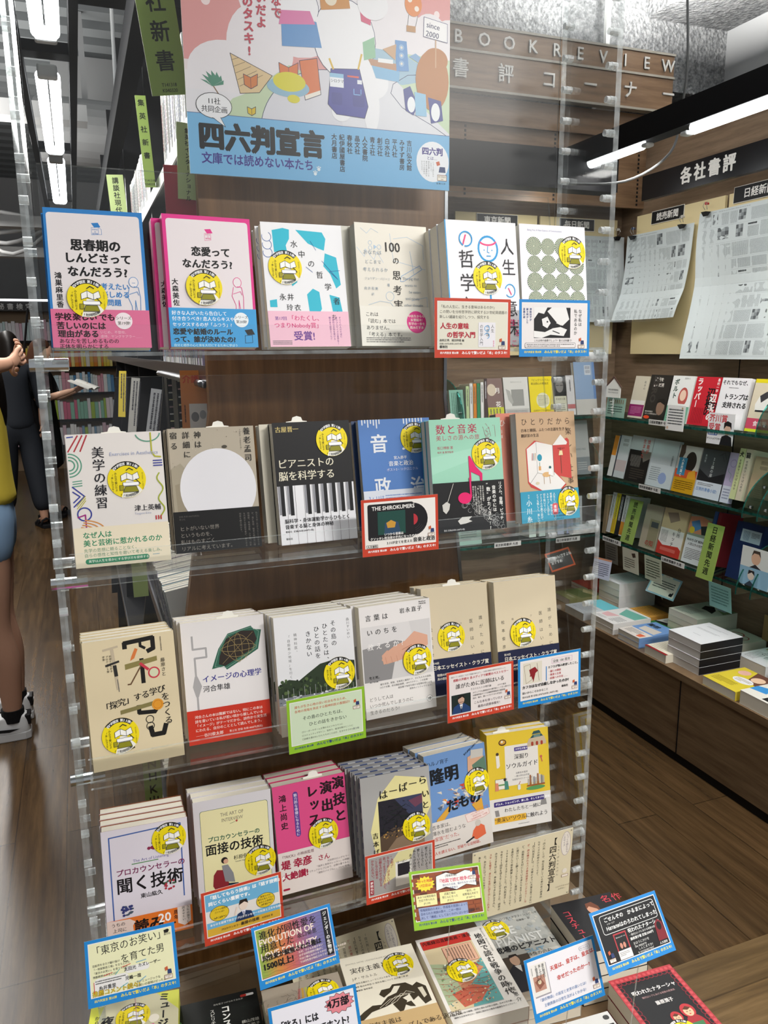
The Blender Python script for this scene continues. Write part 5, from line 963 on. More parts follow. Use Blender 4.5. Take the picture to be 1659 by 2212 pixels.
A.poly([(10, 56), (96, 57), (96, 75), (12, 76)], '#9aa7c9').t('情報統制のために、作成者の意図によって\n歪められた地図の数々…この一冊は\n決して「機縫」にしておくわけにはいかない!', 13, 57.6, 4.4, '#22306a', 1, lead=1.3).t('[人文書院]', 100, 68, 3.6, '#222', 1); mini_bear_free(A, 106, 18)
card(A, (.501, 1.019, .589), -3.8, 30.5, -3.7, 'green-edged card with a brick wall drawing, on a clip above the map book', stand=.4905)
A = card_art(BLU, '#ecebc0'); A.t('「東京のお笑い」', 8, 10, 13.6, '#151515', 0, rot=-3, sx=.98).t('を育てた男', 48, 27, 12.6, '#151515', 0, rot=-3, ls=1.0).t('芸能界を全力で駆け抜け\n「一発屋製造工場」を立ち上げた\n「東京のお笑い」を育てた男の\n抱腹絶倒の半生とは!?', 9, 33, 3.5, '#2b2b2b', 1, lead=1.4)
A.rr(54, 45, 34, 9, 4, '#eceae6').rr(10, 52, 48, 18, 6, '#eceae6').t('太田光', 52, 45, 5.8, '#1b1b1b', 2).t('カズレーザー', 72, 44, 5.4, '#1b1b1b', 2).t('児嶋一哉', 53, 57, 5.6, '#1b1b1b', 2).t('糸井重里', 16, 62, 6, '#1b1b1b', 2).f(12, 54, 42, 6, 2, '#444').t('推薦コメント続々!', 7, 67, 8, '#1a1a1a', 3).t('推薦コメント続々!', 7, 67, 8, '#e8c62a', 1).t('サンミュージックな\nお笑いの夜明けだったよ!', 68, 66, 3.8, '#222', 0, lead=1.3).t('晶文社', 112, 12, 3.2, '#222')
for q, c in (((24, 50, 36, 48), '#c33'), ((40, 52, 46, 46), '#3aa'), ((10, 56, 10, 70), '#c33'), ((46, 70, 56, 66), '#3aa'), ((50, 44, 62, 42), '#c33'), ((72, 68, 82, 63), '#39c'), ((70, 42, 84, 41), '#39c')): A.l([q[:2], q[2:]], .8, c)
A.poly([(112, 8), (118, 7), (120, 9), (118, 12), (113, 12)], '#151515'); mini_bear_free(A, 108, 68)
card(A, (.004, 1.044, .600), -8, 29, 3.4, 'blue-edged pale yellow card with brush handwriting, above the yellow and pink book', stand=.5005)
A = card_art(BLU, '#a86a4a')
for k in range(24): A.r(5.7+k*4.86, 5.7, 4.9, 68, ('#8fa84a', '#98a548', '#a4a048', '#b09a46', '#bc9244', '#c68a42', '#cb8244', '#cc7a48', '#cb734e', '#c96d56', '#c4685e', '#bd6568', '#b46472', '#aa647c', '#a06686', '#96688e', '#8c6a96', '#846c9c', '#7c6ea0', '#766fa2', '#726fa2', '#6e6fa2', '#6c6fa2', '#6a6fa2')[k])
for k in range(14): A.wave(8, 10+k*4.6, 112, 8+k*4.8, 1.2, 3+k % 3, .25, '#5c4a3c', 22)
A.t('EVOLUTION OF\nLOVE EQUALITY', 8, 17, 13.4, '#f0ded0', 2, lead=1.5, sx=.92).t('進化が同性愛を', 10, 8, 13, '#1b1814', 1, ls=1.02).t('用意した', 10, 26, 13, '#1b1814', 1, ls=1.02).t('坂口菊恵', 68, 27, 8, '#2b2622', 0).t('同性愛が観察された種は', 10, 43, 8.6, '#141210', 3).t('1500以上!', 9, 53, 11.4, '#141210', 3).t('なぜ、子どもを残さない\nはずの同性間性行動がこ\nれほど観んなのだろうか?どうして、ヒトの社会\nでは同性愛が抑圧されてきたのだろうか──?', 66, 52, 3.6, '#f4e4da', 1, lead=1.35)
A.r(111, 6, 10.6, 66, '#1a1a1f').t('ジェンダーの生物学', 116.2, 8, 6.6, '#f0efec', 2, True, 1.05)
card(A, (.246, 1.022, .574), 1.7, 25.7, 1.5, 'blue-edged card with a rainbow gradient, on a clip above the taupe sketch book', stand=.5005)
A = card_art(BLU, '#eceaf2'); A.poly([(101+(22 if k % 2 else 17.6)*math.cos(k*.2417), 19+(14 if k % 2 else 11)*math.sin(k*.2417)) for k in range(26)], '#e58a94').l([(101+(22 if k % 2 else 17.6)*math.cos(k*.2417), 19+(14 if k % 2 else 11)*math.sin(k*.2417)) for k in range(26)], .6, '#222', True).t('4万部', 83, 11, 13, '#18171c', 3).t('「叱る」には\n効果がないってホント?', 10, 22, 12, '#18171c', 3, lead=1.3, sx=.82).t('叱らずにいられない!', 40, 56, 8, '#18171c', 2)
card(A, (.243, .907, .532), -6, 20, 3.5, 'blue-edged white card with a spiky pink burst, standing in front of the taupe sketch book', stand=.5005)
A = card_art(BLU, '#e9e6ea'); A.r(8.4, 12, 28, 44, '#9f9aa0').r(7, 10, 28, 44, '#e6e2dc').r(10, 27, 20, 21, '#b98a78').poly([(12, 34), (22, 30), (28, 40), (18, 46)], '#8c5a4a').e(20, 36, 3, '#d9c9a8').t('源氏物語の\n楽しみかた\n王朝貴族入門', 30, 12, 4.6, '#2a2a2a', 1, True, .86, lead=1.3).f(8.5, 14, 3, 12, 1, '#888', True)
A.t('天皇は、皇子は、皇女は、', 41, 20, 7.4, '#c23c30', 2, rot=-3).t('幸せだったのかー?', 50, 36, 7.4, '#c23c30', 2, rot=-3).t('『源氏物語』の設定と史実の違いとは?', 12, 58, 5, '#3a6ea8', 0).t('王朝貴族の日常生活がよくわかる!', 20, 66.5, 5, '#3a6ea8', 0).rr(98, 9, 20, 6, 3, '#8a8890').rr(98.4, 9.4, 19.2, 5.2, 2.6, '#e9e6ea').t('吉川弘文館', 100, 10.4, 3, '#667'); mini_bear_free(A, 110, 68)
card(A, (.624, .854, .531), 1.7, 23.7, .9, 'blue-edged white card with red handwriting and a small book picture, low at the front', stand=.4205)
A = card_art(BLU, '#131316'); A.rr(14, 9, 104, 27, 4, '#e6e6e4').rr(14.8, 9.8, 102.4, 25.4, 3.5, '#131316').t('ごせんぞの かるまによって', 21, 12.4, 7.2, '#efefec', 2, ls=1.04).t('Наталяはのろわれてしまった', 21, 24.6, 7.2, '#efefec', 2).t('ナターリア', 24, 21, 3, '#dcdcd8', 1)
A.t('呪われたナターシャ', 56, 37, 6.8, '#efefec', 2).t('─現代ロシアにおける呪術の民族誌', 56, 45, 3.6, '#dcdcd8', 1).t('藤原潤子著 定価:3300円', 56, 50, 4.2, '#efefec', 2).t('まほうにかけを\n Вы верите\n     しんじますか?\n   в колдовство?', 58, 57, 4.4, '#dcdcd8', 0, lead=1.0).t('人文書院', 104, 69.5, 3.8, '#efefec', 1)
A.r(28, 38, 24, 36, '#b23a42').r(30, 40, 20, 22, '#17181a').t('呪われたナターシャ', 31.5, 43, 2, '#eee', 1).e(37, 56, 2.4, '#c98a76', 4).e(43, 56, 2.4, '#c98a76', 4).r(28, 62, 24, 12, '#e6e2e0').f(30, 64, 18, 6, 3, '#888').poly([(104, 68), (106, 44), (113, 38), (120, 44), (122, 68)], '#7d1f28').e(113, 48, 4.4, '#16090c', 6); mini_bear_free(A, 9, 68)
card(A, (.744, .841, .584), -.2, 37.6, 2, 'blue-edged black card with white lettering and a red hooded figure, at the right front', stand=.4205)
# the two cream manifesto panels
def a_manifesto():
    A = Art(207, 142, '#dfd5b6', .4); D = '#2a2720'
    A.t('【四六判宣言】', 166, 12, 16, D, 2, True, 1.0).t('しろくばんせんげん', 178, 30, 5, D, 0, True, 1.5).e(193, 30, 10, '#e9e2d6', 25, n=24).arc(193, 30, 10, .6, '#8a7a9a', ry=25).t('じっくり読むなら\nこのサイズ', 196, 10, 5, '#5a4a6a', 0, True, 1.0, lead=1.3)
    T = ('「四六判」とは、現在流通している単行本の標準的', 'なサイズの呼称のひとつです。', '【四六判宣言】は、「文庫のように大量生産できない', 'が、読み継がれるべき基本図書やロングセラー」な', 'ど、出版社が大切にしている本たちを多くの読者', 'に届けたい!と願うコンセプトに賛同してくださ', 'る書店さんで毎年開催しているブックフェアです。', '2000年よりスタートした「四六判宣言」も、', '今年で25回目を迎えることができました。読者の', 'みなさまをはじめ、本を繋いできた声なき人に、', 'スキ」を繋ぎ、本たちを世に送り出してこれまし', 'た。あなたにぴったりな本がここにあるはず。', '本との時間をお楽しみください。')
    for i, s in enumerate(T): A.t(s, 146-i*11, 10, 5.2, '#b4403a' if i in (3, 10) else D, 0, True, 1.04)
    A.e(194, 88, 5, '#e9e2d6').r(188, 96, 14, 5, '#efe6da').l([(188, 96), (202, 96), (202, 101), (188, 101)], .6, '#7a4a36', True).t('シロクマちゃんも\n      お手伝い', 176, 118, 4, '#8a8270')
    for x, y in ((4, 4), (203, 4), (4, 138), (203, 138)): A.e(x, y, 1.4, '#8a8374')
    return A
MANI = a_manifesto()
r = card(MANI, (.680, 1.0975, .5125), 0, -2.5, 0, 'large cream panel of vertical writing hung at the right of the fourth tier', .207, .142)
_p = pose(-3, 45, 4); _o = Vector((.475, 1.215, .462)) - _p @ Vector((.1035, .142, 0))
card(MANI, _o, -3, 45, 4, 'cream panel of vertical writing lying back behind the cream ink-swirl book', .207, .142, clip=False)
# ------------------------------------------------------------------ the big campaign poster standing on the top tier
def a_poster():
    w, h = 436, 420; A = Art(w, h, '#e6d9da', .5, .3); rnd = random.Random(3)
    A.r(0, 0, w, 260, '#dc9a98')
    for x, y, r in ((24, 150, 6), (46, 146, 4), (36, 176, 7), (80, 158, 5), (20, 128, 5), (412, 150, 5), (398, 120, 6)): A.e(x, y, r, '#f1dedd', r*1.1)
    for x, y, rx, ry in ((62, 272, 58, 44), (116, 232, 52, 62), (0, 318, 52, 44), (175, 150, 92, 90), (300, 190, 90, 66), (400, 190, 34, 40), (240, 120, 120, 70), (436, 205, 40, 50)): A.e(x, y, rx, '#e9e3e6', ry)
    A.r(0, 300, w, 40, '#e6e2e6')
    A.poly([(40, 340), (70, 308), (112, 290), (134, 270), (160, 252), (190, 262), (150, 340)], '#c3d3b0')
    A.poly([(300, 250), (340, 214), (436, 216), (436, 340), (360, 338)], '#c3d6b4').poly([(262, 226), (300, 212), (350, 214), (390, 232), (392, 252), (350, 262), (300, 252), (268, 240)], '#9dbdd0')
    A.e(230, 352, 118, '#d9d7de', 100).poly([(240, 300), (330, 250), (436, 330), (436, 352), (250, 352)], '#e0dfe4').arc(230, 352, 118, .9, '#26305e', 182, 290, ry=100)
    A.l([(436, 336), (402, 318), (350, 296), (330, 276), (334, 262), (360, 246), (392, 242)], .9, '#26305e')
    # pyramid, palm
    A.poly([(69, 245), (133, 270), (112, 296), (82, 300)], '#dcc093').l([(69, 245), (133, 270), (112, 296), (82, 300)], .9, '#3a2f3a', True)
    for k in range(5): A.l([(71+k*2.6, 254+k*9), (82+k*9, 250+k*5.2)], .6, '#6b5a46')
    for k in range(7): A.poly([(40, 294), (40+18*math.cos(R(190+k*26)), 288+16*math.sin(R(190+k*26))), (44+13*math.cos(R(200+k*26)), 291+12*math.sin(R(200+k*26)))], '#4f8a72')
    A.l([(42, 294), (64, 326)], 1.6, '#8a6a4a')
    # open and closed books that float over the scene
    def bk2(x, y, k, c, dark='#7a2f1c'):
        A.poly([(x, y), (x+22*k, y-5*k), (x+26*k, y+30*k), (x+5*k, y+38*k)], c).poly([(x+5*k, y+38*k), (x+26*k, y+30*k), (x+26*k, y+35*k), (x+6*k, y+43*k)], '#eee6da').l([(x, y), (x+22*k, y-5*k), (x+26*k, y+35*k), (x+6*k, y+43*k)], .9, '#2a2a4a', True)
    def op(x, y, k, c): A.poly([(x, y), (x+11*k, y+4*k), (x+22*k, y-2*k), (x+21*k, y+14*k), (x+11*k, y+20*k), (x+1*k, y+15*k)], c).l([(x, y), (x+11*k, y+4*k), (x+22*k, y-2*k), (x+21*k, y+14*k), (x+11*k, y+20*k), (x+1*k, y+15*k)], .8, '#2a2a4a', True).l([(x+11*k, y+4*k), (x+11*k, y+20*k)], .6, '#2a2a4a')
    bk2(177, 244, 1.3, '#d9733a'); op(144, 250, 1.4, '#d9733a'); op(88, 272, 1.0, '#cf7a40'); op(92, 318, .6, '#d9b92c'); op(370, 282, .9, '#e2b92c')
    A.e(158, 284, 34, '#8fb6cc', 14).e(160, 276, 26, '#d9cf2c', 14).e(166, 300, 10, '#d9cf2c', 6)
    bk2(168, 184, .6, '#6fae4a')
    # rounded white drifts of snow behind the books, and a navy shop apron laid over the nearest
    A.e(252, 205, 52, '#f0eef0', 58).arc(252, 205, 52, .9, '#26305e', ry=58).e(296, 300, 14, '#f0eef0', 40).e(300, 262, 26, '#f0eef0', 26).e(244, 312, 16, '#f0eef0', 14)
    A.e(176, 168, 34, '#f0eef0', 30).arc(176, 168, 34, .8, '#26305e', 150, 380, ry=30).poly([(150, 190), (206, 186), (214, 222), (150, 226)], '#5f93c9').poly([(150, 176), (196, 172), (204, 190), (146, 196)], '#d978a8')
    A.poly([(228, 250), (276, 246), (290, 300), (284, 318), (236, 316), (222, 302)], '#3d3f96').l([(228, 250), (276, 246), (290, 300), (284, 318), (236, 316), (222, 302)], .9, '#22244e', True).l([(232, 250), (226, 236)], 3, '#d9b23a').l([(274, 246), (280, 224)], 3, '#d9b23a').r(226, 256, 23, 20, '#eef0f4').r(226, 256, 23, 6, '#8fc0de').t('シロクマ', 227, 264, 5.6, '#2a2a4a', 1).l([(256, 258), (274, 258)], 2.6, '#d9503a').rr(264, 282, 20, 20, 3, '#35378a').rr(228, 284, 18, 18, 3, '#35378a').l([(266, 276), (266, 284), (278, 284), (278, 276)], 1.6, '#6fa0d8').r(272, 262, 8, 6, '#e9eaf0')
    # ice desk, speakers, crystals, striped balloon
    A.poly([(296, 236), (346, 240), (344, 258), (304, 256)], '#7fb4d8').poly([(290, 228), (350, 232), (346, 242), (296, 238)], '#b98a6a').r(308, 226, 26, 6, '#eee').poly([(338, 196), (358, 196), (362, 240), (340, 242)], '#5f93c9')
    for k in range(3): A.e(349, 206+k*12, 4.6, '#8fb2d6').e(349, 206+k*12, 2, '#e2dcd2')
    A.poly([(282, 206), (302, 196), (304, 226), (284, 232)], '#8fbf9a').poly([(316, 212), (340, 202), (338, 226)], '#c9a07a').poly([(362, 218), (374, 212), (384, 218), (380, 226)], '#7fa6cc')
    A.e(370, 140, 15, '#e08a4a', 18).e(364, 134, 4, '#f2e6da').e(376, 146, 4, '#f2e6da').l([(362, 156), (360, 172)], .6, '#555').l([(378, 156), (374, 172)], .6, '#555').r(358, 172, 16, 9, '#b98a5a')
    A.poly([(210, 120), (256, 120), (262, 160), (214, 168)], '#c98a42').e(230, 150, 10, '#e6d9c2').poly([(270, 120), (300, 120), (306, 150), (282, 156)], '#4a4a9a').poly([(276, 140), (298, 144), (296, 180), (280, 176)], '#d2577a').e(300, 150, 26, '#eceaec', 22)
    A.e(404, 250, 30, '#b5763c', 46).e(410, 218, 22, '#b5763c', 18).poly([(352, 268), (364, 262), (378, 290), (370, 306), (356, 300)], '#39418c').poly([(396, 276), (420, 280), (424, 310), (402, 316)], '#39418c').poly([(372, 270), (392, 272), (394, 306), (374, 306)], '#8fc0de').e(366, 290, 7, '#eef0f2', 12).e(410, 298, 8, '#eef0f2', 14)
    A.r(409, 186, 2, 44, '#c9a07a').poly([(389, 156), (431, 162), (431, 190), (388, 185)], '#f0eeee').l([(389, 156), (431, 162), (431, 190), (388, 185)], .8, '#4a4a7a', True).t('since\n2000', 394, 160, 12, '#2a2a5a', 1, rot=6, lead=1.1)
    # slogan in vertical columns
    for t_, x, y in (('みんなで', 143, 122), ('繋いだよ', 119, 138), ('「本」のタスキ!', 99, 112)): A.t(t_, x, y, 16.5, '#bd3f52', 3, True, 1.02)
    # blue foot
    A.r(0, 333, w, 87, '#78b4dd').l([(0, 333), (436, 333)], .8, '#4a5a8a')
    A.e(41, 321, 27, '#f0eef0', 18).arc(41, 321, 27, .9, '#222', ry=18).poly([(38, 337), (50, 336), (57, 350)], '#f0eef0').l([(38, 338), (57, 350), (50, 337)], .7, '#222').t('11社\n共同企画', 41, 309.5, 10, '#1d1b20', 1, al='c', lead=1.15)
    A.t('四六判宣言', 15, 343, 42, '#0d0d0f', .062, sx=.95).t('文庫では読めない本たち', 18, 387, 17.4, '#3d2f86', 2, sx=.93)
    for i, t_ in enumerate(('吉川弘文館', 'みすず書房', '平凡社', '白水社', '創元社', '青土社', '人文書院', '晶文社', '春秋社', '紀伊國屋書店', '大月書店')): A.t(t_, 362-i*13.1, 345, 9.6, '#17161c', 2, True, 1.0)
    A.e(405, 376, 30, '#eeeef2', 32).t('四六判', 385, 353, 13, '#3d2f86', 3).t('とは…', 394, 367, 6.5, '#3d2f86', 1).t('じっくり読むなら\nこのサイズ。\n現在流通している\n単行本の標準的な\nサイズの呼称の\nひとつです。', 406, 375, 3.1, '#333', 0, True, 1, lead=1.35).poly([(411, 376), (417, 374), (419, 380), (413, 382)], '#c9603a').poly([(418, 383), (428, 383), (429, 392), (416, 392)], '#2f3f6e').r(414, 396, 17, 9, '#efe6da').l([(414, 396), (431, 396), (431, 405), (414, 405)], .8, '#7a4a36', True).t('四六判宣言\n25th', 422.5, 397.4, 2.8, '#543', 1, al='c').t('画 横川三歩', 412, 408, 3.2, '#334')
    for x, y in ((198, 408), (204, 401)): A.e(x, y, 2.6, '#e6eef4').e(x-2.6, y-3, 1, '#e6eef4').e(x, y-4, 1, '#e6eef4').e(x+2.6, y-3, 1, '#e6eef4')
    return A
po = empty('poster', (.404, 1.3005, 1.7845), pose(0, 0, 0)); tag(po, 'large pink and blue illustrated campaign poster standing on top of the acrylic display', 'poster')
MB().box(-.218, .218, 0, .42, -.0016, .0003, M('#e4e2e0', .5)).build('poster_board', po); a_poster().build('printed_face', po)
# ------------------------------------------------------------------ wooden wall units round the corner: back unit and right unit
CREAM = M('#dccb9c', .5); TRIMW = M('#8f8a80', .45)
bu = empty('wall_bookshelf', (1.7, 3.1, 0)); tag(bu, 'wooden wall bookshelf under the BOOK REVIEW fascia, facing the camera', 'bookshelf')
m = MB(); m.box(-.75, .72, .10, .13, .02, 2.5, WOOD_CASE); m.build('back_panel', bu)
m = MB(); m.box(-.75, .80, -.10, -.07, 2.515, 2.642, WOOD_SIGN).box(-.75, .80, -.10, -.07, 2.650, 2.732, WOOD_SIGN); f = m.build('fascia', bu)
m = MB()
for z in (2.506, 2.642, 2.732): m.box(-.75, .805, -.104, -.066, z, z+.009, TRIMW)
m.build('fascia_trim', bu)
m = MB(); m.box(-.75, .77, -.066, .10, 2.40, 2.50, WOOD_SIGN).box(-.75, .77, -.05, -.03, 2.12, 2.50, WOOD_SIGN); m.build('upper_panel', bu)
def letters(txt, xs, z, size, mt, parent, y, name='sign_letter'):
    for ch, x in zip(txt, xs):
        V, F = glyphs(ch, .02); xm = (min(p[0] for p in V)+max(p[0] for p in V))/2; b = MB()
        b.add([((p[0]-xm)*size+x, y-.00002*p[2], z+p[1]*size) for p in V], F, mt); b.add([((p[0]-xm)*size+x, y+.0064, z+p[1]*size) for p in V], [q[::-1] for q in F], mt); b.build(name, parent, fix=False)
LET = M('#c9c7c2', .4)
letters('BOOKREVIEW', [-.23+i*.1105 for i in range(10)], 2.668, .066, LET, bu, -.1065)
letters('書評コーナー', [-.22+i*.199 for i in range(6)], 2.553, .072, LET, bu, -.1065)
m = MB()
for x in (-.17, .25, .68):
    for k in range(22): m.box(x-.004, x+.004, -.0515, -.0495, 2.13+k*.017, 2.139+k*.017, DARKM)
m.build('slot_rail', bu)
m = MB(); m.box(-.75, .30, -.42, -.34, 2.10, 2.24, DARKM); ch = m.build('light_channel'); ch.location = bu.location; tag(ch, 'black lighting channel crossing in front of the back bookshelf', 'light track')
ru = empty('wall_bookshelf', (2.3, 1.7, 0)); tag(ru, 'wooden wall bookshelf with low book table along the right side', 'bookshelf')
m = MB(); m.box(.12, .15, -1.5, 1.5, .02, 2.5, WOOD_CASE).box(.1185, .12, .72, .7235, .36, 1.48, DARKM).box(.1185, .12, -.35, -.3465, .36, 1.48, DARKM); m.build('back_panel', ru)
m = MB(); m.box(-.34, .12, -1.5, 1.49, .325, .352, WOOD_TABLE); m.build('table_top', ru)
m = MB(); m.box(-.335, -.32, -1.5, 1.49, .035, .3248, WOOD_TABLE)
for y in (.42, -.45): m.box(-.3365, -.334, y, y+.004, .036, .3245, DARKM)
m.build('front_panel', ru)
MB().box(-.33, .1, -1.5, 1.49, 0, .034, M('#0c0b0b', .6)).build('kick_board', ru)
s = empty('shelf_sign', (2.3, 2.2, 2.12)); tag(s, 'long black sign with white characters above the right newspapers', 'sign')
MB().box(-.012, .012, -1.4, .70, 0, .098, M('#161618', .3)).build('sign_board', s)
A = Art(400, 98); A.t('各社書評', 0, 12, 64, '#ece9e2', 3, sx=.98, ls=1.16)
q = A.build('lettering', s); q.matrix_local = Matrix.Translation((-.0124, .27, 0)) @ pose(-90, 0).to_4x4()
# yellow pin boards
def pinboard(loc, yaw, w, label):
    e = empty('pin_board', loc, pose(yaw, 0)); tag(e, label, 'board', 'cream pin boards'); MB().box(-w/2, w/2, 0, .60, -.012, 0, CREAM).build('board', e); return e
pinboard((1.745, 3.165, 1.485), 0, .40, 'cream pin board labelled 東京新聞 behind the acrylic'); pinboard((2.165, 3.165, 1.485), 0, .41, 'cream pin board labelled 毎日新聞 behind the acrylic')
pinboard((2.385, 2.785, 1.485), -90, .52, 'cream pin board labelled 読売新聞 on the right wall unit'); pinboard((2.385, 2.215, 1.485), -90, .58, 'cream pin board labelled 日経新聞 on the right wall unit')
def plate(txt, loc, yaw, w, h, label, size):
    e = empty('name_plate', loc, pose(yaw, 2)); tag(e, label, 'sign', 'newspaper name plates'); MB().box(-w/2, w/2, 0, h, -.002, 0, M('#e6e4dc', .4)).build('plate', e)
    A = Art(w*1000, h*1000, None, .2); A.r(2, 2, w*1000-4, h*1000-4, '#131314').t(txt, w*500-size*2, (h*1000-size)/2-1, size, '#ebe8e2', 2); A.build('lettering', e)
plate('東京新聞', (1.745, 3.1605, 2.03), 0, .20, .052, 'black name plate reading 東京新聞', 33); plate('毎日新聞', (2.15, 3.1605, 2.03), 0, .185, .052, 'black name plate reading 毎日新聞', 33)
plate('読売新聞', (2.3805, 2.845, 2.035), -90, .20, .054, 'black name plate reading 読売新聞', 34); plate('日経新聞', (2.3805, 2.36, 2.045), -90, .24, .06, 'black glossy name plate reading 日経新聞', 36)
def newspaper(loc, yaw, w, h, label, seed, fold):
    rnd = random.Random(seed); A = Art(w, h, None, 0, .8); nx, ny = 14, 16
    for j in range(ny):
        for i in range(nx): A.n = 0; A.r(i*w/nx, j*h/ny, w/nx, h/ny, '#c3cbcb')
    A.n = 2; A.f(w*.06, 6, w*.6, 4, 1, '#8a9092'); y = 16; cols = 5 if w < 440 else 6
    while y < h-30:
        hh = rnd.choice((34, 44, 52)); x = 14
        while x < w-40:
            cw = rnd.choice((44, 60, 76, 96)); cw = min(cw, w-14-x); k = rnd.random()
            if k < .14:
                for a in range(3):
                    for b in range(3): A.n = 2; A.r(x+a*cw*.2, y+b*hh*.28, cw*.2, hh*.28, ('#7c8284', '#565b5d', '#9aa0a1')[(a+b+seed) % 3])
            elif k < .26: A.n = 3; A.f(x, y+2, 9, hh-6, 1, '#2e3133', True, .8); A.n = 3; A.f(x+14, y, cw-20, hh, int((cw-20)/3.4), '#6c7274', True, .42)
            elif k < .36: A.n = 3; A.f(x, y, cw-6, 9, 1, '#2e3133', False, .8); A.n = 3; A.f(x, y+13, cw-6, hh-14, int(cw/3.4), '#6c7274', True, .42)
            else: A.n = 3; A.f(x, y, cw-6, hh, int(cw/3.4), '#70777a', True, .42, seed)
            x += cw
        A.n = 4; A.l([(12+i*20, y+hh+4) for i in range(int((w-24)/20))], .5, '#8f9597'); y += hh+9
    me = A.mesh('newspaper')
    for v in me.vertices:
        x, yy = v.co.x, v.co.y; d = h/1000-yy
        v.co.z += .008*math.sin(x*15+seed)*min(1, d*5) + .012*math.sin(d*11+seed*2)*min(1, d*4) + (.03*max(0, d-fold)/(h/1000-fold) if d > fold else 0) + .022*min(1, d*3)*abs(x/(w/2000))**3 + .002
        v.co.x *= 1-.10*min(1, d/(h/1000))*.3
    o = link('newspaper', me); o.matrix_world = Matrix.Translation(loc) @ pose(yaw, 0).to_4x4(); tag(o, label, 'newspaper', 'newspapers clipped to the pin boards'); return o
newspaper((1.735, 3.155, 1.63), 0, 370, 375, 'grey newspaper page clipped under the 東京新聞 plate', 2, .3); newspaper((2.225, 3.152, 1.63), 0, 350, 380, 'grey newspaper page clipped under the 毎日新聞 plate', 3, .26)
newspaper((2.371, 2.875, 1.635), -90, 420, 370, 'rumpled newspaper page under the 読売新聞 plate', 5, .26); newspaper((2.368, 2.385, 1.468), -90, 500, 565, 'tall newspaper spread with a fold line under the 日経新聞 plate', 7, .27)
def clip(loc, yaw, label, ball='#c8c4ba'):
    e = empty('binder_clip', loc, pose(yaw, 0)); tag(e, label, 'clip', 'binder clips'); MB().prism([(-.002, .013), (.014, 0), (.014, .026)], -.013, .013, 'x', M('#17171a', .35)).build('jaw', e)
    for s in (-1, 1): MB().tube([(s*.006, .022, .012), (s*.010, .036, .020), (s*.007, .05, .016), (s*.002, .044, .012)], .0012, M('#a9a9a6', .3, 1), 6).build('wire_handle', e)
    b = MB(); b.tube([(0, .045, .002), (0, .045, .016)], [.004, .006], M(ball, .3), 10); b.build('push_pin', e)
clip((2.07, 3.148, 2.0), 0, 'black clip at the left of the 毎日新聞 page'); clip((2.35, 3.148, 1.995), 0, 'black clip at the right of the 毎日新聞 page')
clip((2.366, 3.03, 1.985), -90, 'black clip at the top left of the 読売新聞 page', '#3a4a6a'); clip((2.366, 2.72, 1.99), -90, 'black clip at the top right of the 読売新聞 page'); clip((2.362, 2.585, 2.018), -90, 'black clip with a red ball pin at the top left of the 日経新聞 page', '#b02a30')
# glass shelves
for zi, z in enumerate((1.213, .937, .662)):
    nm = ('upper', 'middle', 'lower')[zi]
    o = MB().box(2.195, 2.419, .3, 2.985, z-.010, z, [GLASS_EDGE, GLASS_EDGE, GLASS_EDGE, GLASS_EDGE, GLASS, GLASS]).build('glass_shelf'); tag(o, f'{nm} green-edged glass shelf along the right wall unit', 'shelf', 'glass shelves')
    o = MB().box(1.30, 2.418, 2.99, 3.199, z-.010, z, [GLASS_EDGE, GLASS_EDGE, GLASS_EDGE, GLASS_EDGE, GLASS, GLASS]).build('glass_shelf'); tag(o, f'{nm} green-edged glass shelf in the back bookshelf', 'shelf', 'glass shelves')
def divider(loc, axis, label, r=.205, hgt=.175):
    e = empty('glass_divider', loc); tag(e, label, 'shelf divider', 'curved glass dividers'); pts = [(0, 0)] + [(-r*math.cos(R(a)), hgt*math.sin(R(a))) for a in range(0, 91, 6)]
    m = MB(); n = len(pts)
    P = lambda u, v, w: (u, w, v) if axis == 'y' else (w, u, v)
    vs = [P(u, v, 0) for u, v in pts] + [P(u, v, .006) for u, v in pts]
    m.add(vs, [tuple(range(n)), tuple(range(n, 2*n))[::-1]], GLASS); m.add(vs, [(i, (i+1) % n, n+(i+1) % n, n+i) for i in range(n)], GLASS_EDGE); m.build('glass_plate', e, fix=False)
    for u, v in ((-r*.82, .035), (-r*.55, .10)): q = MB(); q.tube([P(u, v, -.004), P(u, v, .010)], .006, M('#d4d6d6', .15, 1), 12); q.build('stud', e)
for zi, z in enumerate((1.2135, .9375, .6625)):
    nm = ('upper', 'middle', 'lower')[zi]
    for y, w in ((2.03, 'far'), (1.965, 'near')): divider((2.30 if zi else 2.33, y, z), 'y', f'{w} curved glass divider on the {nm} right shelf')
divider((1.50, 3.19, 1.2135), 'x', 'curved glass divider at the left end of the back upper shelf'); divider((2.21, 3.19, .9375), 'x', 'curved glass divider on the back middle shelf')
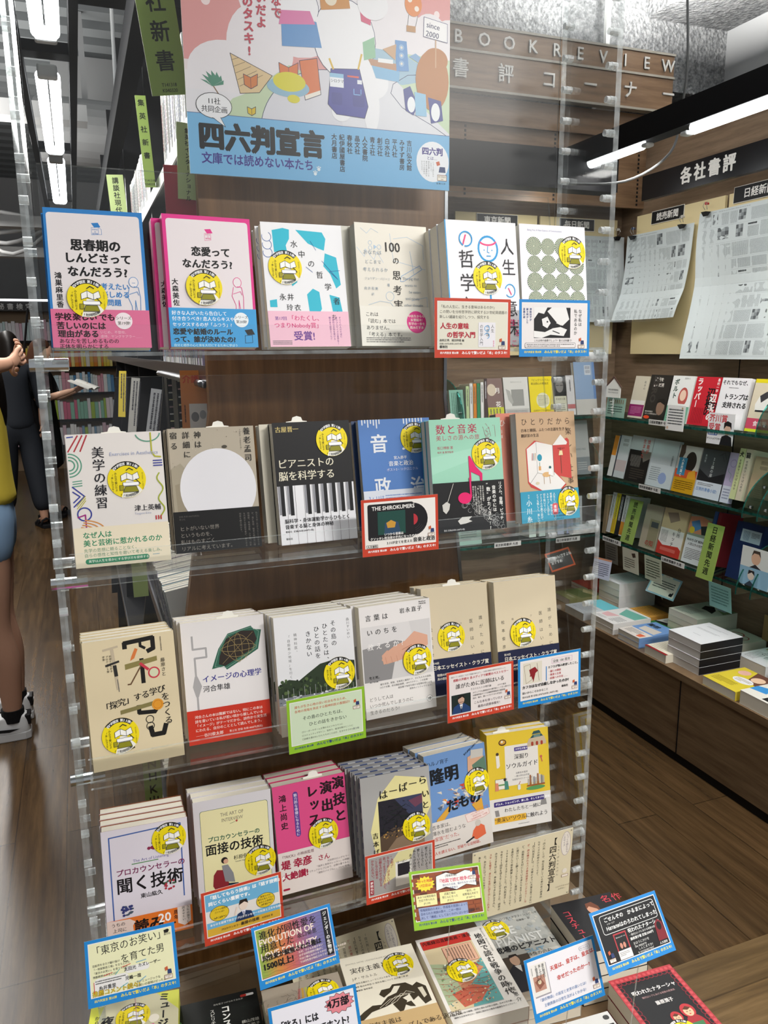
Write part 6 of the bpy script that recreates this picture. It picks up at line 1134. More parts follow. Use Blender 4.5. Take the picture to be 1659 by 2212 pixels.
# small covers for the shelves
def cov(bg, *ops):
    def f(A):
        w, h = A.w, A.h; A.r(0, 0, w, h, bg)
        for o in ops: getattr(A, o[0])(*o[1:])
    return f
def wall_book(X, Y, z, yaw, w, h, t, bg, label, *ops, tilt=12, **kw):
    zz = z + t*math.sin(R(tilt)) + .0008
    return book('book', label, (X, Y, zz), yaw, tilt, 0, w, h, t, bg, art=cov(bg, *ops), group='books on the glass shelves', **kw)
def rb(z, ya, yb, h, bg, label, *ops, X=2.222, t=.02, **kw): return wall_book(X, (ya+yb)/2, z, -90, abs(ya-yb)-.002, h, t, bg, label, *ops, **kw)
Z1, Z2, Z3 = 1.213, .937, .662
rb(Z1, 2.836, 2.742, .180, '#cfc8b4', 'beige book with a magenta band on the upper right shelf', ('t', '死の心', 70, 20, 12, '#444', 1, True), ('r', 0, 104, 94, 20, '#e6e2dc'), ('r', 0, 122, 94, 50, '#8c1f63'), ('f', 10, 130, 70, 34, 6, '#c77ba8'), copies=1, short='beige and magenta book', dx=0)
rb(Z1, 2.738, 2.608, .188, '#24211f', 'black book with a dim portrait of a man on the upper right shelf', ('t', '1兆円を\n盗んだ男', 22, 10, 17, '#e8e4dc', 2), ('t', 'ZERO', 62, 4, 44, '#3a3532', 3, False, None, 90), ('e', 96, 134, 24, '#8c705e', 32), ('poly', [(66, 120), (74, 100), (110, 96), (124, 112), (122, 124), (90, 112)], '#14110f'), ('poly', [(60, 188), (74, 166), (128, 170), (128, 188)], '#1a1817'), ('t', '読めば全財産を\nつぎこんで世界を変える', 8, 150, 7, '#e8e4dc', 1), ('e', 24, 178, 18, '#d8451f', 7))
rb(Z1, 2.604, 2.478, .188, '#e9ebe8', 'white book with a pink-haired girl and a green band on the upper right shelf', ('t', 'ボルト', 28, 12, 26, '#2d4a3e', 3, True), ('t', '吉田大八', 66, 6, 8, '#444', 1), ('e', 78, 84, 26, '#b9564f', 38), ('e', 77, 78, 17, '#f0cfb8', 22), ('r', 60, 112, 36, 10, '#e9ebe8'), ('r', 0, 122, 126, 66, '#6fa58d'), ('f', 10, 130, 100, 50, 6, '#d6e6dc'), ('t', 'ボルト', 50, 148, 20, '#2d4a3e', 2))
rb(Z1, 2.472, 2.342, .188, '#c42030', 'bright red book with large black and white characters on the upper right shelf', ('t', '辺境の', 92, 40, 40, '#151012', 3, True, .9), ('t', 'ラッパー', 24, 4, 30, '#f4f0ec', 3, True, .96), ('t', '辺境の', 108, 62, 34, '#f4f0ec', 3, True), ('t', 'たち', 74, 92, 32, '#151012', 3), ('t', '島村一平', 118, 4, 13, '#f4f0ec', 2, True), ('f', 10, 120, 70, 60, 8, '#8c1420', True))
rb(Z1, 2.338, 2.200, .188, '#e9e8ea', 'white book with heavy black title text about support, on the upper right shelf', ('t', 'それでもなぜ、', 4, 8, 19, '#16161a', 2), ('f', 40, 34, 80, 6, 1, '#555'), ('t', 'トランプは\n支持される', 26, 58, 23, '#16161a', 3), ('r', 0, 150, 138, 38, '#e6e4e6'))
rb(Z1, 2.180, 2.050, .188, '#d8cdb4', 'cream book with a black and white running shoe on the upper right shelf', ('r', 0, 0, 130, 14, '#e2d21f'), ('poly', [(20, 90), (34, 60), (60, 44), (84, 40), (96, 70), (110, 88), (116, 108), (60, 116), (24, 112)], '#eceae4'), ('poly', [(34, 60), (60, 44), (84, 40), (70, 66), (44, 84)], '#3a3a3c'), ('r', 26, 110, 92, 7, '#2d2d2f'), ('r', 0, 140, 130, 40, '#c94a64'), ('t', '食味賞', 30, 148, 20, '#f2e6e4', 2), ('r', 0, 178, 130, 10, '#d6de2e'))
def flyer(loc, yaw, tilt, w, h, label, *ops, roll=0, bg='#e6e6e4', name='paper_note'):
    e = empty(name, loc, pose(yaw, tilt, roll)); tag(e, label, 'note', 'small notes on the wall units'); MB().box(-w/2, w/2, 0, h, -.0012, 0, M(bg, .6)).build('paper', e)
    A = Art(w*1000, h*1000, None, .15)
    for o in ops: getattr(A, o[0])(*o[1:])
    A.build('print', e); return e
flyer((2.196, 2.268, 1.16), -90, 3, .128, .115, 'white card with red characters and a dark-haired man in front of the upper right shelf', ('r', 0, 0, 128, 115, '#e8e8ea'), ('t', '芥川賞\n受賞', 4, 4, 30, '#c8323c', 2, False, None, 0, 'l', 1, 1.1), ('poly', [(66, 115), (74, 84), (96, 76), (120, 84), (127, 115)], '#1b1c20'), ('e', 98, 56, 15, '#dcb8a0', 22), ('poly', [(80, 58), (80, 34), (96, 26), (114, 32), (118, 58), (110, 46), (90, 44)], '#17161a'), ('rr', 4, 70, 48, 13, 4, '#3a5aa0'), ('t', '朝比奈 秋', 7, 71, 10, '#fff', 2), ('t', 'サンショウウオの四十九日', 2, 90, 9, '#222', 2))
flyer((2.188, 2.50, 1.19), -90, 4, .10, .10, 'small handwritten white note card in front of the red book', ('f', 8, 12, 82, 66, 6, '#4a4e52', False, .55), ('e', 84, 10, 4, '#b5a070'), ('e', 10, 90, 6, '#d8b8a0'))
e = empty('house_sign', (2.19, 2.90, 1.2135), pose(-90, 2)); tag(e, 'white house-shaped sign with a brown roof on the upper right shelf', 'sign')
MB().prism([(-.05, .086), (-.05, .13), (0, .168), (.05, .13), (.05, .086)], 0, .002, 'z', M('#e8e8e4', .6)).build('house_board', e)
MB().prism([(-.056, .128), (0, .172), (.056, .128), (.056, .134), (0, .18), (-.056, .134)], .001, .004, 'z', M('#5a4038', .6)).build('roof', e)
MB().box(-.004, .004, .002, .088, -.003, -.001, PEG).build('stem', e)
A = Art(90, 40, None, 2.4); A.t('今週の書評掲載商品\nスタッフのオススメ', 8, 6, 8, '#3a3a3a', 1, lead=1.5); q = A.build('lettering', e); q.location = (0, .09, 0)
flyer((2.20, 2.895, 1.2135), -90, 6, .13, .085, 'sage green leaflet standing under the house-shaped sign', ('f', 10, 8, 110, 18, 8, '#8a6a4a', True), ('f', 12, 34, 100, 40, 4, '#2f4a44'), bg='#8fb0a2')
for k in range(5):
    o = MB().tube([(2.188-.001*k, 2.905-k*.004, 1.222+k*.0), (2.188-.001*k, 2.905-k*.004, 1.2225)], .007, M('#ecebe6', .5), 10).build('cotton_ball')
    o.location.z = .06-k*.012; tag(o, ('white cotton ball, uppermost on the sage leaflet', 'white cotton ball, second down on the sage leaflet', 'white cotton ball, middle one on the sage leaflet', 'white cotton ball, fourth down on the sage leaflet', 'white cotton ball, lowest on the sage leaflet')[k], 'ornament', 'cotton balls')
# middle shelf
rb(Z2, 2.957, 2.925, .185, '#dfe0dd', 'narrow white book with an orange block at the far end of the middle right shelf', ('r', 0, 0, 32, 90, '#e0902a'), t=.03)
rb(Z2, 2.922, 2.842, .19, '#c9d0d2', 'pale book turned to its barcode side on the middle right shelf', ('f', 30, 14, 36, 14, 12, '#222', True, .5), ('f', 30, 34, 36, 12, 12, '#333', True, .5), ('r', 0, 110, 80, 50, '#c7b9b8'), ('r', 0, 0, 8, 190, '#3a4048'), t=.03)
rb(Z2, 2.838, 2.697, .20, '#b9c0c2', 'book with a dark corridor photo and red vertical title on the middle right shelf', ('r', 0, 62, 139, 138, '#1b1816'), ('poly', [(76, 62), (139, 62), (139, 90), (100, 110)], '#6b665e'), ('t', '技能が\n生まれた', 112, 10, 20, '#b5483e', 2, True), ('f', 14, 84, 70, 50, 10, '#8d8a84', True), ('f', 30, 140, 90, 50, 5, '#4a423a'), copies=1, short='dark corridor book', dx=0)
rb(Z2, 2.694, 2.542, .20, '#b9c4c8', 'silvery blue-grey book with a speckled upper half on the middle right shelf', ('t', '企業変革のジレンマ', 128, 60, 13, '#4a5258', 1, True, .95), ('r', 0, 104, 150, 96, '#c6d0d4'), ('f', 12, 116, 60, 60, 7, '#7d868c'), ('e', 92, 160, 24, '#93a6d0'))
rb(Z2, 2.536, 2.413, .19, '#c9c5c0', 'book with a bearded man and a mustard band on the middle right shelf', ('poly', [(6, 0), (30, 0), (34, 30), (20, 60), (4, 50)], '#4a3a32'), ('e', 74, 62, 30, '#2b2320', 40), ('r', 0, 96, 123, 34, '#c8532a'), ('r', 10, 50, 44, 70, '#3a86ac'), ('t', '人身売買と', 32, 52, 14, '#f0f0ea', 2, True), ('poly', [(74, 104), (108, 92), (120, 130), (70, 132)], '#dda02c'), ('r', 0, 130, 123, 60, '#c99818'), ('f', 10, 140, 100, 40, 5, '#5a420c'))
rb(Z2, 2.410, 2.275, .19, '#4a4d52', 'dark blue-grey book with a house silhouette at night on the middle right shelf', ('poly', [(0, 130), (0, 80), (60, 110), (134, 84), (134, 130)], '#1f2024'), ('t', '22歳の扉', 66, 28, 15, '#dfe3e6', 1, True), ('t', '青羽悠', 22, 22, 10, '#c3c9ce', 0, True), ('r', 0, 126, 135, 64, '#cfd8e2'), ('t', '圧倒的青春小説!', 6, 150, 15, '#5f86bc', 2), ('f', 10, 132, 80, 12, 2, '#555'), ('l', [(90, 20), (112, 6), (126, 30)], 1.4, '#2a2c30'), ('l', [(100, 14), (118, 40)], 1, '#2a2c30'))
rb(Z2, 2.272, 2.228, .19, '#b5aac9', 'lavender book with looping line drawing on the middle right shelf', ('arc', 26, 40, 14, 1.5, '#7d6fa5'), ('wave', 10, 60, 34, 110, 5, 1.5, 1.5, '#5f9a86'), ('r', 0, 126, 44, 64, '#cdd3e0'), ('f', 6, 134, 32, 44, 4, '#7d84a0'))
rb(Z2, 2.226, 2.198, .19, '#cfd6a0', 'pale green spine titled with a dog character on the middle right shelf', ('t', '犬', 2, 12, 20, '#222', 3), ('t', 'を世界でいちばん幸せ', 13, 40, 11, '#333', 1, True), t=.12)
rb(Z2, 2.196, 2.166, .19, '#d9cdb6', 'cream spine titled with a cat character on the middle right shelf', ('t', '猫', 2, 12, 22, '#222', 3), ('t', 'を世界でいちばん幸せ', 14, 42, 11, '#333', 1, True), t=.12)
rb(Z2, 2.152, 2.035, .19, '#b9a284', 'tan book turned to its barcode back on the middle right shelf', ('f', 28, 14, 34, 14, 12, '#222', True, .5), ('f', 28, 34, 34, 12, 12, '#333', True, .5), ('f', 70, 18, 40, 20, 4, '#555'), ('f', 30, 100, 70, 60, 8, '#8a7558'))
# lower shelf
rb(Z3, 2.975, 2.950, .18, '#8d7a5e', 'thin brown board edge at the far end of the lower right shelf', t=.12, tilt=4)
for i, (c, k) in enumerate((('#dcdcda', 'white'), ('#e3d33a', 'yellow and white'), ('#2a2a2c', 'black'), ('#dfe0de', 'white and orange'))):
    rb(Z3, 2.944-i*.030, 2.918-i*.030, .185, c, f'{k} leaning spine, {("first", "second", "third", "fourth")[i]} from the far end of the lower right shelf', ('f', 6, 10, 14, 150, 2, '#333' if i != 2 else '#ddd', True, .6), ('r', 0, 120, 26, 60, ('#c9c9c7', '#c9a81f', '#1b1b1d', '#d8932a')[i]), t=.12, tilt=10)
def shelf_sign(loc, yaw, tilt, w, h, txt, label, size=24, c='#94ad58', roll=0, small=None, y0=8, ls=1.1):
    e = empty('divider_sign', loc, pose(yaw, tilt, roll)); tag(e, label, 'sign', 'green divider signs'); MB().box(-w/2, w/2, 0, h, -.0015, 0, M(c, .45)).build('plate', e)
    A = Art(w*1000, h*1000, None, .15); A.t(txt, w*500, y0, size, '#1e2418', 2, True, ls)
    if small: A.t(small, w*500, h*1000-19, 7.4, '#1e2418', 1, al='c', sx=.9, lead=1.1)
    A.build('lettering', e); return e
shelf_sign((2.205, 2.775, .668), -90, 14, .085, .195, '読売新聞先週', 'lime green sign reading 読売新聞先週 on the lower right shelf', 27)
shelf_sign((2.178, 2.275, .642), -90, 12, .085, .215, '日経新聞先週', 'lime green sign reading 日経新聞先週 on the lower right shelf', 29)
rb(Z3, 2.715, 2.610, .19, '#a8a08c', 'grey-beige book in a clear cover beside the 読売新聞先週 sign', ('r', 40, 60, 60, 120, '#8f8a6e'), ('r', 50, 70, 44, 24, '#4a5052'), ('t', 'の知', 34, 150, 26, '#a03a30', 2), copies=1, short='grey-beige book', dx=0)
rb(Z3, 2.604, 2.464, .195, '#c9b48e', 'beige book with slanting kitchen title and red bottom on the lower right shelf', ('poly', [(20, 20), (80, 10), (100, 40), (50, 60)], '#8d7a6a'), ('r', 0, 84, 140, 111, '#e3e2de'), ('t', '台所\n キッチン', 108, 70, 20, '#222', 1, True), ('f', 8, 92, 40, 50, 6, '#777', True), ('poly', [(0, 140), (30, 156), (120, 148), (138, 160), (138, 195), (0, 195)], '#c43a2e'), ('rr', 20, 164, 90, 14, 3, '#d86a5e'))
rb(Z3, 2.452, 2.335, .195, '#8f9a8a', 'book with a colourful collage and WAYS OF BEING lettering on the lower right shelf', ('poly', [(0, 10), (60, 0), (117, 14), (117, 70), (0, 76)], '#c98a6a'), ('poly', [(10, 30), (50, 16), (70, 48), (30, 70)], '#4f7fae'), ('poly', [(64, 40), (110, 30), (112, 70), (76, 72)], '#262a2c'), ('e', 22, 62, 14, '#e0c03a'), ('r', 0, 84, 117, 111, '#dfe4e6'), ('t', 'WAYS OF BEING', 6, 94, 13.4, '#222', 2), ('t', '人間以外の知性', 16, 112, 12, '#222', 1), ('f', 10, 134, 90, 46, 7, '#666'))
rb(Z3, 2.330, 2.312, .21, '#3a5a9a', 'slim blue spine next to the 日経新聞先週 sign', t=.11); rb(Z3, 2.309, 2.290, .21, '#8c2a34', 'slim dark red spine next to the 日経新聞先週 sign', t=.11)
rb(Z3, 2.215, 2.085, .215, '#1f2f5a', 'navy book turned to its barcode back on the lower right shelf', ('r', 30, 24, 90, 46, '#b9c6d4'), ('f', 38, 30, 30, 34, 8, '#3a5a8a', True), ('f', 76, 32, 38, 20, 4, '#445'), copies=1, short='navy book', dx=0)
def strip(loc, yaw, w, txt, label):
    e = empty('shelf_label', loc, pose(yaw, 0)); tag(e, label, 'label', 'shelf edge labels'); MB().box(-w/2, w/2, 0, .022, -.001, 0, M('#e9e8e4', .5)).build('strip', e); A = Art(w*1000, 22, None, .15); A.t(txt, 4, 4, 13.4, '#1d1d1f', 2, sx=(w*1000-10)/(len(txt)*13.4)); A.build('lettering', e)
strip((2.1935, 2.593, 1.202), -90, .13, '日経新聞書評 今週', 'white shelf label reading 日経新聞書評 今週'); strip((2.1935, 2.63, .925), -90, .135, '読売新聞書評 今週', 'white shelf label reading 読売新聞書評 今週'); strip((2.1935, 2.465, .648), -90, .135, '日経新聞書評 先週', 'white shelf label reading 日経新聞書評 先週'); strip((2.1935, 2.862, .648), -90, .13, '読売新聞書評 先週', 'white shelf label reading 読売新聞書評 先週')
strip((1.732, 2.988, .648), 0, .135, '東京新聞書評 先週', 'white shelf label reading 東京新聞書評 先週'); strip((2.048, 2.988, .640), 0, .13, '毎日新聞書評 先週', 'white shelf label reading 毎日新聞書評 先週')
flyer((2.20, 2.862, .555), -90, -6, .09, .095, 'dark reversed card hanging under the lower right shelf, farthest', ('f', 12, 12, 66, 70, 6, '#3a3834'), bg='#6b665c'); flyer((2.197, 2.722, .548), -90, -6, .105, .105, 'cream card with a small drawing hanging under the lower right shelf', ('f', 12, 40, 70, 50, 5, '#6a6458'), ('poly', [(62, 16), (86, 10), (90, 28), (70, 34)], '#4a3a2e'), bg='#d9d4c0'); flyer((2.197, 2.575, .548), -90, -6, .105, .105, 'pale green handwritten card hanging under the lower right shelf', ('f', 10, 12, 84, 80, 7, '#4d5a48'), bg='#c6ccb4')
flyer((2.19, 2.19, .545), -90, -8, .11, .10, 'teal card hanging below the 日経新聞先週 sign', ('f', 12, 12, 86, 70, 6, '#3f6f6a'), bg='#7fb0aa')
flyer((2.12, 1.985, .70), -90, 4, .13, .135, 'pale blue card with two painted portraits at the right frame edge', ('r', 0, 0, 130, 70, '#dfe4e0'), ('e', 64, 34, 20, '#e0b79a', 24), ('poly', [(44, 30), (50, 8), (78, 8), (84, 30), (74, 18), (54, 18)], '#4a4038'), ('poly', [(40, 70), (64, 56), (92, 70)], '#33343a'), ('r', 0, 70, 130, 65, '#8fb9d2'), ('e', 52, 96, 15, '#e6d9cc', 18), ('poly', [(38, 96), (40, 80), (64, 80), (68, 96), (54, 86)], '#2b2b2f'), ('poly', [(28, 135), (50, 116), (80, 135)], '#3a4656'), bg='#dfe4e0')
flyer((2.40, 2.12, .40), -90, 2, .12, .10, 'kraft card with green wavy lines leaning at the back of the book table', ('wave', 20, 20, 100, 30, 6, 2, 3, '#3a7a5a'), ('wave', 24, 60, 90, 80, 6, 2, 3, '#3a7a5a'), bg='#a78a5e')
# back unit shelf books
def bb(z, xa, xb, h, bg, label, *ops, t=.02, Y=3.02, **kw): return wall_book((xa+xb)/2, Y, z, 0, abs(xb-xa)-.002, h, t, bg, label, *ops, **kw)
bb(Z1, 1.462, 1.53, .13, '#7fb09c', 'pale teal booklet at the left end of the back upper shelf', ('f', 8, 12, 48, 90, 6, '#3f6a58', True))
for i, (c, hh) in enumerate((('#b9cf9a', .14), ('#dfe0dc', .15), ('#d8862c', .15), ('#2f8a5a', .15), ('#e3e2de', .155), ('#4a3a3a', .17))):
    bb(Z1, 1.534+i*.0175, 1.550+i*.0175, hh, c, f'{("pale green", "white", "orange", "green", "off-white", "dark brown")[i]} spine in the row at the left of the back upper shelf', ('f', 3, 12, 8, 100, 1, '#555' if i != 5 else '#ccc', True, .6), t=.10, tilt=4)
bb(Z1, 1.642, 1.722, .175, '#7d6660', 'brown book with a pale moon and yellow band on the back upper shelf', ('e', 24, 50, 22, '#cbbda6', 26), ('t', '月\n', 40, 40, 26, '#e8e4dc', 2), ('t', '花', 40, 100, 26, '#e8e4dc', 2), ('r', 0, 126, 80, 50, '#c3c736'), ('f', 6, 132, 60, 36, 4, '#555', True))
bb(Z1, 1.726, 1.850, .178, '#cdccc6', 'pale grey book with an etched hand picture on the back upper shelf', ('t', '生きるということ', 36, 18, 7, '#555'), ('r', 36, 54, 62, 72, '#8d8d88'), ('poly', [(10, 50), (30, 60), (44, 110), (36, 120), (20, 100)], '#a5a49e'), ('r', 0, 138, 124, 40, '#b3b2ac'), ('f', 8, 144, 104, 26, 5, '#777'))
bb(Z1, 1.854, 1.974, .178, '#dcc81f', 'bright yellow book with a round line drawing on the back upper shelf', ('t', '『ビックリハウス』と\n政治関心の戦後史', 10, 10, 11.4, '#4a4210', 1), ('e', 66, 106, 34, '#d6d4b4', 34), ('f', 40, 82, 54, 48, 9, '#77735a'), ('t', '伝説的サブカル雑誌の\n「若者の政治離れ」の起源', 14, 146, 9, '#5a500a', 1))
bb(Z1, 1.980, 2.044, .178, '#1f1f20', 'black and white book with a man in glasses on the back upper shelf', ('e', 30, 46, 20, '#8d8a86', 30), ('l', [(14, 44), (28, 44)], 3, '#222'), ('l', [(34, 44), (48, 44)], 3, '#222'), ('r', 0, 92, 62, 86, '#dcdbc2'), ('t', 'その光と影', 6, 100, 10, '#333', 1), ('f', 8, 124, 44, 40, 5, '#666'), t=.03)
bb(Z1, 2.046, 2.088, .178, '#e3e2e2', 'white spine beside the man in glasses on the back upper shelf', ('f', 14, 20, 12, 110, 1, '#444', True, .6), ('r', 0, 130, 40, 20, '#c06a6a'), t=.03)
bb(Z1, 2.092, 2.205, .24, '#9ab4d4', 'large light blue book turned to its barcode back on the back upper shelf', ('r', 56, 16, 34, 44, '#dfe4ea'), ('f', 60, 20, 26, 14, 9, '#222', True), ('f', 60, 38, 26, 14, 9, '#333', True), ('r', 0, 170, 111, 70, '#d6d4cc'), ('r', 98, 0, 13, 170, '#6f95cc'))
bb(Z2, 2.10, 2.19, .25, '#c9cbc8', 'pale grey book with turned lettering behind the acrylic on the back middle shelf', ('t', 'non-no', 12, 120, 20, '#8a9a92', 1), ('r', 0, 170, 88, 80, '#8f979a'), ('f', 20, 190, 50, 40, 4, '#c9cbc8'), Y=3.03)
for i in range(6): bb(Z3, 1.86+i*.05, 1.898+i*.05, .17, ('#cfe0d4', '#b9c9c2', '#d8dcd8', '#b3bcd8', '#a8b0d2', '#cfd4d6')[i], f'{("mint", "grey-green", "white", "lilac", "violet", "pale grey")[i]} book on the back lower shelf seen through the acrylic', ('f', 10, 14, 16, 120, 2, '#7a8a84', True, .6), t=.09, tilt=5)
bb(Z3, 1.50, 1.62, .17, '#9fc2b4', 'pale green book at the left of the back lower shelf', ('poly', [(10, 40), (60, 20), (110, 60), (60, 100)], '#c9708a'), ('f', 16, 110, 80, 40, 4, '#445'))
flyer((2.02, 2.97, .52), 8, 30, .15, .09, 'orange-edged card with white lettering leaning under the back lower shelf', ('r', 8, 8, 134, 74, '#4a4a48'), ('t', 'これいいですよね\nおすすめ', 16, 20, 17, '#ececea', 2), bg='#c8613a', roll=6)
# books on the low table of the right unit
TB = .352
def tbk(x, y, z, n, w, h, bg, label, short, *ops, yaw=-90, **kw):
    flat_book(x, y, z, yaw, w, h, n, bg, label, short, art=cov(bg, *ops), base=TB, group='books on the right wall table', **kw)
tbk(2.20, 3.10, .385, 2, .14, .20, '#b5301f', 'red book at the far corner of the right table', 'red corner book')
tbk(2.03, 3.00, .380, 1, .135, .185, '#8a8a5a', 'book with an olive landscape photo at the far end of the right table', 'olive landscape book', ('poly', [(0, 60), (135, 40), (135, 120), (0, 130)], '#5f6a3a'), ('poly', [(20, 30), (80, 20), (120, 40), (60, 60)], '#c9b98a'), ('f', 60, 140, 60, 14, 2, '#e6e2d6'))
tbk(1.965, 2.80, .385, 1, .14, .19, '#c9ced2', 'grey and cyan book at the far end of the right table', 'grey and cyan book', ('r', 0, 0, 140, 82, '#6fc3cf'), ('f', 16, 96, 100, 70, 8, '#8d949a'))
tbk(2.165, 2.66, .38, 1, .135, .15, '#d9a04a', 'orange-yellow book behind the grey and cyan one on the right table', 'orange-yellow book', ('f', 14, 20, 100, 90, 7, '#8a5f1f'))
tbk(2.19, 2.86, .475, 4, .15, .20, '#dfe0e0', 'white and grey book with a red corner, top of the far white stack', 'white red-cornered book', ('poly', [(90, 0), (150, 0), (150, 50)], '#a3405a'), ('r', 0, 0, 150, 40, '#9fb4b8'), ('t', 'の生活', 40, 20, 20, '#eee', 1), ('f', 20, 70, 100, 90, 9, '#a9abac'))
tbk(2.175, 2.505, .372, 1, .14, .20, '#1f1d1b', 'black book with a yellow and white diagonal band on the right table', 'black diagonal-band book', ('poly', [(0, 70), (140, 40), (140, 100), (0, 150)], '#e3e2de'), ('poly', [(0, 60), (140, 30), (140, 44), (0, 76)], '#e2cf1f'), ('r', 0, 160, 140, 40, '#2f7a3e'), ('f', 14, 90, 100, 40, 6, '#555'))
tbk(1.975, 2.615, .40, 2, .155, .19, '#e2e0de', 'white book with pink and teal watercolour on the right table', 'pink and teal book', ('poly', [(20, 20), (150, 10), (150, 80), (60, 90)], '#6fb0a0'), ('poly', [(10, 110), (80, 100), (60, 150), (20, 150)], '#e0b3b6'), ('f', 90, 110, 54, 60, 6, '#777'), ('f', 16, 160, 60, 20, 3, '#999'))
tbk(1.975, 2.44, .395, 2, .13, .188, '#6f95c9', 'blue cartoon book lying on the right table', 'blue cartoon book on the right table', ('t', '隆明', 8, 24, 30, '#14181f', 3), ('poly', [(20, 70), (110, 60), (120, 110), (30, 112)], '#cfc6bc'), ('r', 0, 122, 130, 66, '#dcd5ce'), ('f', 12, 130, 80, 40, 5, '#555'), ('poly', [(90, 150), (120, 146), (118, 176), (96, 178)], '#dd6a46'))
tbk(1.97, 2.275, .385, 1, .12, .18, '#dcd6c4', 'cream patterned book with a red spine edge on the right table', 'cream red-edged book', ('f', 10, 14, 90, 150, 12, '#b9b096', False, .3), ('r', 0, 168, 120, 12, '#8c1f22'))
tbk(2.005, 2.165, .472, 4, .168, .195, '#dfe1e4', 'white paperback with black spine, top of the four-high stack on the right table', 'black-spined white paperback', ('f', 30, 30, 100, 12, 2, '#a3a5a8'), ('f', 20, 70, 110, 14, 2, '#a3a5a8'), ('f', 60, 130, 40, 6, 1, '#a3a5a8'), spine='r', spine_c='#17171a', page=M('#d8d6d2', .8))
tbk(2.215, 2.41, .455, 4, .165, .215, '#c9cabb', 'grey-green book with a black dog cover, top of the tall stack on the right table', 'dog cover book', ('poly', [(40, 60), (70, 40), (110, 70), (130, 110), (90, 100), (60, 100)], '#17171a'), ('poly', [(70, 10), (160, 0), (160, 80), (110, 60)], '#8f9a72'), ('r', 90, 30, 50, 24, '#c3cbd6'), ('f', 10, 120, 90, 80, 9, '#777'))
tbk(2.25, 2.235, .40, 1, .14, .16, '#d8d3c4', 'cream book with red ink loops at the back of the right table', 'cream red-ink book', ('arc', 50, 60, 26, 5, '#b03a34'), ('arc', 90, 70, 22, 4, '#b03a34'), ('r', 0, 130, 140, 30, '#3a2f2a'))
tbk(2.195, 2.035, .40, 1, .14, .20, '#dde0e2', 'white book with slanting handwritten title on the right table', 'white handwritten-title book', ('t', 'ものがたり\nというこ', 80, 20, 24, '#1f2a30', 2, True), ('f', 12, 100, 50, 80, 6, '#888', True), ('t', '10', 6, 30, 40, '#a08a3a', 3))
tbk(1.965, 1.945, .385, 1, .15, .19, '#d6c23a', 'yellow book with painted faces and a round speech shape on the right table', 'yellow painted-faces book', ('poly', [(60, 0), (150, 0), (150, 100), (90, 80)], '#6b4638'), ('e', 40, 40, 22, '#e0b0a0'), ('e', 110, 50, 24, '#e8c6a8'), ('e', 88, 96, 40, '#e6e6ea', 24), ('f', 58, 84, 60, 24, 3, '#8a7a3a'), ('f', 12, 130, 90, 40, 5, '#8a7a1a'))
tbk(1.968, 1.775, .400, 1, .16, .20, '#dfddd4', 'white book with a blue corner at the near end of the right table', 'white blue-cornered book', ('poly', [(0, 120), (50, 100), (60, 150), (0, 160)], '#3f8fd0'), ('f', 40, 40, 100, 40, 4, '#9a9a94'), ('r', 80, 160, 60, 30, '#222'))
tbk(2.19, 1.83, .415, 2, .15, .20, '#dfe0dd', 'plain white book beside the handwritten-title book on the right table', 'plain white book', ('r', 0, 0, 150, 6, '#3a5a9a'))
e = flyer((2.24, 2.585, .475), -68, 32, .135, .095, 'pale blue-edged handwritten card with a small cat on a stand over the right table', ('r', 7, 7, 121, 81, '#e9e6d6'), ('e', 67, 6, 24, '#e9e6d6', 12), ('t', 'がんばれ', 58, 2, 5, '#c23', 1), ('f', 18, 24, 98, 40, 4, '#2b3a34', False, .55), ('poly', [(104, 76), (108, 68), (116, 68), (118, 60), (122, 66), (120, 82), (106, 82)], '#16161a'), bg='#9cc4d0', name='sales_card', roll=-8)
MB().tube([(0, .01, -.002), (0, -.002, -.045)], .002, PEG, 8).build('clip_stand', e)
flyer((2.165, 2.895, .475), -75, 10, .10, .095, 'pale lilac note with coloured edge standing before the far white stack', ('f', 10, 20, 80, 64, 7, '#4a4a60'), ('r', 0, 0, 100, 8, '#c98a6a'), bg='#c3c6da')
# ------------------------------------------------------------------ books and signs on the dark bookcase (left aisle side)
ONES = ['', 'first', 'second', 'third', 'fourth', 'fifth', 'sixth', 'seventh', 'eighth', 'ninth', 'tenth', 'eleventh', 'twelfth', 'thirteenth', 'fourteenth', 'fifteenth', 'sixteenth', 'seventeenth', 'eighteenth', 'nineteenth']
def ordw(n):
    if n < 20: return ONES[n]
    t = ('', '', 'twent', 'thirt', 'fort', 'fift')[n//10]
    return t+'ieth' if n % 10 == 0 else t+'y-'+ONES[n % 10]
def spine_book(x, y, z, t, h, d, c, label, group, tilt=0, ink='#4a4a50', rnd=random):
    "a paperback seen by its spine, which faces -X"
    e = empty('paperback', (x, y, z)); e.rotation_euler = (0, R(tilt), 0); tag(e, label, 'book', group); cm = M(c, .45)
    MB().box(0, .0006, 0, t, 0, h, cm).box(0, d, 0, .0005, 0, h, cm).box(0, d, t-.0005, t, 0, h, cm).build('cover', e, fix=False)
    m = MB(); m.box(.0007, d-.001, .0006, t-.0006, .0005, h-.0005, PAGE)
    m.build('page_block', e)
    b = MB(); k = h*.86; im = M(ink, .5)
    while k > h*.3:
        q = rnd.uniform(.006, .012); b.box(-.0003, 0, t*.28, t*.72, k-q*.8, k, im); k -= q
    b.box(-.0003, 0, t*.2, t*.8, h*.05, h*.10, im); b.build('spine_print', e, fix=False); return e
rw = random.Random(21)
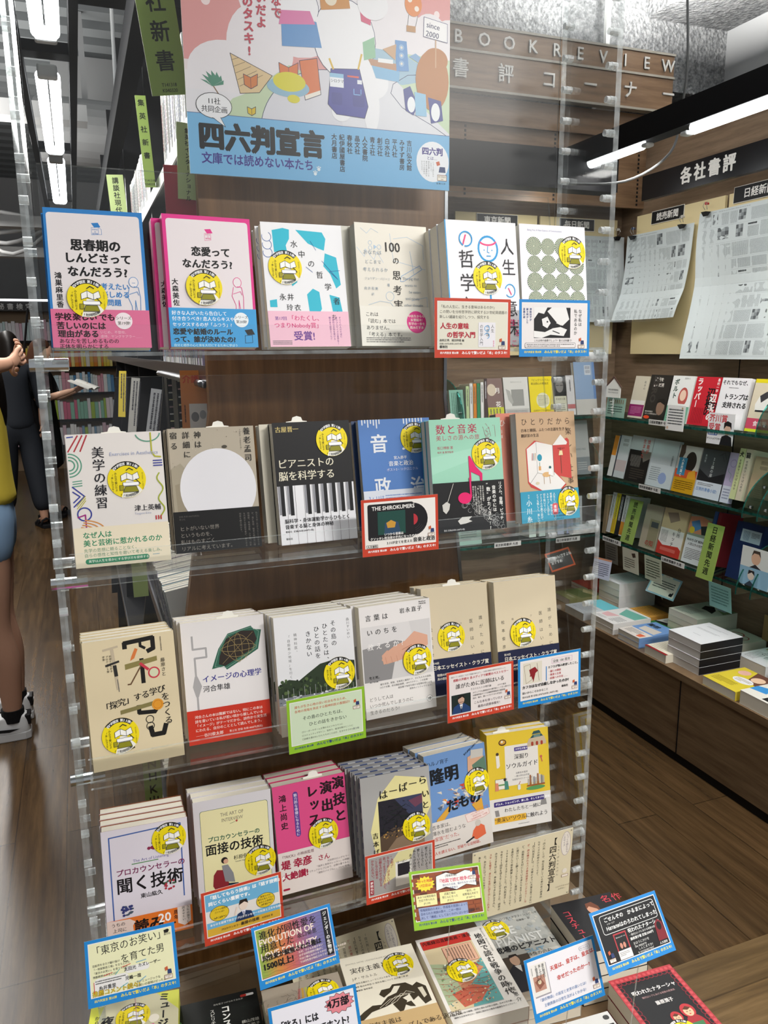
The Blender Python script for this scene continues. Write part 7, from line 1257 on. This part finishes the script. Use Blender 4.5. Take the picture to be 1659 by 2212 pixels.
def spine_row(y0, y1, z, x, h, name, tmin, tmax, pal, tilt=0, d=.10):
    y, n = y0, 1
    while y < y1:
        t = rw.uniform(tmin, tmax); c = pal[rw.randrange(len(pal))]; hh = h*rw.uniform(.985, 1.005)
        spine_book(x+rw.uniform(0, .004), y, z+.001, t-.0006, hh, d, c, f'{ordw(n)} thin paperback from the near end of the {name}', f'paperbacks on the {name}', tilt, rw.choice(('#4a4a50', '#6b6b70', '#8a3a4a', '#3a4a7a')), rw); y += t; n += 1
WHT = ['#e4e3e0', '#dddcd8', '#e9e8e6', '#d9d8d2', '#e6e4df', '#e1e0dc', '#dcdad4', '#cfd6e2', '#c9b9d6', '#e8e6e2', '#e3e2de', '#d3cfc4']
spine_row(1.445, 1.95, 1.905, .222, .172, 'top left shelf, first bay', .011, .017, WHT)
spine_row(2.32, 3.00, 1.905, .222, .172, 'top left shelf, second bay', .018, .028, WHT)
spine_row(1.405, 1.80, 1.488, .216, .340, 'second left shelf, first bay', .011, .019, WHT)
spine_row(1.84, 2.26, 1.488, .222, .33, 'second left shelf, behind the red card', .016, .026, WHT)
spine_row(1.54, 1.98, .92, .140, .172, 'third left shelf, flared out', .012, .02, WHT, -9)
spine_row(2.34, 2.8, .92, .140, .172, 'third left shelf, second bay', .016, .024, WHT, -9)
spine_row(1.42, 1.53, .92, .140, .172, 'third left shelf beside the end panel', .011, .016, ['#dfe6ea', '#8fc0dc', '#e4e0d0', '#d8dde0'], -9)
spine_row(1.45, 2.05, .56, .12, .172, 'lowest left shelf', .013, .02, ['#3a3a3e', '#4a4a50', '#d9d9d6', '#2a2a2e', '#e0dfda'], -9)
shelf_sign((.180, 1.425, 1.928), 0, -8, .060, .27, '集英社新書', 'tall lime sign ending 英社新書 beside the big poster', 31, small='T141318\nK040320', roll=8, y0=40, ls=1.33)
shelf_sign((.196, 1.405, 1.765), 0, 0, .034, .118, '集英社インターナショナル', 'pale green sign reading 集英社インター below the big poster', 8.6, '#b3c68a', roll=-2)
shelf_sign((.199, 2.05, 1.900), 0, 0, .024, .20, '集英社新書', 'dark-lettered lime sign in the middle of the left shelf', 15, small='T141318\nK040320', roll=3, ls=1.9)
shelf_sign((.185, 3.05, 1.97), 0, 0, .055, .15, '講談社現代新書', 'pale lime sign reading 講談社現 far along the left shelf', 22, '#c3d690', roll=3)
e = flyer((.185, 1.42, 1.74), 0, 0, .05, .08, 'small red card with white characters on the left shelf edge', ('t', 'イン', 26, 8, 18, '#f0d8d8', 1), bg='#a83a48')
shelf_sign((.105, 1.99, .915), 0, 6, .036, .21, '岩波新書', 'dull green sign on the flared third left shelf, nearest', 20, '#9db06a'); shelf_sign((.065, 2.85, .90), 0, 6, .05, .22, '角川新書', 'dull green sign reading 角川新書 on the flared third left shelf', 20, '#9db06a'); shelf_sign((.085, 2.4, .90), 0, 6, .045, .22, '中公新書', 'dull green sign far on the flared third left shelf', 20, '#9db06a')
shelf_sign((.075, 1.50, .53), 0, 6, .034, .20, 'NHK出版新書', 'dark green sign reading NHK on the lowest left shelf', 24, '#8aa05a')
# dark middle section: slotted uprights and a few leaning leaflets
o = flyer((.198, 1.47, 1.335), -14, 3, .055, .15, 'orange leaflet headed 介護の standing by the end panel', ('t', '介護の', 4, 8, 15, '#c8402a', 2), ('r', 14, 60, 32, 60, '#e6e2da'), ('e', 24, 84, 7, '#8a8a88', 9), ('e', 38, 80, 6, '#aaa', 8), ('r', 14, 112, 32, 5, '#222'), ('f', 4, 62, 5, 50, 1, '#4a2a1a', True), bg='#d88a4a')
for i, (y, c, nm) in enumerate(((2.05, '#b9bbbd', 'white'), (2.6, '#bcbab4', 'cream'), (3.1, '#d8c14a', 'yellow'))):
    flyer((.150-i*.004, y, 1.26+.01*i), -28, 8, .028, .17, f'{nm} leaflet tucked upright in the dark section of the left bookcase', ('f', 6, 10, 28, 140, 3, '#4a4a50', True, .6), bg=c, roll=-8+i*3)
for i, y in enumerate((1.62, 1.78, 1.98, 2.2)):
    e = empty('file_box', (.222, y, 1.022)); tag(e, ('black slotted file box nearest the end panel', 'black slotted file box, second along the left bookcase', 'black slotted file box, third along the left bookcase', 'black slotted file box, farthest along the left bookcase')[i], 'box', 'black file boxes'); m = MB(); m.box(0, .15, 0, .10, .20, .455, BL); m.build('box_body', e)
    b = MB()
    for k in range(12): b.box(.003, .026, -.0006, 0, .215+k*.019, .2185+k*.019, M(('#d8d8d4', '#c9a8a8', '#d6d2a8')[k % 3], .5))
    b.build('slot_label', e)
cable([(.203, 1.40, 1.462), (.203, 1.8, 1.462), (.203, 2.2, 1.462)], .007, STEEL, 'shelf_rail', 'bright chrome rail running under the second left shelf', 'rail')
# ------------------------------------------------------------------ far bookcases at the back of the left aisle
fb = empty('far_bookcase', (-.4, 11.2, 0)); tag(fb, 'long bookcase of bright book spines at the far end of the left aisle', 'bookcase')
MB().box(-2.4, 1.6, .02, .25, 0, 2.02, M('#8a745c', .6)).build('back_panel', fb)
MB().box(-2.4, 1.6, -.16, .25, 2.02, 2.14, M('#1a1a1c', .4)).build('header', fb); MB().box(-2.4, 1.6, -.18, -.14, 2.14, 2.165, M('#f4f6f8', .5, emit=3)).build('strip_light', fb)
A = Art(900, 110, None, .4); A.t('秘書検定', 20, 16, 78, '#d8d8d6', 2, ls=1.35); q = A.build('lettering', fb); q.matrix_local = Matrix.Translation((-.02, -.161, 2.02)) @ pose(0, 0).to_4x4()
ZF = (1.66, 1.33, 1.0, .66, .33)
for z in ZF: MB().box(-2.4, 1.6, -.16, .02, z-.03, z, DARKM).build('shelf_board', fb)
PALS = [['#e9e8ec', '#d8e4ea', '#e0b8c8', '#f0eef0', '#c9dfe0', '#e6d8e0'], ['#e6b03a', '#e0882a', '#ecd24a', '#e9e4da', '#d86a3a', '#f0e08a'], ['#c9dfe6', '#8fc0dc', '#e6e8ea', '#e0a0b0', '#f0f0f0', '#4a86b8'], ['#d86a8a', '#e9e6e8', '#8fc8b0', '#c9d0d8', '#f0e0e6', '#a8c84a'], ['#e4e4e6', '#b8d86a', '#d0d8e0', '#e0c0cc', '#fff', '#8ab0d0']]
for k, z in enumerate(ZF):
    x, n = -1.05, 1
    while x < .42:
        t = rw.uniform(.026, .05); o = MB().box(x, x+t-.003, 11.06, 11.2, z+.001, z+rw.uniform(.21, .27), M(PALS[k][rw.randrange(6)], .5)).build('book_spine')
        tag(o, f'{ordw(n)} bright spine from the left on the {("top", "second", "third", "fourth", "lowest")[k]} shelf of the far bookcase', 'book', f'spines on the {("top", "second", "third", "fourth", "lowest")[k]} far shelf'); x += t; n += 1
e = empty('spot_lamp', (-.86, 9.6, 2.46)); tag(e, 'grey cylinder spot lamp hanging at the far left', 'lamp'); MB().tube([(0, 0, 0), (0, 0, .40)], .085, M('#a9aaa6', .4), 20).build('lamp_body', e); MB().tube([(0, 0, .4), (0, 0, 1.6)], .01, DARKM, 8).build('stem', e)
MB().tube([(0, 0, -.002), (0, 0, .002)], .07, M('#fff6e0', .4, emit=6), 20).build('lens', e)
# ------------------------------------------------------------------ people in the left aisle
def skin(name, bones, mat, parent=None, root=0, sub=2, loc=None):
    "bones: {joint: (x, y, z, r)}, edges: [(a, b)] -> one continuous skinned surface"
    J, E = bones; ks = list(J); ix = {k: i for i, k in enumerate(ks)}
    me = bpy.data.meshes.new(name); me.from_pydata([J[k][:3] for k in ks], [(ix[a], ix[b]) for a, b in E], []); o = link(name, me, parent)
    me.materials.append(mat)
    sm = o.modifiers.new('skin', 'SKIN'); sm.use_smooth_shade = True; sm.branch_smoothing = .4
    if not me.skin_vertices: me.skin_vertices.new()
    for k in ks:
        r = J[k][3]; v = me.skin_vertices[0].data[ix[k]]; v.radius = (r, J[k][4]) if len(J[k]) > 4 else (r, r); v.use_root = (ix[k] == root)
    s = o.modifiers.new('sub', 'SUBSURF'); s.levels = s.render_levels = sub; return o
SKIN = M('#c99a80', .5); SKIN2 = M('#d2a68c', .5); HAIRB = M('#17120f', .4); HAIRN = M('#4a2f22', .4); NAVY = M('#22262d', .75); BLACK = M('#141417', .8)
YEL = M('#dfc648', .8); DENIM = M('#86a3c2', .85); WHITE = M('#e6e6e6', .55)
def chain(J, E, names, pts, start):
    p = start
    for n, q in zip(names, pts): J[n] = q; E.append((p, n)); p = n
def hand(J, E, pre, wrist, pts, d, n, thumb, L=.075, r=.0085, curl=.5):
    "palm plus five separate bent fingers; d = finger direction, n = palm normal, both unit vectors"
    w = Vector(J[wrist][:3]); d = Vector(d).normalized(); n = Vector(n).normalized(); s = d.cross(n).normalized()
    palm = w+d*.05; J[pre+'palm'] = (*palm, .022, .014); E.append((wrist, pre+'palm'))
    for i, (o, l) in enumerate(((-.027, .84), (-.009, .97), (.010, .92), (.028, .74))):
        b = palm+d*.030+s*o; a1 = b+(d+n*.25*curl).normalized()*L*l*.42; a2 = a1+(d+n*1.1*curl).normalized()*L*l*.32; a3 = a2+(d*.6+n*1.8*curl).normalized()*L*l*.26
        J[f'{pre}k{i}'] = (*b, r*1.1); E.append((pre+'palm', f'{pre}k{i}')); p = f'{pre}k{i}'
        for j, q in enumerate((a1, a2, a3)): k = f'{pre}f{i}{j}'; J[k] = (*q, r*(1-.1*j)); E.append((p, k)); p = k
    t0 = w+d*.022+s*.030*thumb; t1 = t0+(d*.6+s*.8*thumb+n*.3).normalized()*.032; t2 = t1+(d+s*.2*thumb+n*.5).normalized()*.028
    for j, q in enumerate((t0, t1, t2)): J[f'{pre}t{j}'] = (*q, r*(1.15-.08*j)); E.append((pre+'palm' if j == 0 else f'{pre}t{j-1}', f'{pre}t{j}'))
def person(name, loc, rot, label):
    e = empty(name, loc); e.rotation_euler = (0, 0, rot); tag(e, label, 'person'); return e
def head_mesh(parent, c, turn, mat, name='head', tilt=0, mask=False):
    "skull, jaw, nose, lips, brows, ears as one sculpted surface, facing -y before turning"
    bm = bmesh.new(); bmesh.ops.create_uvsphere(bm, u_segments=32, v_segments=24, radius=1)
    for v in bm.verts:
        x, y, z = v.co; k = 1-.26*max(0, -z)**1.3
        x2, y2, z2 = x*.074*k, y*.092*(1-.12*max(0, -z)), z*.113
        if y < 0:
            g = math.exp(-((x/.16)**2)-(((z+.12)/.22)**2)); y2 -= .017*g
            y2 += .007*(math.exp(-(((abs(x)-.36)/.17)**2)-(((z-.06)/.11)**2)))
            y2 -= .006*math.exp(-((x/.3)**2)-(((z+.5)/.09)**2)); y2 -= .008*math.exp(-((x/.32)**2)-(((z+.9)/.2)**2)); y2 -= .003*math.exp(-((x/.55)**2)-(((z-.22)/.08)**2))
        if abs(x) > .86 and -.25 < z < .2 and y > -.2: x2 *= 1.17
        v.co = (x2, y2, z2)
    me = bpy.data.meshes.new(name); bm.to_mesh(me); bm.free(); me.materials.append(mat); me.polygons.foreach_set('use_smooth', [True]*len(me.polygons))
    return me
def add_head(parent, body, c, turn, mat, tilt=0):
    T = Matrix.Translation(c) @ Matrix.Rotation(turn, 4, 'Z') @ Matrix.Rotation(tilt, 4, 'X')
    h = link('head', head_mesh(parent, c, turn, mat), parent); h.matrix_local = T
    for s in (-1, 1):
        b = MB(); b.tube([(s*.027, -.083, .008), (s*.027, -.079, .008)], .0085, M('#f0ece8', .3), 12).tube([(s*.027, -.0838, .008), (s*.027, -.083, .008)], .0045, M('#20160f', .2), 10)
        b.box(s*.027-.013, s*.027+.013, -.0845, -.082, .026, .030, HAIRB); b.build('eye', h)
    MB().box(-.018, .018, -.0945, -.088, -.060, -.052, M('#a8605a', .5)).build('mouth', h); return h
def hair(parent, c, turn, mat, length, tilt=0, w=1.0):
    bm = bmesh.new(); bmesh.ops.create_uvsphere(bm, u_segments=32, v_segments=20, radius=1)
    for v in bm.verts:
        x, y, z = v.co; X, Y, Z = x*.086*w, y*.104+.012, z*.124+.008
        if z < .35:
            if y > -.35: Z -= length*max(0, .35-z)/1.35*(1.0); Y += .02*max(0, -z); X *= 1+.12*max(0, -z)
            else: Y = max(Y, -.045); Z = max(Z, .03)
        v.co = (X, Y, Z)
    me = bpy.data.meshes.new('hair'); bm.to_mesh(me); bm.free(); me.materials.append(mat); me.polygons.foreach_set('use_smooth', [True]*len(me.polygons))
    o = link('hair', me, parent); o.matrix_local = Matrix.Translation(c) @ Matrix.Rotation(turn, 4, 'Z') @ Matrix.Rotation(tilt, 4, 'X'); return o
def shoe(parent, x, y, rot, kind, z=0):
    o = MB(); L, w = .255, .047
    ring = [(-.5, .62), (-.42, .86), (-.2, .9), (.1, .92), (.32, 1.02), (.44, .86), (.5, .45)]
    out = [(t*L, k*w) for t, k in ring] + [(t*L, -k*w) for t, k in ring[::-1]]
    T = Matrix.Translation((x, y, z)) @ Matrix.Rotation(rot, 4, 'Z')
    if kind == 'sneaker':
        o.prism(out, 0, .034, 'z', WHITE); s = o.build('shoe', parent, bevel=.004); s.matrix_local = T
        u = MB(); lv = [(.034, 1, 1), (.06, .95, .93), (.085, .78, .62), (.105, .70, .42)]
        vs = []; n = len(out)
        for z_, kw, kl in lv: vs += [((px+.5*L)*kl-.5*L, py*kw, z_) for px, py in out]
        fs = [(i*n+a, i*n+(a+1) % n, (i+1)*n+(a+1) % n, (i+1)*n+a) for i in range(3) for a in range(n)] + [tuple(range(3*n, 4*n))]
        u.add(vs, fs, WHITE); q = u.build('upper', s, smooth=True); q.modifiers.new('s', 'SUBSURF').levels = 1
        MB().box(-.130, -.108, -.030, .030, .058, .100, M('#17171a', .5)).build('heel_tab', s, bevel=.004)
        for sy in (-1, 1):
            b = MB(); b.add([(-.09, sy*.0445, .052), (.03, sy*.0455, .060), (.055, sy*.0460, .052), (-.05, sy*.0455, .042)], [(0, 1, 2, 3)], M('#17171a', .5)); b.build('side_stripe', s)
        MB().box(-.1315, -.130, -.012, .012, .074, .082, M('#e8e8e8', .5)).build('heel_mark', s)
    else:
        o.prism(out, 0, .03, 'z', BLACK); s = o.build('sandal', parent, bevel=.004); s.matrix_local = T
        for xx, hh in ((.045, .062), (-.01, .075), (-.09, .085)):
            b = MB(); b.tube([(xx, -.046, .028), (xx, -.035, hh*.8), (xx, 0, hh), (xx, .035, hh*.8), (xx, .046, .028)], .009, BLACK, 8); b.build('strap', s, smooth=True)
    return s
# --- nearest: yellow top, pale denim shorts, white sneakers; both hands raised in front of a masked face (x = her right hand side)
P1 = person('person', (-.372, 3.36, 0), R(-90), 'person in yellow top and pale denim shorts with raised hands at the left edge')
J = dict(pel=(0, 0, .90, .135, .10), abd=(0, .005, 1.06, .118, .088), che=(0, .01, 1.24, .135, .095), nek=(0, .015, 1.385, .06, .055), nk2=(0, -.005, 1.45, .045))
E_ = [('pel', 'abd'), ('abd', 'che'), ('che', 'nek'), ('nek', 'nk2')]
for s, n in ((-1, 'l'), (1, 'r')):
    chain(J, E_, [n+'hp', n+'kn', n+'cf', n+'an', n+'he', n+'to'], [(s*.085, 0, .82, .092), (s*.09, -.01, .47, .060), (s*.09, .022, .32, .056), (s*.09, .02, .09, .036), (s*.09, .02, .06, .034), (s*.09, -.10, .045, .03)], 'pel')
    chain(J, E_, [n+'sh', n+'el', n+'wr'], [(s*.165, .015, 1.345, .052), (s*.30, .02, 1.46, .040), (s*.105, .125, 1.475, .027)], 'nek')
hand(J, E_, 'L', 'lwr', 0, (.55, .45, .45), (.5, -.8, 0), 1, curl=.8); hand(J, E_, 'R', 'rwr', 0, (-.55, .45, .25), (-.5, -.8, 0), -1, curl=.8)
skin('body', (J, E_), SKIN, P1); h = add_head(P1, None, (0, -.03, 1.545), 0, SKIN2, R(10)); hair(P1, (0, -.03, 1.55), 0, HAIRB, .26, R(8), 1.04)
m = MB()
for k in range(6): a = -52+k*21; m.add([(.075*math.sin(R(a)), -.097*math.cos(R(a)), 0), (.075*math.sin(R(a+21)), -.097*math.cos(R(a+21)), 0), (.06*math.sin(R(a+21)), -.096*math.cos(R(a+21)), -.085), (.06*math.sin(R(a)), -.096*math.cos(R(a)), -.085)], [(0, 1, 2, 3)], WHITE)
q = m.build('face_mask', h); q.location = (0, -.012, -.012)
J2 = dict(hem=(0, 0, .93, .165, .128), hm2=(0, 0, .99, .158, .120), abd=(0, .005, 1.08, .142, .106), che=(0, .01, 1.24, .152, .112), nek=(0, .015, 1.36, .085, .07)); E2 = [('hem', 'hm2'), ('hm2', 'abd'), ('abd', 'che'), ('che', 'nek')]
for s, n in ((-1, 'l'), (1, 'r')): chain(J2, E2, [n+'s', n+'m'], [(s*.165, .01, 1.335, .068), (s*.225, .015, 1.40, .062)], 'nek')
skin('shirt', (J2, E2), YEL, P1)
J3 = dict(w=(0, 0, 1.04, .140, .106), p=(0, 0, .90, .152, .118)); E3 = [('w', 'p')]
for s, n in ((-1, 'l'), (1, 'r')): chain(J3, E3, [n+'h', n+'k'], [(s*.088, 0, .82, .104), (s*.095, -.005, .70, .098)], 'p')
skin('shorts', (J3, E3), DENIM, P1)
for s in (-1, 1):
    MB().tube([(s*.09, .02, .075), (s*.09, .02, .125)], .043, BLACK, 16).build('sock', P1, smooth=False); shoe(P1, s*.09, -.045, R(-90), 'sneaker')
p = MB().tube([(0, 0, 0), (.03, -.06, .16)], .004, BLACK, 8).build('hair_stick'); p.matrix_world = Matrix.Translation((-.18, 3.31, 1.52)); tag(p, 'black stick held behind the head of the person in yellow', 'hair stick')
# --- behind: navy loose trousers, dark top, sandals, striding
P2 = person('person', (-.53, 7.55, 0), R(200), 'person in dark navy loose trousers and sandals walking behind the one in yellow')
J = dict(pel=(0, 0, .92, .14, .11), abd=(0, 0, 1.08, .13, .10), che=(0, 0, 1.26, .15, .11), nek=(0, .01, 1.41, .06), nk2=(0, 0, 1.46, .045)); E_ = [('pel', 'abd'), ('abd', 'che'), ('che', 'nek'), ('nek', 'nk2')]
for s, n, f in ((-1, 'l', .16), (1, 'r', -.14)):
    chain(J, E_, [n+'hp', n+'kn', n+'an', n+'he', n+'to'], [(s*.09, 0, .84, .10), (s*.10, f*.4, .47, .062), (s*.11, f, .10, .037), (s*.11, f, .065, .034), (s*.11, f-.12, .045, .03)], 'pel')
    chain(J, E_, [n+'sh', n+'el', n+'wr'], [(s*.18, .01, 1.36, .056), (s*.23, .03, 1.10, .042), (s*.235, -.06, .90, .027)], 'nek'); hand(J, E_, n+'H', n+'wr', 0, (0, -.2, -1), (-s*.9, -.3, 0), s, curl=.6)
skin('body', (J, E_), SKIN, P2); add_head(P2, None, (0, -.02, 1.565), 0, SKIN2); hair(P2, (0, -.02, 1.57), 0, HAIRB, .30)
J2 = dict(hem=(0, 0, .84, .178, .142), hm2=(0, 0, .93, .172, .136), abd=(0, 0, 1.08, .155, .122), che=(0, 0, 1.26, .168, .128), nek=(0, .01, 1.39, .085)); E2 = [('hem', 'hm2'), ('hm2', 'abd'), ('abd', 'che'), ('che', 'nek')]
for s, n in ((-1, 'l'), (1, 'r')): chain(J2, E2, [n+'s', n+'m', n+'e'], [(s*.185, .01, 1.35, .075), (s*.225, .02, 1.18, .068), (s*.24, .02, 1.02, .06)], 'nek')
skin('top', (J2, E2), NAVY, P2)
J3 = dict(w=(0, 0, 1.05, .148, .118), p=(0, 0, .90, .165, .13)); E3 = [('w', 'p')]
for s, n, f in ((-1, 'l', .16), (1, 'r', -.14)): chain(J3, E3, [n+'h', n+'k', n+'a'], [(s*.095, 0, .80, .118), (s*.105, f*.45, .46, .098), (s*.112, f, .13, .078)], 'p')
skin('trousers', (J3, E3), NAVY, P2)
for s, f in ((-1, .16), (1, -.14)): shoe(P2, s*.11, f-.05, R(-90), 'sandal')
# --- reader in black with long brown hair, holding an open book at chest height
P3 = person('person', (-.33, 7.95, 0), R(68), 'person in a black dress with long brown hair reading an open book')
J = dict(pel=(0, 0, .90, .14, .11), abd=(0, 0, 1.06, .125, .095), che=(0, 0, 1.22, .14, .10), nek=(0, .01, 1.36, .058), nk2=(0, -.015, 1.42, .045)); E_ = [('pel', 'abd'), ('abd', 'che'), ('che', 'nek'), ('nek', 'nk2')]
for s, n in ((-1, 'l'), (1, 'r')):
    chain(J, E_, [n+'hp', n+'kn', n+'an', n+'he', n+'to'], [(s*.085, 0, .82, .09), (s*.09, -.01, .46, .058), (s*.09, .02, .10, .036), (s*.09, .02, .065, .034), (s*.09, -.10, .045, .03)], 'pel')
    chain(J, E_, [n+'sh', n+'el', n+'wr'], [(s*.165, .01, 1.31, .05), (s*.20, -.06, 1.09, .038), (s*.085, -.29, 1.165, .026)], 'nek'); hand(J, E_, n+'H', n+'wr', 0, (-s*.15, -.85, .3), (-s*.3, .1, .95), s, curl=.5)
skin('body', (J, E_), SKIN2, P3); add_head(P3, None, (0, -.05, 1.50), 0, SKIN2, R(24)); hair(P3, (0, -.04, 1.51), 0, HAIRN, .34, R(16), 1.06)
J2 = dict(hem=(0, 0, .42, .22, .18), mid=(0, 0, .80, .18, .145), abd=(0, 0, 1.06, .145, .115), che=(0, 0, 1.22, .158, .12), nek=(0, .01, 1.335, .085)); E2 = [('hem', 'mid'), ('mid', 'abd'), ('abd', 'che'), ('che', 'nek')]
for s, n in ((-1, 'l'), (1, 'r')): chain(J2, E2, [n+'s', n+'e'], [(s*.17, .01, 1.30, .068), (s*.205, -.05, 1.10, .058)], 'nek')
skin('dress', (J2, E2), BLACK, P3)
for s in (-1, 1): shoe(P3, s*.09, -.045, R(-90), 'sandal')
T3 = Matrix.Translation((-.33, 7.95, 0)) @ Matrix.Rotation(R(68), 4, 'Z')
b = empty('open_book', (0, 0, 0)); b.matrix_world = T3 @ Matrix.Translation((0, -.405, 1.215)) @ Matrix.Rotation(R(22), 4, 'X'); tag(b, 'open white book held by the person in the black dress', 'book')
for s in (-1, 1):
    m = MB(); m.add([(0, -.10, 0), (s*.06, -.10, .022), (s*.135, -.10, .018), (s*.135, .10, .018), (s*.06, .10, .022), (0, .10, 0), (0, -.10, -.006), (s*.135, -.10, .008), (s*.135, .10, .008), (0, .10, -.006)], [(0, 1, 4, 5), (1, 2, 3, 4), (6, 7, 8, 9), (0, 6, 7, 2, 1), (5, 4, 3, 8, 9), (2, 7, 8, 3)], M('#ecebe4', .7)); m.build('pages', b)
